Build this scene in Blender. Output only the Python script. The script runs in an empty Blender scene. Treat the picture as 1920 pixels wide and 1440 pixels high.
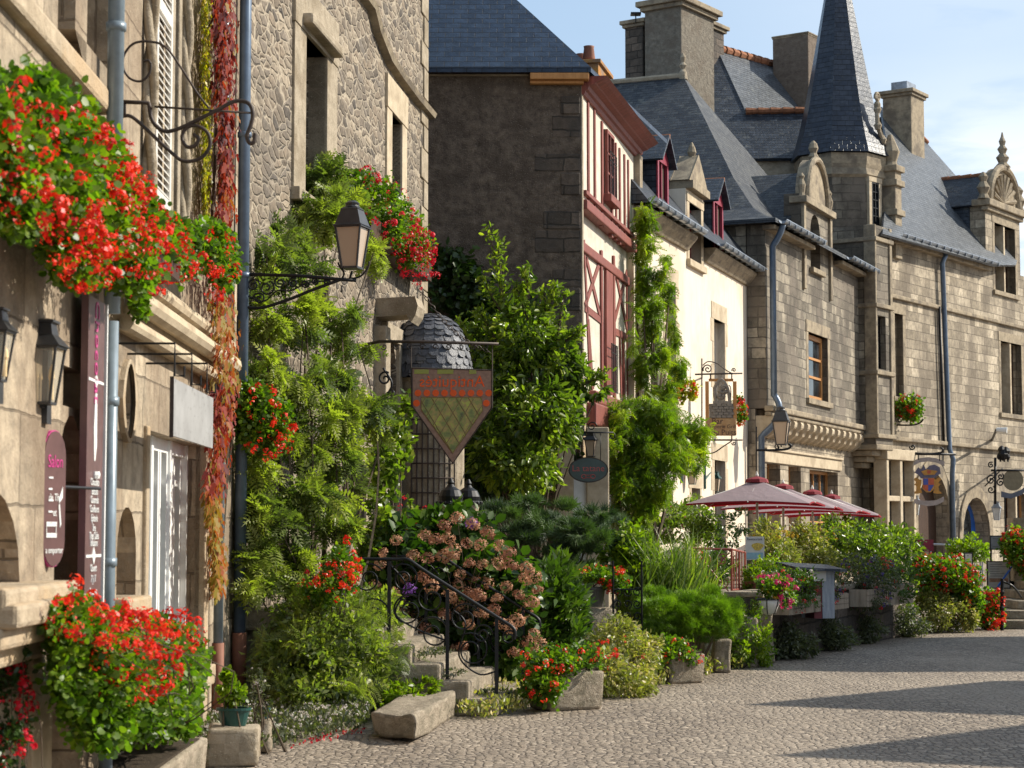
import bpy, math, random
import numpy as np
from mathutils import Vector, Matrix
from mathutils.geometry import tessellate_polygon
R = math.radians
random.seed(7)
rng = np.random.default_rng(11)
scene = bpy.context.scene

# ---------------------------------------------------------------- camera
FPX = 3733.0; CAMH = 1.7; PITCH = math.atan(280/FPX)
cam_d = bpy.data.cameras.new("camera"); cam = bpy.data.objects.new("camera", cam_d)
scene.collection.objects.link(cam); scene.camera = cam
cam.location = (0, 0, CAMH); cam.rotation_euler = (math.pi/2 + PITCH, 0, 0)
cam_d.sensor_width = 36; cam_d.lens = 36*FPX/1920; cam_d.clip_end = 2000
cam_d.dof.use_dof = True; cam_d.dof.focus_distance = 29.0; cam_d.dof.aperture_fstop = 5.6

# ---------------------------------------------------------------- light
SUN_AZ = 76.0; SUN_EL = 35.0      # azimuth from +Y towards +X
scene.world = bpy.data.worlds.new("World"); W = scene.world; W.use_nodes = True
sun_d = bpy.data.lights.new("sun", 'SUN'); sun_d.energy = 5.0; sun_d.angle = R(0.5); sun_d.color = (1, 0.93, 0.80)
sun = bpy.data.objects.new("sun", sun_d); scene.collection.objects.link(sun)
S = Vector((math.sin(R(SUN_AZ))*math.cos(R(SUN_EL)), math.cos(R(SUN_AZ))*math.cos(R(SUN_EL)), math.sin(R(SUN_EL))))
sun.rotation_euler = S.to_track_quat('Z', 'Y').to_euler(); sun.location = (30, 10, 40)
scene.view_settings.view_transform = 'Standard'; scene.view_settings.look = 'None'
scene.view_settings.exposure = 0.5; scene.view_settings.gamma = 1
SKY_STRENGTH = 0.09

# ---------------------------------------------------------------- node helpers
def nn(nt, typ, ins=None, **props):
    n = nt.nodes.new(typ)
    for k, v in props.items(): setattr(n, k, v)
    for k, v in (ins or {}).items():
        s = n.inputs[k]
        if isinstance(v, bpy.types.NodeSocket): nt.links.new(v, s)
        else: s.default_value = v
    return n
def c4(c): return (c[0], c[1], c[2], 1)
def ramp(nt, fac, stops, interp='LINEAR'):
    n = nn(nt, 'ShaderNodeValToRGB', {'Fac': fac}); cr = n.color_ramp; cr.interpolation = interp
    while len(cr.elements) > len(stops): cr.elements.remove(cr.elements[-1])
    while len(cr.elements) < len(stops): cr.elements.new(0.5)
    for e, (p, c) in zip(cr.elements, stops):
        e.position = p; e.color = c4(c) if not isinstance(c, (int, float)) else (c, c, c, 1)
    return n.outputs['Color']
def mix(nt, f, a, b, mode='MIX'):
    n = nt.nodes.new('ShaderNodeMix'); n.data_type = 'RGBA'; n.blend_type = mode
    for s, v in ((n.inputs[0], f), (n.inputs[6], a), (n.inputs[7], b)):
        if isinstance(v, bpy.types.NodeSocket): nt.links.new(v, s)
        else: s.default_value = v if isinstance(v, (int, float)) else c4(v)
    return n.outputs[2]
def math_n(nt, op, a, b=0.0):
    n = nt.nodes.new('ShaderNodeMath'); n.operation = op
    for i, v in enumerate((a, b)):
        if isinstance(v, bpy.types.NodeSocket): nt.links.new(v, n.inputs[i])
        else: n.inputs[i].default_value = v
    return n.outputs[0]
def noise(nt, vec, scale, detail=4, rough=.55, out='Fac'):
    return nn(nt, 'ShaderNodeTexNoise', {'Vector': vec, 'Scale': scale, 'Detail': detail, 'Roughness': rough}).outputs[out]
def mapping(nt, vec, scale=(1, 1, 1), loc=(0, 0, 0)):
    return nn(nt, 'ShaderNodeMapping', {'Vector': vec, 'Scale': scale, 'Location': loc}).outputs[0]
def new_mat(name):
    m = bpy.data.materials.new(name); m.use_nodes = True; nt = m.node_tree
    return m, nt, nt.nodes['Principled BSDF']
def bump(nt, bs, h, strength, dist):
    b = nn(nt, 'ShaderNodeBump', {'Strength': strength, 'Distance': dist, 'Height': h})
    nt.links.new(b.outputs[0], bs.inputs['Normal'])
def distort(nt, vec, scale, amt):
    n = noise(nt, vec, scale, 3, .6, 'Color')
    s = nn(nt, 'ShaderNodeVectorMath', {0: n, 1: (.5, .5, .5)}, operation='SUBTRACT').outputs[0]
    s2 = nn(nt, 'ShaderNodeVectorMath', {0: s}, operation='SCALE'); s2.inputs['Scale'].default_value = amt
    return nn(nt, 'ShaderNodeVectorMath', {0: vec, 1: s2.outputs[0]}, operation='ADD').outputs[0]

# sky: physical sky plus thin high cloud
nt = W.node_tree; nt.nodes.clear()
sky = nn(nt, 'ShaderNodeTexSky', sky_type='NISHITA', sun_disc=False, sun_elevation=R(SUN_EL), sun_rotation=R(SUN_AZ), altitude=60, air_density=1.0, dust_density=1.0, ozone_density=2.2)
tc = nn(nt, 'ShaderNodeTexCoord').outputs['Generated']
v1 = mapping(nt, tc, (2.0, 2.0, 10), (0.35, 0, .30))
cl = noise(nt, distort(nt, v1, 1.6, .55), 1.7, 9, .56)
sepz = nn(nt, 'ShaderNodeSeparateXYZ', {0: tc}).outputs
low = ramp(nt, sepz[2], [(0.0, 1.0), (0.165, 1.0), (0.21, .42), (0.235, .28), (.3, .33), (1, .25)])
rightside = ramp(nt, sepz[0], [(0.0, .15), (0.06, .25), (0.155, .75), (0.22, 1.0)])
cm = math_n(nt, 'MULTIPLY', ramp(nt, cl, [(0.34, 0.0), (0.50, .9), (.66, 1.0)]), math_n(nt, 'MULTIPLY', low, rightside))
skyc = mix(nt, 0.45, sky.outputs[0], (5.2, 7.2, 9.4))
skyc = mix(nt, cm, skyc, (9.8, 10.0, 10.2))
bg = nn(nt, 'ShaderNodeBackground', {'Color': skyc, 'Strength': SKY_STRENGTH})
nt.links.new(bg.outputs[0], nn(nt, 'ShaderNodeOutputWorld').inputs[0])

# ---------------------------------------------------------------- materials
def stone(name, c1, c2, mortar, bw=.45, bh=.24, dist=.04, ms=.012, bd=.03, stain=(.05, .045, .04), samt=.6, patch=None, blot=.9, rough=.9, big=.5):
    m, nt, bs = new_mat(name)
    uv = nn(nt, 'ShaderNodeUVMap').outputs[0]
    uvd = distort(nt, uv, 2.3, dist)
    br = nn(nt, 'ShaderNodeTexBrick', {'Vector': uvd, 'Color1': c4(c1), 'Color2': c4(c2), 'Mortar': c4(mortar), 'Scale': 1.0, 'Mortar Size': ms, 'Mortar Smooth': .35, 'Bias': 0.0, 'Brick Width': bw, 'Row Height': bh}, offset=.5, squash=.68, squash_frequency=3)
    # second brick field of another length breaks the regularity
    br2 = nn(nt, 'ShaderNodeTexBrick', {'Vector': uvd, 'Color1': (0.25, .25, .25, 1), 'Color2': (1, 1, 1, 1), 'Mortar': (.6, .6, .6, 1), 'Scale': 1.0, 'Mortar Size': 0.001, 'Bias': 0.0, 'Brick Width': bw*1.0, 'Row Height': bh}, offset=.5, squash=.68, squash_frequency=3)
    col = br.outputs['Color']
    n1 = noise(nt, uv, 7, 8, .65)
    col = mix(nt, .75, col, ramp(nt, n1, [(.3, .4), (.5, .95), (.7, 1.4)]), 'MULTIPLY')
    col = mix(nt, .45, col, br2.outputs['Color'], 'MULTIPLY')
    n2 = noise(nt, mapping(nt, uv, (blot, blot*.45, 1)), 1.0, 9, .62)
    sf = ramp(nt, n2, [(.42, 0.0), (.58, 1.0)])
    col = mix(nt, math_n(nt, 'MULTIPLY', sf, samt), col, stain)
    n3 = noise(nt, uv, 30, 4, .7)
    col = mix(nt, ramp(nt, n3, [(.62, 0.0), (.72, .5)]), col, tuple(min(1, x*1.5+.06) for x in c2))
    if patch: col = mix(nt, ramp(nt, noise(nt, uv, .9, 6, .6), [(.52, 0.0), (.6, .75)]), col, patch)
    nt.links.new(col, bs.inputs['Base Color']); bs.inputs['Roughness'].default_value = rough
    h = math_n(nt, 'ADD', math_n(nt, 'MULTIPLY', br.outputs['Fac'], -1.0), math_n(nt, 'ADD', math_n(nt, 'MULTIPLY', n1, big), math_n(nt, 'MULTIPLY', n3, .35)))
    bump(nt, bs, h, 1.0, bd)
    return m
def rubble(name, cols, mortar, sx=4.2, sy=8.5, bd=.05, edge=.04, stain=(.12, .10, .08)):
    m, nt, bs = new_mat(name)
    uv = nn(nt, 'ShaderNodeUVMap').outputs[0]
    uvd = distort(nt, distort(nt, uv, 1.0, .35), 6, .09)
    mp = mapping(nt, uvd, (sx, sy, 1))
    vc = nn(nt, 'ShaderNodeTexVoronoi', {'Vector': mp, 'Scale': 1.0, 'Randomness': .95}, feature='F1')
    ve = nn(nt, 'ShaderNodeTexVoronoi', {'Vector': mp, 'Scale': 1.0, 'Randomness': .95}, feature='DISTANCE_TO_EDGE').outputs['Distance']
    sp = nn(nt, 'ShaderNodeSeparateColor', {0: vc.outputs['Color']}).outputs[0]
    col = ramp(nt, sp, [(i/(len(cols)-1), c) for i, c in enumerate(cols)])
    n1 = noise(nt, uv, 14, 7, .65)
    col = mix(nt, .8, col, ramp(nt, n1, [(.3, .4), (.7, 1.5)]), 'MULTIPLY')
    mf = ramp(nt, math_n(nt, 'ADD', ve, math_n(nt, 'MULTIPLY', n1, .05)), [(edge, 1.0), (edge+.05, 0.0)])
    col = mix(nt, mf, col, mortar)
    n2 = noise(nt, uv, .8, 7, .6)
    col = mix(nt, ramp(nt, n2, [(.5, 0.0), (.7, .6)]), col, stain)
    nt.links.new(col, bs.inputs['Base Color']); bs.inputs['Roughness'].default_value = .92
    h = math_n(nt, 'ADD', ramp(nt, ve, [(0.0, 0.0), (edge+.03, .15), (edge+.14, 1.0)]), math_n(nt, 'MULTIPLY', n1, .6))
    bump(nt, bs, h, 1.0, bd)
    return m
def rough_mat(name, c1, c2, scale=6, bd=.01, rough=.9, spec=.3, speck=None, metallic=0.0, streak=False, c3=None):
    m, nt, bs = new_mat(name)
    vec = nn(nt, 'ShaderNodeUVMap').outputs[0]
    vv = mapping(nt, vec, (3, .4, 1)) if streak else vec
    n1 = noise(nt, vv, scale, 8, .65)
    col = ramp(nt, n1, [(.3, c1), (.7, c2)])
    if c3: col = mix(nt, ramp(nt, noise(nt, vec, scale*.3, 6, .6), [(.48, 0.0), (.62, .8)]), col, c3)
    if speck: col = mix(nt, ramp(nt, noise(nt, vec, scale*9, 2, .5), [(.66, 0.0), (.7, .8)]), col, speck)
    nt.links.new(col, bs.inputs['Base Color']); bs.inputs['Roughness'].default_value = rough
    bs.inputs['Specular IOR Level'].default_value = spec; bs.inputs['Metallic'].default_value = metallic
    n3 = noise(nt, vec, scale*5, 4, .7)
    bump(nt, bs, math_n(nt, 'ADD', n1, math_n(nt, 'MULTIPLY', n3, .6)), 1.0, bd)
    return m
def slate(name, c1=(.018, .023, .032), c2=(.04, .048, .062), bw=.2, bh=.115, lich=.3, rough=.42, lichc=(.25, .25, .22), bd=.028):
    m, nt, bs = new_mat(name)
    uv = nn(nt, 'ShaderNodeUVMap').outputs[0]
    uvd = distort(nt, uv, 4, .02)
    br = nn(nt, 'ShaderNodeTexBrick', {'Vector': uvd, 'Color1': c4(c1), 'Color2': c4(c2), 'Mortar': (.008, .009, .012, 1), 'Scale': 1.0, 'Mortar Size': .006, 'Mortar Smooth': .2, 'Bias': 0.0, 'Brick Width': bw, 'Row Height': bh}, offset=.5)
    n1 = noise(nt, uv, 5, 8, .7)
    col = mix(nt, .7, br.outputs['Color'], ramp(nt, n1, [(.32, .45), (.68, 1.7)]), 'MULTIPLY')
    n2 = noise(nt, uv, 2.7, 8, .75)
    col = mix(nt, math_n(nt, 'MULTIPLY', ramp(nt, n2, [(.56, 0.0), (.64, 1.0)]), lich), col, lichc)
    nt.links.new(col, bs.inputs['Base Color']); bs.inputs['Roughness'].default_value = rough; bs.inputs['Specular IOR Level'].default_value = .3
    sv = nn(nt, 'ShaderNodeSeparateXYZ', {0: uvd}).outputs[1]
    saw = math_n(nt, 'MULTIPLY', math_n(nt, 'FRACT', math_n(nt, 'DIVIDE', sv, bh)), -.7)
    bump(nt, bs, math_n(nt, 'ADD', math_n(nt, 'ADD', saw, math_n(nt, 'MULTIPLY', br.outputs['Fac'], -1.0)), math_n(nt, 'MULTIPLY', n1, .9)), 1.0, bd)
    return m
def plain(name, col, rough=.5, metallic=0.0, spec=.5, var=.15, scale=8, bd=0.0):
    m, nt, bs = new_mat(name)
    oc = nn(nt, 'ShaderNodeTexCoord').outputs['Object']
    n1 = noise(nt, oc, scale, 5, .6)
    c = mix(nt, 1.0, col, ramp(nt, n1, [(.3, 1-var*1.5), (.7, 1+var)]), 'MULTIPLY')
    nt.links.new(c, bs.inputs['Base Color']); bs.inputs['Roughness'].default_value = rough
    bs.inputs['Metallic'].default_value = metallic; bs.inputs['Specular IOR Level'].default_value = spec
    if bd: bump(nt, bs, n1, 1.0, bd)
    return m
def leaf(name, cols, trans=.35, rough=.42, tb=(1.6, 2.1, .5)):
    m, nt, bs = new_mat(name)
    at = nn(nt, 'ShaderNodeAttribute', attribute_name='tint').outputs['Fac']
    if cols[0][1] > cols[0][0]*1.1 and 'petal' not in name and 'glass' not in name: cols = [(r*(1.35+.5*i/len(cols)), g*(1.05+.35*i/len(cols)), b*1.15) for i, (r, g, b) in enumerate(cols)]
    col = ramp(nt, at, [(i/(len(cols)-1), c) for i, c in enumerate(cols)])
    nt.links.new(col, bs.inputs['Base Color']); bs.inputs['Roughness'].default_value = rough
    bs.inputs['Specular IOR Level'].default_value = .4
    tcol = mix(nt, 1.0, col, tb, 'MULTIPLY')
    tr = nn(nt, 'ShaderNodeBsdfTranslucent', {'Color': tcol})
    mx = nn(nt, 'ShaderNodeMixShader', {0: trans, 1: bs.outputs[0], 2: tr.outputs[0]})
    nt.links.new(mx.outputs[0], nt.nodes['Material Output'].inputs[0])
    return m
def glass(name, tint=(.02, .025, .03), rough=.06):
    m, nt, bs = new_mat(name)
    oc = nn(nt, 'ShaderNodeTexCoord').outputs['Object']
    nt.links.new(ramp(nt, noise(nt, oc, 2, 3), [(.4, tuple(x*.5 for x in tint)), (.6, tuple(x*1.6 for x in tint))]), bs.inputs['Base Color'])
    bs.inputs['Roughness'].default_value = rough; bs.inputs['Specular IOR Level'].default_value = .9
    bump(nt, bs, noise(nt, oc, 3, 2), .12, .004)
    return m

M = {}
M['ashlarA'] = stone('ashlar beige', (.33, .26, .18), (.45, .365, .26), (.20, .155, .105), bw=.95, bh=.46, dist=.06, ms=.008, bd=.03, stain=(.17, .115, .07), samt=.6, blot=1.6)
M['stoneA'] = rough_mat('dressed stone', (.28, .22, .15), (.47, .38, .27), 5, .02, c3=(.42, .30, .18))
M['rubble'] = rubble('rubble masonry', [(.075, .058, .042), (.22, .17, .12), (.12, .095, .07), (.31, .25, .18), (.06, .048, .038), (.19, .145, .10), (.15, .125, .10)], (.37, .31, .23), sx=3.4, sy=9.6, bd=.02, edge=.03)
M['stoneB'] = rough_mat('weathered granite', (.22, .18, .125), (.42, .35, .26), 5, .02, speck=(.52, .46, .36), c3=(.2, .155, .10))
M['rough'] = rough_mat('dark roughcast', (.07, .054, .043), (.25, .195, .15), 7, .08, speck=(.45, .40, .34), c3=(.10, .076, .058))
M['quoin'] = stone('dark quoins', (.10, .078, .06), (.16, .12, .09), (.05, .04, .03), bw=.55, bh=.22, dist=.12, ms=.014, bd=.05)
M['cream'] = rough_mat('cream plaster', (.64, .545, .43), (.74, .645, .525), 2.2, .006, streak=True, c3=(.56, .46, .35))
M['infill'] = rough_mat('lime infill', (.46, .405, .33), (.63, .57, .475), 4, .006)
M['redwood'] = rough_mat('red painted timber', (.13, .036, .028), (.28, .085, .065), 7, .006, rough=.6, streak=True)
M['crimson'] = plain('crimson paint', (.24, .018, .04), .45)
M['graniteE'] = stone('grey granite courses', (.175, .147, .108), (.35, .30, .225), (.12, .10, .077), bw=.52, bh=.24, dist=.09, ms=.013, bd=.03, stain=(.075, .06, .045), samt=.85, patch=(.16, .13, .10))
M['graniteG'] = stone('golden granite courses', (.32, .26, .18), (.49, .41, .30), (.19, .155, .11), bw=.55, bh=.27, dist=.03, ms=.010, bd=.018, stain=(.11, .085, .06), samt=.7)
M['trim'] = rough_mat('trim stone', (.20, .16, .11), (.38, .31, .215), 6, .016, c3=(.13, .105, .08))
M['trimlight'] = rough_mat('light trim stone', (.40, .32, .22), (.54, .45, .32), 6, .01, c3=(.32, .25, .17))
M['slate'] = slate('blue slate')
M['slateC'] = slate('new blue slate', (.014, .026, .05), (.024, .04, .07), .24, .13, .02, bd=.014)
M['slateE'] = slate('old mossy slate', (.02, .024, .032), (.055, .058, .062), .2, .11, .6, .55, (.15, .145, .12))
M['slateG'] = slate('grey slate', (.06, .068, .078), (.10, .108, .118), .2, .11, .25, .42)
M['ridge'] = rough_mat('terracotta ridge tile', (.17, .07, .035), (.36, .155, .08), 5, .02)
M['zinc'] = plain('zinc', (.30, .33, .37), .35, .7, var=.25)
M['zincblue'] = plain('painted grey blue pipe', (.10, .14, .20), .38, .3)
M['pipegrey'] = plain('grey pipe', (.20, .25, .29), .35, .2)
M['terracotta'] = plain('terracotta', (.21, .08, .045), .75, bd=.004)
M['iron'] = plain('wrought iron', (.012, .012, .013), .45, .5, var=.3)
M['rust'] = plain('brown iron', (.055, .038, .03), .6, .3, var=.4)
M['white'] = plain('white paint', (.72, .72, .70), .45, var=.06)
M['offwhite'] = plain('off white paint', (.60, .57, .52), .5, var=.08)
M['glass'] = glass('dark window glass')
M['glassgreen'] = glass('window glass', (.03, .045, .025))
M['wood'] = rough_mat('orange pine wood', (.36, .16, .05), (.52, .26, .09), 6, .004, rough=.55, streak=True)
M['darkwood'] = rough_mat('dark wood', (.03, .016, .01), (.07, .035, .02), 6, .008, rough=.6, streak=True)
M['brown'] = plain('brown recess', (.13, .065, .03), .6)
M['greywood'] = rough_mat('weathered boards', (.22, .17, .12), (.40, .32, .24), 6, .01, streak=True)
M['blue'] = plain('blue paint', (.01, .10, .42), .4)
M['purple'] = plain('aubergine panel', (.125, .065, .062), .4)
M['pink'] = plain('pink paint', (.55, .06, .24), .4)
M['slateboard'] = rough_mat('grey blank board', (.24, .235, .23), (.36, .355, .35), 3, .002, rough=.5, c3=(.20, .19, .18), speck=(.12, .11, .10))
M['granite'] = rough_mat('granite block', (.20, .16, .115), (.43, .36, .27), 7, .04, speck=(.55, .50, .42), c3=(.17, .145, .10))
M['soil'] = rough_mat('soil', (.03, .02, .012), (.07, .05, .03), 10, .03)

# cobbles
m, nt, bs = new_mat('cobblestones'); M['cobble'] = m
uv = nn(nt, 'ShaderNodeUVMap').outputs[0]
uvd = distort(nt, distort(nt, uv, 1.1, .22), 9, .035)
vo = nn(nt, 'ShaderNodeTexVoronoi', {'Vector': mapping(nt, uvd, (14, 12, 1)), 'Scale': 1.0, 'Randomness': .62}, feature='DISTANCE_TO_EDGE').outputs[0]
vf = nn(nt, 'ShaderNodeTexVoronoi', {'Vector': mapping(nt, uvd, (14, 12, 1)), 'Scale': 1.0, 'Randomness': .62}, feature='F1')
sc = nn(nt, 'ShaderNodeSeparateColor', {0: vf.outputs['Color']}).outputs[0]
col = ramp(nt, sc, [(0, (.15, .115, .085)), (.3, (.31, .245, .18)), (.7, (.25, .20, .15)), (1, (.43, .35, .265))])
nf = noise(nt, uv, 26, 6, .7)
col = mix(nt, .6, col, ramp(nt, nf, [(.3, .6), (.7, 1.3)]), 'MULTIPLY')
col = mix(nt, ramp(nt, vo, [(.03, 1.0), (.14, 0.0)]), col, (.115, .09, .068))
nl = noise(nt, uv, .6, 6, .6)
col = mix(nt, ramp(nt, nl, [(.45, 0.0), (.68, .35)]), col, (.18, .14, .105))
col = mix(nt, ramp(nt, noise(nt, mapping(nt, uv, (.5, .16, 1)), 1.3, 5, .6), [(.45, 0.0), (.62, .4)]), col, (.38, .31, .235))
nt.links.new(col, bs.inputs['Base Color']); bs.inputs['Roughness'].default_value = .72
hh = math_n(nt, 'ADD', ramp(nt, vo, [(0, 0.0), (.1, .6), (.35, 1.0)]), math_n(nt, 'MULTIPLY', nf, .45))
hh = math_n(nt, 'ADD', hh, math_n(nt, 'MULTIPLY', sc, .45))
bump(nt, bs, hh, 1.0, .019)

# leaves
M['lf_ger'] = leaf('geranium leaf', [(.020, .055, .006), (.045, .11, .010), (.08, .165, .014), (.13, .20, .016)], .42)
M['fl_red'] = leaf('scarlet petal', [(.50, .008, .004), (.72, .02, .008), (.85, .06, .015)], .3, tb=(1.3, 1.2, 1.0))
M['fl_crim'] = leaf('crimson petal', [(.38, .003, .012), (.60, .008, .025), (.72, .015, .04)], .3, tb=(1.3, 1.1, 1.1))
M['lf_feather'] = leaf('feathery leaf', [(.045, .080, .028), (.085, .135, .045), (.14, .20, .05), (.20, .27, .055)], .42)
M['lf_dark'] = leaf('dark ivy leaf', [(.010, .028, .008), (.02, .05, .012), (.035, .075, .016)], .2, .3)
M['lf_tree'] = leaf('glossy leaf', [(.02, .045, .009), (.048, .092, .016), (.095, .16, .024), (.17, .24, .035)], .46, .3)
M['lf_wist'] = leaf('wisteria leaf', [(.035, .075, .008), (.07, .14, .010), (.12, .20, .012), (.18, .25, .02)], .45)
M['lf_hyd'] = leaf('hydrangea leaf', [(.015, .045, .008), (.03, .075, .012), (.06, .12, .016)], .3)
M['fl_hyd'] = leaf('faded hydrangea floret', [(.28, .12, .07), (.42, .20, .115), (.54, .31, .18)], .25, .7, tb=(1.1, 1.0, 1.0))
M['fl_viol'] = leaf('violet floret', [(.16, .05, .28), (.26, .09, .42)], .3, tb=(1, 1, 1))
M['lf_jun'] = leaf('juniper needle', [(.02, .045, .022), (.038, .080, .035), (.06, .12, .045)], .22, .6)
M['lf_cush'] = leaf('bright conifer needle', [(.035, .085, .008), (.07, .15, .012), (.12, .22, .02)], .4, .5)
M['lf_grass'] = leaf('long grass blade', [(.05, .10, .015), (.09, .16, .03), (.16, .22, .06)], .4)
M['lf_var'] = leaf('variegated leaf', [(.08, .12, .03), (.16, .20, .06), (.32, .32, .14)], .3)
M['lf_red'] = leaf('autumn creeper leaf', [(.07, .010, .012), (.17, .015, .012), (.28, .04, .014), (.30, .12, .02), (.22, .17, .02)], .35, .65, tb=(1.5, 1.2, .8))
M['lf_yel'] = leaf('yellow green creeper', [(.10, .14, .010), (.20, .24, .015), (.32, .30, .02)], .4)
M['lf_ole'] = leaf('lance leaf', [(.02, .05, .010), (.04, .09, .016), (.07, .13, .02)], .3, .35)
M['lf_grey'] = leaf('grey green leaf', [(.03, .05, .03), (.06, .085, .045), (.10, .13, .07)], .25)
M['fl_white'] = leaf('white daisy', [(.62, .55, .50), (.75, .66, .60)], .2, tb=(1, 1, 1))
M['fl_yellow'] = leaf('yellow petal', [(.55, .32, .01), (.70, .45, .02)], .3, tb=(1, 1, 1))
M['fl_pink'] = leaf('pink petal', [(.55, .02, .12), (.62, .05, .2)], .3, tb=(1.2, 1, 1))
M['fl_purple'] = leaf('purple petal', [(.06, .03, .2), (.14, .07, .35)], .3, tb=(1, 1, 1))
M['fl_coral'] = leaf('coral petal', [(.62, .03, .02), (.75, .09, .05)], .3, tb=(1.2, 1, 1))
M['bark'] = rough_mat('bark', (.05, .035, .022), (.12, .09, .06), 12, .01)

# ---------------------------------------------------------------- mesh builder
ALL = []
class MB:
    def __init__(s): s.v = []; s.f = []
    def add(s, vs, fs):
        b = len(s.v); s.v += [tuple(x) for x in vs]; s.f += [tuple(b+i for i in f) for f in fs]; return s
    def hexa(s, p):  # 8 points: bottom 4, top 4
        return s.add(p, [(3, 2, 1, 0), (4, 5, 6, 7), (0, 1, 5, 4), (1, 2, 6, 5), (2, 3, 7, 6), (3, 0, 4, 7)])
    def box(s, a, b):
        (x0, y0, z0), (x1, y1, z1) = a, b
        return s.hexa([(x0, y0, z0), (x1, y0, z0), (x1, y1, z0), (x0, y1, z0), (x0, y0, z1), (x1, y0, z1), (x1, y1, z1), (x0, y1, z1)])
    def fbox(s, F, s0, s1, z0, z1, o0, o1):
        p = F.p
        return s.hexa([p(s0, z0, o1), p(s1, z0, o1), p(s1, z0, o0), p(s0, z0, o0), p(s0, z1, o1), p(s1, z1, o1), p(s1, z1, o0), p(s0, z1, o0)])
    def prism(s, F, poly, o0, o1):   # outline (s,z) in a frame between two offsets
        n = len(poly)
        a = [F.p(x, z, o1) for x, z in poly]; b = [F.p(x, z, o0) for x, z in poly]
        tris = tessellate_polygon([[Vector((x, z, 0)) for x, z in poly]])
        fs = [tuple(t) for t in tris] + [tuple(n+i for i in reversed(t)) for t in tris]
        fs += [(i, (i+1) % n, n+(i+1) % n, n+i) for i in range(n)]
        return s.add(a+b, fs)
    def slab(s, pts, thick, nrm):
        n = len(pts); nrm = Vector(nrm).normalized()
        a = [Vector(p) for p in pts]; b = [p-nrm*thick for p in a]
        return s.add(a+b, [tuple(range(n)), tuple(reversed(range(n, 2*n)))] + [(i, n+i, n+(i+1) % n, (i+1) % n) for i in range(n)])
    def tube(s, pts, r, n=6, r1=None, closed=False):
        pts = [Vector(p) for p in pts]; m = len(pts); ring = []
        up = Vector((0.13, .21, 1)).normalized(); prev = None
        for i, p in enumerate(pts):
            t = (pts[min(i+1, m-1)] - pts[max(i-1, 0)])
            t = t.normalized() if t.length > 1e-9 else Vector((0, 0, 1))
            a = prev - t*prev.dot(t) if prev is not None else t.cross(up if abs(t.dot(up)) < .95 else Vector((1, 0, 0)))
            a.normalize(); prev = a; b = t.cross(a)
            rr = r if r1 is None else r + (r1-r)*i/(m-1)
            ring.append([p + (a*math.cos(2*math.pi*k/n) + b*math.sin(2*math.pi*k/n))*rr for k in range(n)])
        vs = [q for rg in ring for q in rg]; fs = []
        for i in range(m-1):
            for k in range(n):
                fs.append((i*n+k, i*n+(k+1) % n, (i+1)*n+(k+1) % n, (i+1)*n+k))
        fs += [tuple(range(n-1, -1, -1)), tuple((m-1)*n+k for k in range(n))]
        return s.add(vs, fs)
    def lathe(s, c, prof, n=16, a0=0, sx=1, sy=1, rot=0):   # prof: (r, z)
        c = Vector(c); vs = []; fs = []
        for r, z in prof:
            for k in range(n):
                a = a0 + 2*math.pi*k/n; x, y = r*math.cos(a)*sx, r*math.sin(a)*sy
                vs.append(c + Vector((x*math.cos(rot)-y*math.sin(rot), x*math.sin(rot)+y*math.cos(rot), z)))
        for i in range(len(prof)-1):
            for k in range(n):
                fs.append((i*n+k, i*n+(k+1) % n, (i+1)*n+(k+1) % n, (i+1)*n+k))
        fs += [tuple(range(n-1, -1, -1)), tuple((len(prof)-1)*n+k for k in range(n))]
        return s.add(vs, fs)
    def build(s, name, mat, parent=None, base=None, smooth=False, bevel=0, label=None):
        me = bpy.data.meshes.new(name)
        root = parent; off = Vector((0, 0, 0))
        if parent is not None:
            off = parent_origin(parent)
        elif base is not None: off = Vector(base)
        elif s.v:
            arr = np.array(s.v); off = Vector((float(arr[:, 0].mean()), float(arr[:, 1].mean()), float(arr[:, 2].min())))
        me.from_pydata([(x-off[0], y-off[1], z-off[2]) for x, y, z in s.v], [], s.f)
        me.validate()
        finish(me, mat, off, smooth)
        return link(name, me, parent, off, bevel, label)
ORIG = {}
def parent_origin(o): return Vector(ORIG[o.name])
def link(name, me, parent, off, bevel=0, label=None):
    o = bpy.data.objects.new(name, me); scene.collection.objects.link(o)
    if parent is None: o.location = off
    else: o.parent = parent
    ORIG[o.name] = tuple(off); ALL.append(o)
    if bevel:
        b = o.modifiers.new('bevel', 'BEVEL'); b.width = bevel; b.segments = 2; b.limit_method = 'ANGLE'; b.angle_limit = R(35)
    if label: o['label'] = label
    return o
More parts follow.
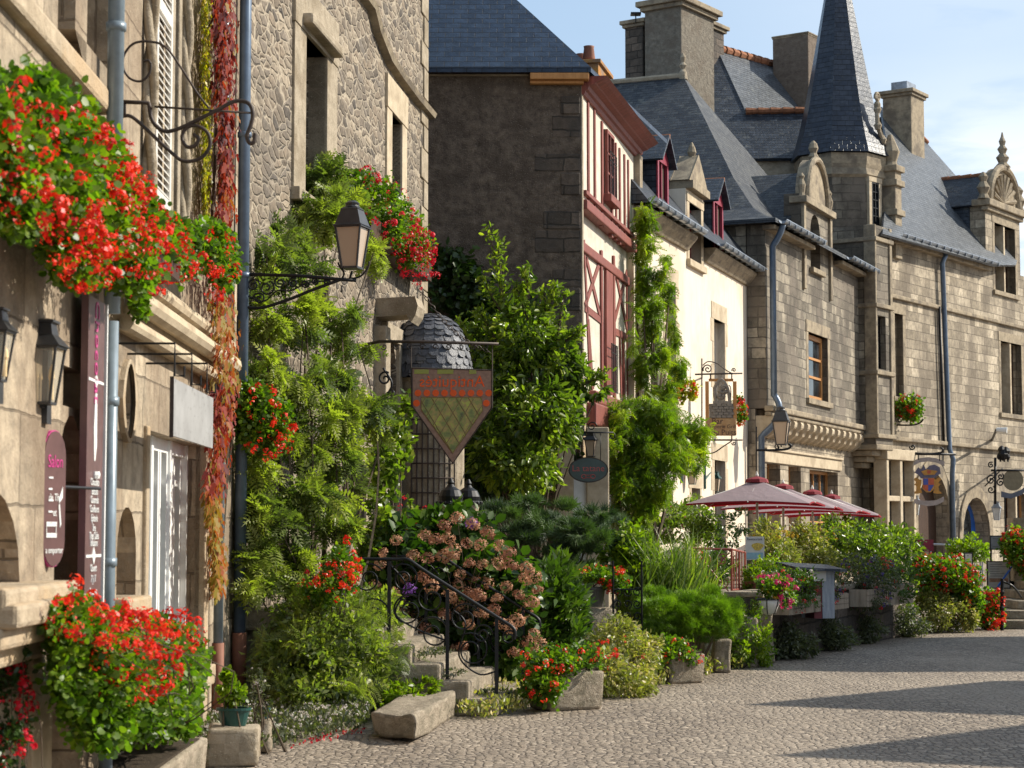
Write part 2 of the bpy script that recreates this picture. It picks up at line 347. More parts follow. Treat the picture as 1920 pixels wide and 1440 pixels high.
def finish(me, mat, off, smooth):
    me.materials.append(mat if not isinstance(mat, str) else M[mat])
    n = len(me.vertices)
    if n == 0: return
    co = np.empty(n*3); me.vertices.foreach_get('co', co); co = co.reshape(-1, 3) + np.array(off)
    uvl = me.uv_layers.new(name='UVMap')
    np_ = len(me.polygons); nor = np.empty(np_*3); me.polygons.foreach_get('normal', nor); nor = nor.reshape(-1, 3)
    lt = np.empty(np_, int); me.polygons.foreach_get('loop_total', lt)
    lv = np.empty(len(me.loops), int); me.loops.foreach_get('vertex_index', lv)
    N = np.repeat(nor, lt, axis=0); P = co[lv]
    T = np.stack([-N[:, 1], N[:, 0], np.zeros(len(N))], 1); L = np.linalg.norm(T, axis=1, keepdims=True)
    flat = L[:, 0] < .1; T = np.where(flat[:, None], np.array([[1., 0, 0]]), T/np.maximum(L, 1e-6))
    B = np.cross(N, T); B = np.where(flat[:, None], np.array([[0., 1, 0]]), B)
    uv = np.stack([(P*T).sum(1), (P*B).sum(1)], 1)
    uvl.data.foreach_set('uv', uv.ravel().astype(np.float32))
    if smooth: me.polygons.foreach_set('use_smooth', [True]*np_)
def root(name, label, cat, loc, group=None, kind=None, rotz=0):
    o = bpy.data.objects.new(name, None); scene.collection.objects.link(o); o.location = loc
    o.empty_display_size = .2; o.rotation_euler = (0, 0, rotz)
    ORIG[o.name] = tuple(loc); tag(o, label, cat, group, kind); return o
def tag(o, label=None, cat=None, group=None, kind=None):
    if label: o['label'] = label
    if cat: o['category'] = cat
    if group: o['group'] = group
    if kind: o['kind'] = kind
    return o
def copy_tree(o, parent=None):
    c = o.copy(); scene.collection.objects.link(c)
    if parent is not None: c.parent = parent
    ORIG[c.name] = ORIG[o.name]
    for ch in list(o.children): copy_tree(ch, c)
    return c

# ---------------------------------------------------------------- projection: where a sight line meets a real plane
_cp, _sp = math.cos(PITCH), math.sin(PITCH)
def ray(u, v):
    x = (u-960)/FPX; y = (720-v)/FPX
    return Vector((x, _cp - y*_sp, _sp + y*_cp))
CP = Vector((0, 0, CAMH))
def at(u, v, d):
    r = ray(u, v); return CP + r*(d/r.y)
def ground(u, v, z=0.0):
    r = ray(u, v); return CP + r*((z-CAMH)/r.z)
def hit(u, v, p0, n):
    r = ray(u, v); n = Vector(n); return CP + r*((Vector(p0)-CP).dot(n)/r.dot(n))
class Frame:
    def __init__(s, ax, ay, deg):
        t = R(deg); s.a = Vector((ax, ay, 0)); s.d = Vector((math.sin(t), math.cos(t), 0)); s.n = Vector((math.cos(t), -math.sin(t), 0))
    def p(s, x, z, o=0.0): return s.a + s.d*x + s.n*o + Vector((0, 0, z))
    def sz(s, u, v, o=0.0):
        h = hit(u, v, s.a + s.n*o, s.n) - s.a
        return (h.dot(s.d), h.z)
    def S(s, u, v=900, o=0.0): return s.sz(u, v, o)[0]
    def Z(s, u, v, o=0.0): return s.sz(u, v, o)[1]
def rect(F, u0, u1, top, bot, vm=None, o=0.0):
    s0 = F.S(u0, top[1], o); s1 = F.S(u1, top[1], o); return (s0, s1, F.Z(*bot, o), F.Z(*top, o))
def rpoly(r): s0, s1, z0, z1 = r; return [(s0, z0), (s1, z0), (s1, z1), (s0, z1)]
def arch(r, rise=None, n=9, pointed=False):
    s0, s1, z0, z1 = r; c = (s0+s1)/2; w = (s1-s0)/2; rise = rise or w
    pts = [(s0, z0), (s1, z0)]
    for i in range(n+1):
        a = math.pi*i/n; pts.append((c + w*math.cos(a), z1-rise + rise*math.sin(a)))
    return pts

def wall_mesh(F, outline, holes, reveal=.3, thick=.45, mb=None):
    mb = mb or MB()
    loops = [outline] + holes
    tris = tessellate_polygon([[Vector((x, z, 0)) for x, z in lp] for lp in loops])
    flat = [p for lp in loops for p in lp]
    mb.add([F.p(x, z, 0) for x, z in flat], [tuple(t) for t in tris])
    n = len(outline)
    mb.add([F.p(x, z, 0) for x, z in outline] + [F.p(x, z, -thick) for x, z in outline], [(i, (i+1) % n, n+(i+1) % n, n+i) for i in range(n)])
    for h in holes:
        n = len(h)
        mb.add([F.p(x, z, 0) for x, z in h] + [F.p(x, z, -reveal) for x, z in h], [(i, (i+1) % n, n+(i+1) % n, n+i) for i in range(n)])
    return mb
def surround(F, r, w, o0=-.002, o1=.03, mat='trim', parent=None, lintel=None, sill=True, name='window_surround'):
    s0, s1, z0, z1 = r; mb = MB(); lw = lintel or w
    mb.fbox(F, s0-w, s0, z0, z1, o0-.2, o1); mb.fbox(F, s1, s1+w, z0, z1, o0-.2, o1)
    mb.fbox(F, s0-w-.02, s1+w+.02, z1, z1+lw, o0-.2, o1+.012)
    if sill: mb.fbox(F, s0-w-.03, s1+w+.03, z0-.14, z0, o0-.25, o1+.07)
    return mb.build(name, mat, parent, bevel=.008)
def window(F, r, parent, recess=.24, cols=2, rows=3, fw=.055, bar=.028, mat='white', gmat='glass', name='window', mid=None):
    s0, s1, z0, z1 = r; o = -recess; mb = MB()
    mb.fbox(F, s0, s0+fw, z0, z1, o, o+.06); mb.fbox(F, s1-fw, s1, z0, z1, o, o+.06)
    mb.fbox(F, s0+fw, s1-fw, z0, z0+fw, o, o+.06); mb.fbox(F, s0+fw, s1-fw, z1-fw, z1, o, o+.06)
    w = (s1-s0-2*fw); h = z1-z0-2*fw
    for i in range(1, cols):
        c = s0+fw+w*i/cols; b = mid if (mid and i == cols//2) else bar
        mb.fbox(F, c-b/2, c+b/2, z0+fw, z1-fw, o+.005, o+.055)
    for j in range(1, rows):
        c = z0+fw+h*j/rows; mb.fbox(F, s0+fw, s1-fw, c-bar/2, c+bar/2, o+.01, o+.05)
    w_ = mb.build(name, mat, parent)
    MB().fbox(F, s0, s1, z0, z1, o-.03, o+.012).build('pane', gmat, w_)
    return w_
def panel(F, r, parent, recess, mat, name, poly=None):
    mb = MB(); s0, s1, z0, z1 = r
    if poly: mb.prism(F, poly, -recess-.05, -recess)
    else: mb.fbox(F, s0, s1, z0, z1, -recess-.05, -recess)
    return mb.build(name, mat, parent)
def slabroof(pts, nrm, thick=.07): return MB().slab(pts, thick, nrm)
def pipe(pts, r, mat, parent, name='drainpipe', clips=True, base=None):
    mb = MB(); mb.tube(pts, r, 10)
    if clips:
        a, b = Vector(pts[0]), Vector(pts[-1]); L = (b-a).length; k = max(1, int(L/1.4))
        for i in range(k+1):
            c = a + (b-a)*((i+.5)/(k+1)); mb.tube([c-Vector((0, 0, .025)), c+Vector((0, 0, .025))], r*1.22, 10)
    return mb.build(name, mat, parent, smooth=True)
def scroll(c, ax, az, r, turns=1.6, start=0, sgn=1, n=40, inner=.12):
    c, ax, az = Vector(c), Vector(ax), Vector(az); out = []
    for i in range(n+1):
        t = i/n; a = start + sgn*2*math.pi*turns*t; rr = r*(1-t*(1-inner)); out.append(c + ax*math.cos(a)*rr + az*math.sin(a)*rr)
    return out
def bez(p0, p1, p2, p3, n=14):
    p0, p1, p2, p3 = map(Vector, (p0, p1, p2, p3)); o = []
    for i in range(n+1):
        t = i/n; o.append(p0*(1-t)**3 + p1*3*t*(1-t)**2 + p2*3*t*t*(1-t) + p3*t**3)
    return o
def smoothpath(pts, n=6):
    pts = [Vector(p) for p in pts]; o = []
    for i in range(len(pts)-1):
        a = pts[max(i-1, 0)]; b = pts[i]; c = pts[i+1]; d = pts[min(i+2, len(pts)-1)]
        for k in range(n):
            t = k/n
            o.append(.5*((2*b) + (c-a)*t + (2*a-5*b+4*c-d)*t*t + (3*b-a-3*c+d)*t**3))
    o.append(pts[-1]); return o
def text_mesh(txt, size, mat, parent, origin, ax, az, extrude=.002, name='lettering', mirror=False, align='CENTER', base_off=None):
    cu = bpy.data.curves.new(name, 'FONT'); cu.body = txt; cu.size = size; cu.extrude = extrude; cu.align_x = align; cu.align_y = 'CENTER'
    cu.resolution_u = 3
    ob = bpy.data.objects.new('tmp', cu); scene.collection.objects.link(ob)
    dg = bpy.context.evaluated_depsgraph_get(); me = bpy.data.meshes.new_from_object(ob.evaluated_get(dg))
    bpy.data.objects.remove(ob)
    ax, az, origin = Vector(ax), Vector(az), Vector(origin); n = ax.cross(az).normalized()
    off = parent_origin(parent)
    vs = [origin + ax*v.co.x*(-1 if mirror else 1) + az*v.co.y + n*v.co.z - off for v in me.vertices]
    m2 = bpy.data.meshes.new(name); m2.from_pydata(vs, [], [tuple(p.vertices) for p in me.polygons]); bpy.data.meshes.remove(me)
    finish(m2, mat, off, False)
    return link(name, m2, parent, off)
Zv = Vector((0, 0, 1)); Xv = Vector((1, 0, 0)); Yv = Vector((0, 1, 0))
# ================================================================ GROUND
mb = MB(); xs = [-60, -8, 0, 4, 8, 14, 60, 300]; 
g = []
mb.add([(-300, -60, 0), (400, -60, 0), (400, 600, 0), (-300, 600, 0)], [(0, 1, 2, 3)])
st = mb.build('cobbled_street', 'cobble'); st['kind'] = 'structure'; st['label'] = 'sunlit cobblestone street with long roof shadows across it'

# ================================================================ frames of the facades
FA = Frame(*at(440, 1000, 18.7)[:2], -0.92)
FB = Frame(-2.56, 18.9, 6.9)
GC = Frame(-1.6, 31.5, 90)
xC = at(1094, 1000, 31.5).x
FC = Frame(xC, 31.5, 12.5)
FD = Frame(2.25, 36.5, 18.4)
FE = Frame(at(1440, 1000, 46)[0], 46, 23.0)
FG = Frame(at(1672, 1000, 56)[0], 56, 34.2)
def back_box(F, s0, s1, z1, depth, mb, gap=.4, z0=0):
    # plain side and rear walls behind a facade
    mb.fbox(F, s0, s0+.3, z0, z1, -depth, -gap); mb.fbox(F, s1-.3, s1, z0, z1, -depth, -gap)
    mb.fbox(F, s0+.3, s1-.3, z0, z1, -depth, -depth+.3)
    return mb
def gutter(F, s0, s1, z, o, parent, r=.07, mat='zinc'):
    mb = MB(); n = 8
    vs = []
    for s in (s0, s1):
        for k in range(n+1):
            a = math.pi*(1+k/n); vs.append(F.p(s, z+math.sin(a)*r, o+math.cos(a)*r))
    mb.add(vs, [(k, k+1, n+2+k, n+1+k) for k in range(n)] )
    mb.fbox(F, s0, s1, z-.012, z+.012, o+r-.004, o+r+.014)
    c = s0+.3
    while c < s1: mb.fbox(F, c-.012, c+.012, z-r-.012, z+.02, o-r-.02, o+r+.018); c += .55
    return mb.build('gutter', mat, parent)

# ================================================================ HOUSE A : dressed stone shop at the left
A = root('stone_shop_house', 'beige dressed stone shop house at the left edge with a white shop window', 'house', FA.p(-3, 0, 0))
ztop = 8.6
hA = []
r_shop = (FA.S(272, 1000), FA.S(374, 1000), FA.Z(375, 1245), FA.Z(372, 835))
r_doorlow = (FA.S(104, 900), FA.S(158, 900), 0.02, FA.Z(150, 782))
r_trans = (FA.S(118, 730), FA.S(158, 730), FA.Z(158, 772), FA.Z(158, 700))
r_left = (FA.S(-90, 1000), FA.S(38, 1000), 0.95, FA.Z(10, 915))
r_up1 = (FA.S(108, 60), FA.S(163, 60), FA.Z(163, 140), ztop-.6)
r_up2 = (FA.S(309, 200), FA.S(346, 200), FA.Z(346, 430), 6.6)
r_up0 = (-7.6, -6.6, 4.55, ztop-.6)
el = []
c_s, c_z = FA.sz(235, 752); rx = (FA.S(245, 750)-FA.S(225, 750))/2; rz = (FA.Z(235, 682)-FA.Z(235, 825))/2
el = [(c_s+rx*math.cos(a)*(1-.15*abs(math.sin(a))), c_z+rz*math.sin(a)) for a in [2*math.pi*k/14 for k in range(14)]]
r_niche = (FA.S(219, 1030), FA.S(255, 1030), FA.Z(255, 1115), FA.Z(235, 950))
# door spandrel: quarter arch
s0, s1, z0, z1 = r_doorlow
doorpoly = arch(r_doorlow, rise=(s1-s0)*.75)
wm = wall_mesh(FA, [(-10.4, 0), (-.02, 0), (-.02, ztop), (-10.4, ztop)], [rpoly(r_shop), doorpoly, rpoly(r_trans), arch(r_left, rise=.45), rpoly(r_up1), rpoly(r_up2), rpoly(r_up0), el, arch(r_niche, rise=.3)], .32, .5)
back_box(FA, -10.4, -.02, ztop, 7, wm, .52)
wm.build('wall', 'ashlarA', A)
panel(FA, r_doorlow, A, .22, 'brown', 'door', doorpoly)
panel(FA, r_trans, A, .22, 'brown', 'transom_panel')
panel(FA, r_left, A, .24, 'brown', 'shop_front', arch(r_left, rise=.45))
panel(FA, (c_s-rx, c_s+rx, c_z-rz, c_z+rz), A, .2, 'stoneB', 'blind_slot', el)
panel(FA, r_niche, A, .22, 'stoneA', 'niche_back', arch(r_niche, rise=.3))
for r_ in (r_up1, r_up0): window(FA, r_, A, .27, 2, 5, .06, .03, 'offwhite', 'glass')
# mandorla frame and niche sill
mb = MB()
el2 = [(c_s+(x-c_s)*1.45, c_z+(z-c_z)*1.12) for x, z in el]; n = len(el)
mb.add([FA.p(x, z, .035) for x, z in el]+[FA.p(x, z, .035) for x, z in el2]+[FA.p(x, z, -.02) for x, z in el2], [(i, (i+1) % n, n+(i+1) % n, n+i) for i in range(n)]+[(n+i, n+(i+1) % n, 2*n+(i+1) % n, 2*n+i) for i in range(n)])
mb.build('slot_moulding', 'stoneA', A)
MB().fbox(FA, r_niche[0]-.08, r_niche[1]+.08, r_niche[2]-.2, r_niche[2]-.003, -.1, .10).build('niche_sill', 'stoneA', A, bevel=.02)
# shop window: three tall white casements with thick frames
s0, s1, z0, z1 = r_shop
f = MB(); w = (s1-s0)/3
for k in range(4):
    c = s0+w*k; f.fbox(FA, max(s0, c-.05), min(s1, c+.05), z0, z1, -.26, -.10)
f.fbox(FA, s0, s1, z0, z0+.1, -.24, -.12); f.fbox(FA, s0, s1, z1-.1, z1, -.24, -.12)
wf = f.build('shop_window', 'white', A)
for k in range(3):
    f = MB(); a = s0+w*k+.05; b = a+w-.1; c = (a+b)/2
    for q in (a+.03, c-.045, c+.045, b-.03): f.fbox(FA, q-.03, q+.03, z0+.1, z1-.1, -.235, -.15+.03*(k % 2))
    f.fbox(FA, a, b, z0+1.45, z0+1.5, -.232, -.17)
    f.build('casement', 'white', wf)
MB().fbox(FA, s0, s1, z0, z1, -.29, -.26).build('pane', 'glassgreen', wf)
mb = MB(); mb.fbox(FA, s0-.12, s0, z0-.1, z1+.02, -.05, .03); mb.fbox(FA, s1, s1+.24, z0-.6, z1+.04, -.05, .05); mb.fbox(FA, s0-.15, s1+.2, z0-.16, z0-.002, -.2, .12)
mb.build('shop_window_surround', 'stoneA', A, bevel=.012)
# roll mouldings above the shop
mb = MB(); za = FA.Z(400, 712)
sa = FA.S(212, 600)
for dz, o, rr in ((0, .07, .055), (.16, .12, .075), (.33, .08, .06)): mb.tube([FA.p(sa+.25*dz, za+dz, o), FA.p(FA.S(412, 700), za+dz, o)], rr, 10)
mb.fbox(FA, sa, FA.S(412, 700), za-.04, za+.40, -.05, .065)
mb.build('string_course', 'trimlight', A, smooth=False)
# sill band under the upper windows, capital, pilasters
zb = r_up1[2]
MB().fbox(FA, -10.3, FA.S(190, 200), zb-.15, zb-.003, -.05, .07).build('sill_band', 'stoneA', A, bevel=.03)
sc0, sc1 = FA.S(-60, 1130), FA.S(66, 1130)
mb = MB(); zc = FA.Z(40, 1112)
for k, (dz, o) in enumerate(((0, .12), (.07, .2), (.14, .27), (.19, .22))): mb.fbox(FA, FA.S(-80, 1100), sc1+o*.3, zc-.32+dz*1.4, zc-.32+dz*1.4+.11, -.25, o)
mb.build('capital', 'stoneA', A, bevel=.025)
MB().fbox(FA, FA.S(48, 1100), FA.S(86, 1100), 0, zc-.33, -.05, .05).build('pilaster', 'stoneA', A, bevel=.02)
# rope mouldings
for u0 in (267, 335):
    mb = MB(); s_ = FA.S(u0, 200); z_ = FA.Z(u0, 420); L = ztop-.4-z_
    for ph in (0, math.pi):
        mb.tube([FA.p(s_+math.cos(ph+t*22)*.028, z_+L*t/1.0, .05+math.sin(ph+t*22)*.028) for t in [i/150 for i in range(151)]], .033, 6)
    mb.build('rope_moulding', 'stoneB', A, smooth=True)
# white shutters with louvres
def shutter(F, s0, s1, z0, z1, o, parent, mat='offwhite'):
    mb = MB(); t = .035
    for a, b in ((s0, s0+.07), (s1-.07, s1)): mb.fbox(F, a, b, z0, z1, o, o+t)
    for z in (z0, (z0+z1)/2, z1-.09): mb.fbox(F, s0+.07, s1-.07, z, z+.09, o, o+t)
    z = z0+.1
    while z < z1-.1:
        p = F.p; a, b = s0+.068, s1-.068
        mb.hexa([p(a, z, o+t-.004), p(b, z, o+t-.004), p(b, z+.03, o+.004), p(a, z+.03, o+.004), p(a, z+.010, o+t-.002), p(b, z+.010, o+t-.002), p(b, z+.042, o+.006), p(a, z+.042, o+.006)])
        z += .055
    return mb.build('shutter', mat, parent)
shutter(FA, FA.S(276, 200), FA.S(306, 200), FA.Z(300, 400), 6.7, .03, A)
shutter(FA, r_up2[0]+.35, r_up2[1]-.02, r_up2[2]+.02, r_up2[3]-.02, -.12, A)
window(FA, r_up2, A, .26, 2, 4, .05, .03, 'offwhite')
mb = MB()
for u in (311, 324): s_ = FA.S(u, 200); mb.fbox(FA, s_, s_+.13, FA.Z(330, 420), ztop-.3, -.02, .045)
mb.build('window_jamb', 'stoneB', A, bevel=.01)
pipe([FA.p(FA.S(211, 500, .1), .1, .1), FA.p(FA.S(211, 500, .1), FA.Z(205, 600, .1), .1)], .043, 'pipegrey', A)
pipe([FA.p(FA.S(211, 500, .1), FA.Z(205, 585, .1), .1), FA.p(FA.S(211, 500, .1), ztop+.2, .1)], .050, 'pipegrey', A)
pipe([FA.p(FA.S(410, 1100, .08), FA.Z(410, 1205, .08), .08), FA.p(FA.S(410, 1100, .08), ztop+.2, .08)], .042, 'pipegrey', A)
pipe([FA.p(FA.S(410, 1100, .08), .12, .08), FA.p(FA.S(410, 1100, .08), FA.Z(410, 1205, .08), .08)], .052, 'terracotta', A, 'drainpipe_foot', clips=False)
mb = MB(); mb.add([FA.p(-10.7, ztop, .5), FA.p(.2, ztop, .5), FA.p(.2, ztop+3.2, -3.3), FA.p(-10.7, ztop+3.2, -3.3)], [(0, 1, 2, 3)])
mb.add([FA.p(-10.7, ztop, -7.2), FA.p(.2, ztop, -7.2), FA.p(.2, ztop+3.2, -3.3), FA.p(-10.7, ztop+3.2, -3.3)], [(3, 2, 1, 0)])
mb.build('roof', 'slate', A)
gutter(FA, -10.6, .1, ztop+.05, .55, A)

# ================================================================ HOUSE B : rubble stone
B = root('rubble_stone_house', 'tall rubble stone house behind the feathery climber, with deep granite framed windows', 'house', FB.p(5, 0, 0))
zB = 11.4; endB = FB.S(799, 300)
rB1 = rect(FB, 570, 610, (600, 96), (600, 390)); rB2 = rect(FB, 732, 751, (742, 222), (742, 420))
rB3 = rect(FB, 648, 683, (660, 862), (660, 985)); rBd = (FB.S(722, 900), FB.S(742, 900), .75, FB.Z(730, 640))
wm = wall_mesh(FB, [(0, 0), (endB, 0), (endB, zB), (0, zB)], [rpoly(rB1), rpoly(rB2), rpoly(rB3), arch(rBd)], .42, .55)
back_box(FB, 0, endB, zB, 7, wm, .57)
wm.build('wall', 'rubble', B)
window(FB, rB1, B, .36, 2, 4, .05, .03, 'darkwood'); window(FB, rB2, B, .2, 3, 5, .05, .03, 'darkwood'); window(FB, rB3, B, .3, 2, 2, .05, .03, 'darkwood')
panel(FB, rBd, B, .3, 'darkwood', 'door', arch(rBd))
surround(FB, rB1, .55, o1=.03, mat='stoneB', parent=B, lintel=.52)
mb = MB(); mb.fbox(FB, rB1[0]-.25, rB1[1]+.3, rB1[3]+.05, rB1[3]+.17, .0, .16); mb.build('window_hood', 'stoneB', B, bevel=.03)
surround(FB, rB2, .38, o1=.03, mat='trimlight', parent=B, lintel=.45)
surround(FB, rB3, .2, o1=.03, mat='stoneB', parent=B)
surround(FB, rBd, .22, o1=.05, mat='stoneB', parent=B, sill=False, name='door_surround')
# stepped drip moulding
pts = [(640, -60), (690, 8), (700, 50), (722, 105), (745, 140), (775, 180), (804, 214)]
mb = MB()
for (a, b), (c, d) in zip(pts[:-1], pts[1:]):
    s0, z0 = FB.sz(a, b); s1, z1 = FB.sz(c, d); 
    mb.hexa([FB.p(s0, z0-.07, .10), FB.p(s1, z1-.07, .10), FB.p(s1, z1-.10, -.05), FB.p(s0, z0-.10, -.05), FB.p(s0, z0, .13), FB.p(s1, z1, .13), FB.p(s1, z1+.05, -.05), FB.p(s0, z0+.05, -.05)])
mb.build('drip_moulding', 'trim', B)
# quoins at the far corner
mb = MB(); z = 0; k = 0
while z < zB-.4:
    w = .55 if k % 2 else .32; hh = .36+.05*((k*7) % 3)
    mb.fbox(FB, endB-w, endB+.03, z, z+hh-.015, -.5, .028); z += hh; k += 1
mb.build('quoins', 'stoneB', B, bevel=.012)
# projecting stone hood beam on the door pier
mb = MB(); s_ = FB.S(705, 570); zt = FB.Z(705, 560)
prof = [(0, zt-.24), (.3, zt-.22), (.40, zt-.21), (.46, zt-.31), (.52, zt-.22), (.55, zt-.1), (.51, zt+.02), (0, zt)]
Fcor = Frame(FB.p(s_, 0, 0).x, FB.p(s_, 0, 0).y, 90+6.9)
mb.prism(Fcor, prof, -.55, .02)
mb.build('stone_hood', 'stoneB', B, bevel=.04)
mb = MB(); mb.fbox(FB, s_-.12, s_+.2, 0, zt-.36, -.1, .16); mb.build('door_pier', 'stoneB', B, bevel=.02)
px, pz = FB.S(455, 600, .1), 0
pipe([FB.p(px, FB.Z(455, 1185, .1), .1), FB.p(px, zB, .1)], .055, 'zincblue', B)
pipe([FB.p(px, .25, .1), FB.p(px, FB.Z(455, 1185, .1), .1)], .068, 'terracotta', B, 'drainpipe_foot', clips=False)
mb = MB(); mb.add([FB.p(-.3, zB, .4), FB.p(endB+.3, zB, .4), FB.p(endB+.3, zB+3.5, -3.5), FB.p(-.3, zB+3.5, -3.5), FB.p(-.3, zB, -7.3), FB.p(endB+.3, zB, -7.3)], [(0, 1, 2, 3), (3, 2, 5, 4), (1, 5, 2), (0, 3, 4)])
mb.build('roof', 'slate', B)

# slate dome turret in the nook
T = root('slate_domed_turret', 'small round turret with a scaly slate dome behind the stained glass sign', 'turret', at(806, 1000, 27.6)-Vector((0, 0, at(806, 1000, 27.6).z)))
tc_ = at(806, 1000, 27.6); tc_.z = 0
zb_ = at(806, 712, 27.6).z; zt_ = at(806, 588, 27.6).z; rr = .57
mb = MB(); mb.lathe(tc_, [(rr*.83, 0), (rr*.83, zb_-.05), (rr*.9, zb_)], 20); mb.build('wall', 'stoneB', T)
# scales as real slates laid in courses
mb = MB(); H = zt_-zb_; nrow = 13
for j in range(nrow):
    t0 = j/nrow; a0 = t0*math.pi/2
    def pr(t): a = min(t, 1)*math.pi/2; return rr*math.cos(a)**.8+.01, zb_ + H*math.sin(a)
    n = max(6, int(26*math.cos(a0)**.8))
    r0, z0 = pr(t0-.03 if j else -.0); r1, z1 = pr(t0+1.6/nrow)
    for k in range(n):
        ph = 2*math.pi*(k+.5*(j % 2))/n; w = 2*math.pi/n*.5*.97; lift = .012+.006*((k*5+j*3) % 4)
        def P(r, a, z): return tc_ + Vector((r*math.cos(a), r*math.sin(a), z))
        zl = z0+(z1-z0)*.18; rl = r0+(r1-r0)*.18
        mb.add([P(r1, ph-w, z1), P(r1, ph+w, z1), P(rl+lift, ph+w, zl), P(r0+lift, ph+w*.5, z0), P(r0+lift, ph-w*.5, z0), P(rl+lift, ph-w, zl)], [(0, 5, 4, 3, 2, 1)])
mb.build('slate_dome', slate('fish scale slate', (.06, .065, .08), (.13, .13, .14), .5, .3, .25, .38), T)
mb = MB(); mb.lathe(tc_, [(rr*.8*math.cos(a*math.pi/20)+.001, zb_-.06+H*.96*math.sin(a*math.pi/20)) for a in range(11)], 16); mb.build('dome_core', 'slate', T)
# iron grille on the turret
mb = MB()
for k in range(9):
    a = R(-118 + k*9); p_ = tc_ + Vector((.5*math.cos(a), .5*math.sin(a), 0)); mb.tube([p_+Zv*(1.4), p_+Zv*3.3], .011, 5)
for j in range(10):
    z = 1.45+j*.2; mb.tube([tc_+Vector((.505*math.cos(R(-118+k*9)), .505*math.sin(R(-118+k*9)), z)) for k in range(9)], .011, 5)
mb.build('iron_grille', 'rust', T)

# ================================================================ HOUSE C : dark gable and red half timbering
C = root('half_timbered_house', 'half timbered house with dark roughcast end wall and red framed cream front', 'house', FC.p(0, 0, 0))
zeC = at(1100, 132, 31.5).z; endC = FC.S(1196, 500)
xL = -7.0
mb = MB()
sR = (xC-GC.a.x)
nq = []
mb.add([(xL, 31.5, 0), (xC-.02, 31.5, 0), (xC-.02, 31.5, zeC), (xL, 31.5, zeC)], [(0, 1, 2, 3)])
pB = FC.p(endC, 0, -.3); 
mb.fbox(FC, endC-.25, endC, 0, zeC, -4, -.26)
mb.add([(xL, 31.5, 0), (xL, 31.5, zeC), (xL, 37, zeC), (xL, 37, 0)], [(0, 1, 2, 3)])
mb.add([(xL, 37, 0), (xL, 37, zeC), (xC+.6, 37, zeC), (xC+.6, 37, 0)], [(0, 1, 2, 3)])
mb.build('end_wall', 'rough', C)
# rough corner stones showing through the render at the right
mb = MB(); z = 2.2; k = 0
while z < zeC-.45:
    hh = .24+.07*((k*5) % 3); w = .35+.28*((k*3) % 4)/2
    z += hh; k += 1
    if k % 3 != 1: mb.box((xC-w, 31.492-.012*(k % 2), z-hh), (xC-.035, 31.53, z-.02))
mb.build('corner_stones', 'quoin', C, bevel=.02)
MB().fbox(FC, -.001, .10, 0, zeC-.1, -.25, .0).build('stone_edge', 'stoneB', C, bevel=.015); MB().fbox(FC, endC-.32, endC, 0, zeC-.35, -.25, .10).build('stone_edge', 'stoneB', C, bevel=.015)
# storey levels
zJ = FC.Z(1185, 474); zJ2 = FC.Z(1165, 772)
mb = MB(); mb.fbox(FC, .1, endC-.33, zJ+.1, zeC-.05, -.22, -.02); mb.build('upper_infill', 'infill', C)
mb = MB(); mb.fbox(FC, .1, endC-.25, zJ2, zJ+.1, -.35, -.12); mb.build('lower_infill', 'infill', C)
beams = []
def beam(F, a, b, w, o0, o1, name='beam'):
    sa, za = F.sz(*a, o1); sb, zb = F.sz(*b, o1); d = Vector((sb-sa, zb-za)); L = d.length; d /= L; q = Vector((-d.y, d.x))*w/2
    mb = MB(); c = [(sa-q.x, za-q.y), (sb-q.x, zb-q.y), (sb+q.x, zb+q.y), (sa+q.x, za+q.y)]
    if (c[1][0]-c[0][0])*(c[2][1]-c[1][1])-(c[1][1]-c[0][1])*(c[2][0]-c[1][0]) < 0: c = c[::-1]
    mb.prism(F, c, o0, o1); return mb.build(name, 'redwood', C, bevel=.012)
for u, vt, vb, w in ((1104, 190, 390, .16), (1116, 205, 405, .15), (1130, 228, 425, .2), (1148, 255, 445, .2), (1156, 268, 450, .13), (1163, 278, 458, .16), (1172, 290, 462, .16), (1179, 300, 466, .12)):
    beam(FC, (u, vt), (u+1, vb), w*.68, -.06, .006, 'post')
zWt = FC.Z(1131, 240); zWb = FC.Z(1147, 378)
rC1 = (FC.S(1132, 300)+.05, FC.S(1147, 300)-.05, zWb, zWt)
window(FC, rC1, C, -.0, 2, 3, .06, .035, 'redwood')
MB().fbox(FC, rC1[0]-.1, rC1[1]+.1, zWb-.13, zWb, -.02, .14).build('window_sill', 'redwood', C, bevel=.01)
MB().fbox(FC, .1, endC-.3, zJ+.03, zJ+.19, -.2, .06).build('jetty_beam', 'redwood', C, bevel=.02)
MB().fbox(FC, .1, endC-.3, zJ+.27, zJ+.34, -.2, .05).build('rail', 'redwood', C, bevel=.01)
MB().fbox(FC, .02, endC-.25, zJ-.60, zJ-.44, -.3, -.06).build('jetty_beam', 'redwood', C, bevel=.02)
ho = -.12
for a, b in (((1101, 486), (1127, 597)), ((1127, 486), (1098, 573)), ((1153, 500), (1176, 613)), ((1176, 510), (1152, 607)), ((1098, 577), (1127, 600)), ((1155, 622), (1176, 632)), ((1096, 450), (1107, 700)), ((1176, 520), (1178, 740)), ((1163, 630), (1166, 745)), ((1104, 600), (1112, 730))):
    beam(FC, a, b, .11, -.2, -.10, 'brace')
for u, vt, vb, w in ((1129, 470, 745, .2), (1152, 480, 755, .2), (1170, 630, 760, .13)): beam(FC, (u, vt), (u+2, vb), w*.75, -.2, -.085, 'post')
rC2 = (FC.S(1133, 600, -.1)+.08, FC.S(1147, 600, -.1)-.02, FC.Z(1150, 738), FC.Z(1131, 495))
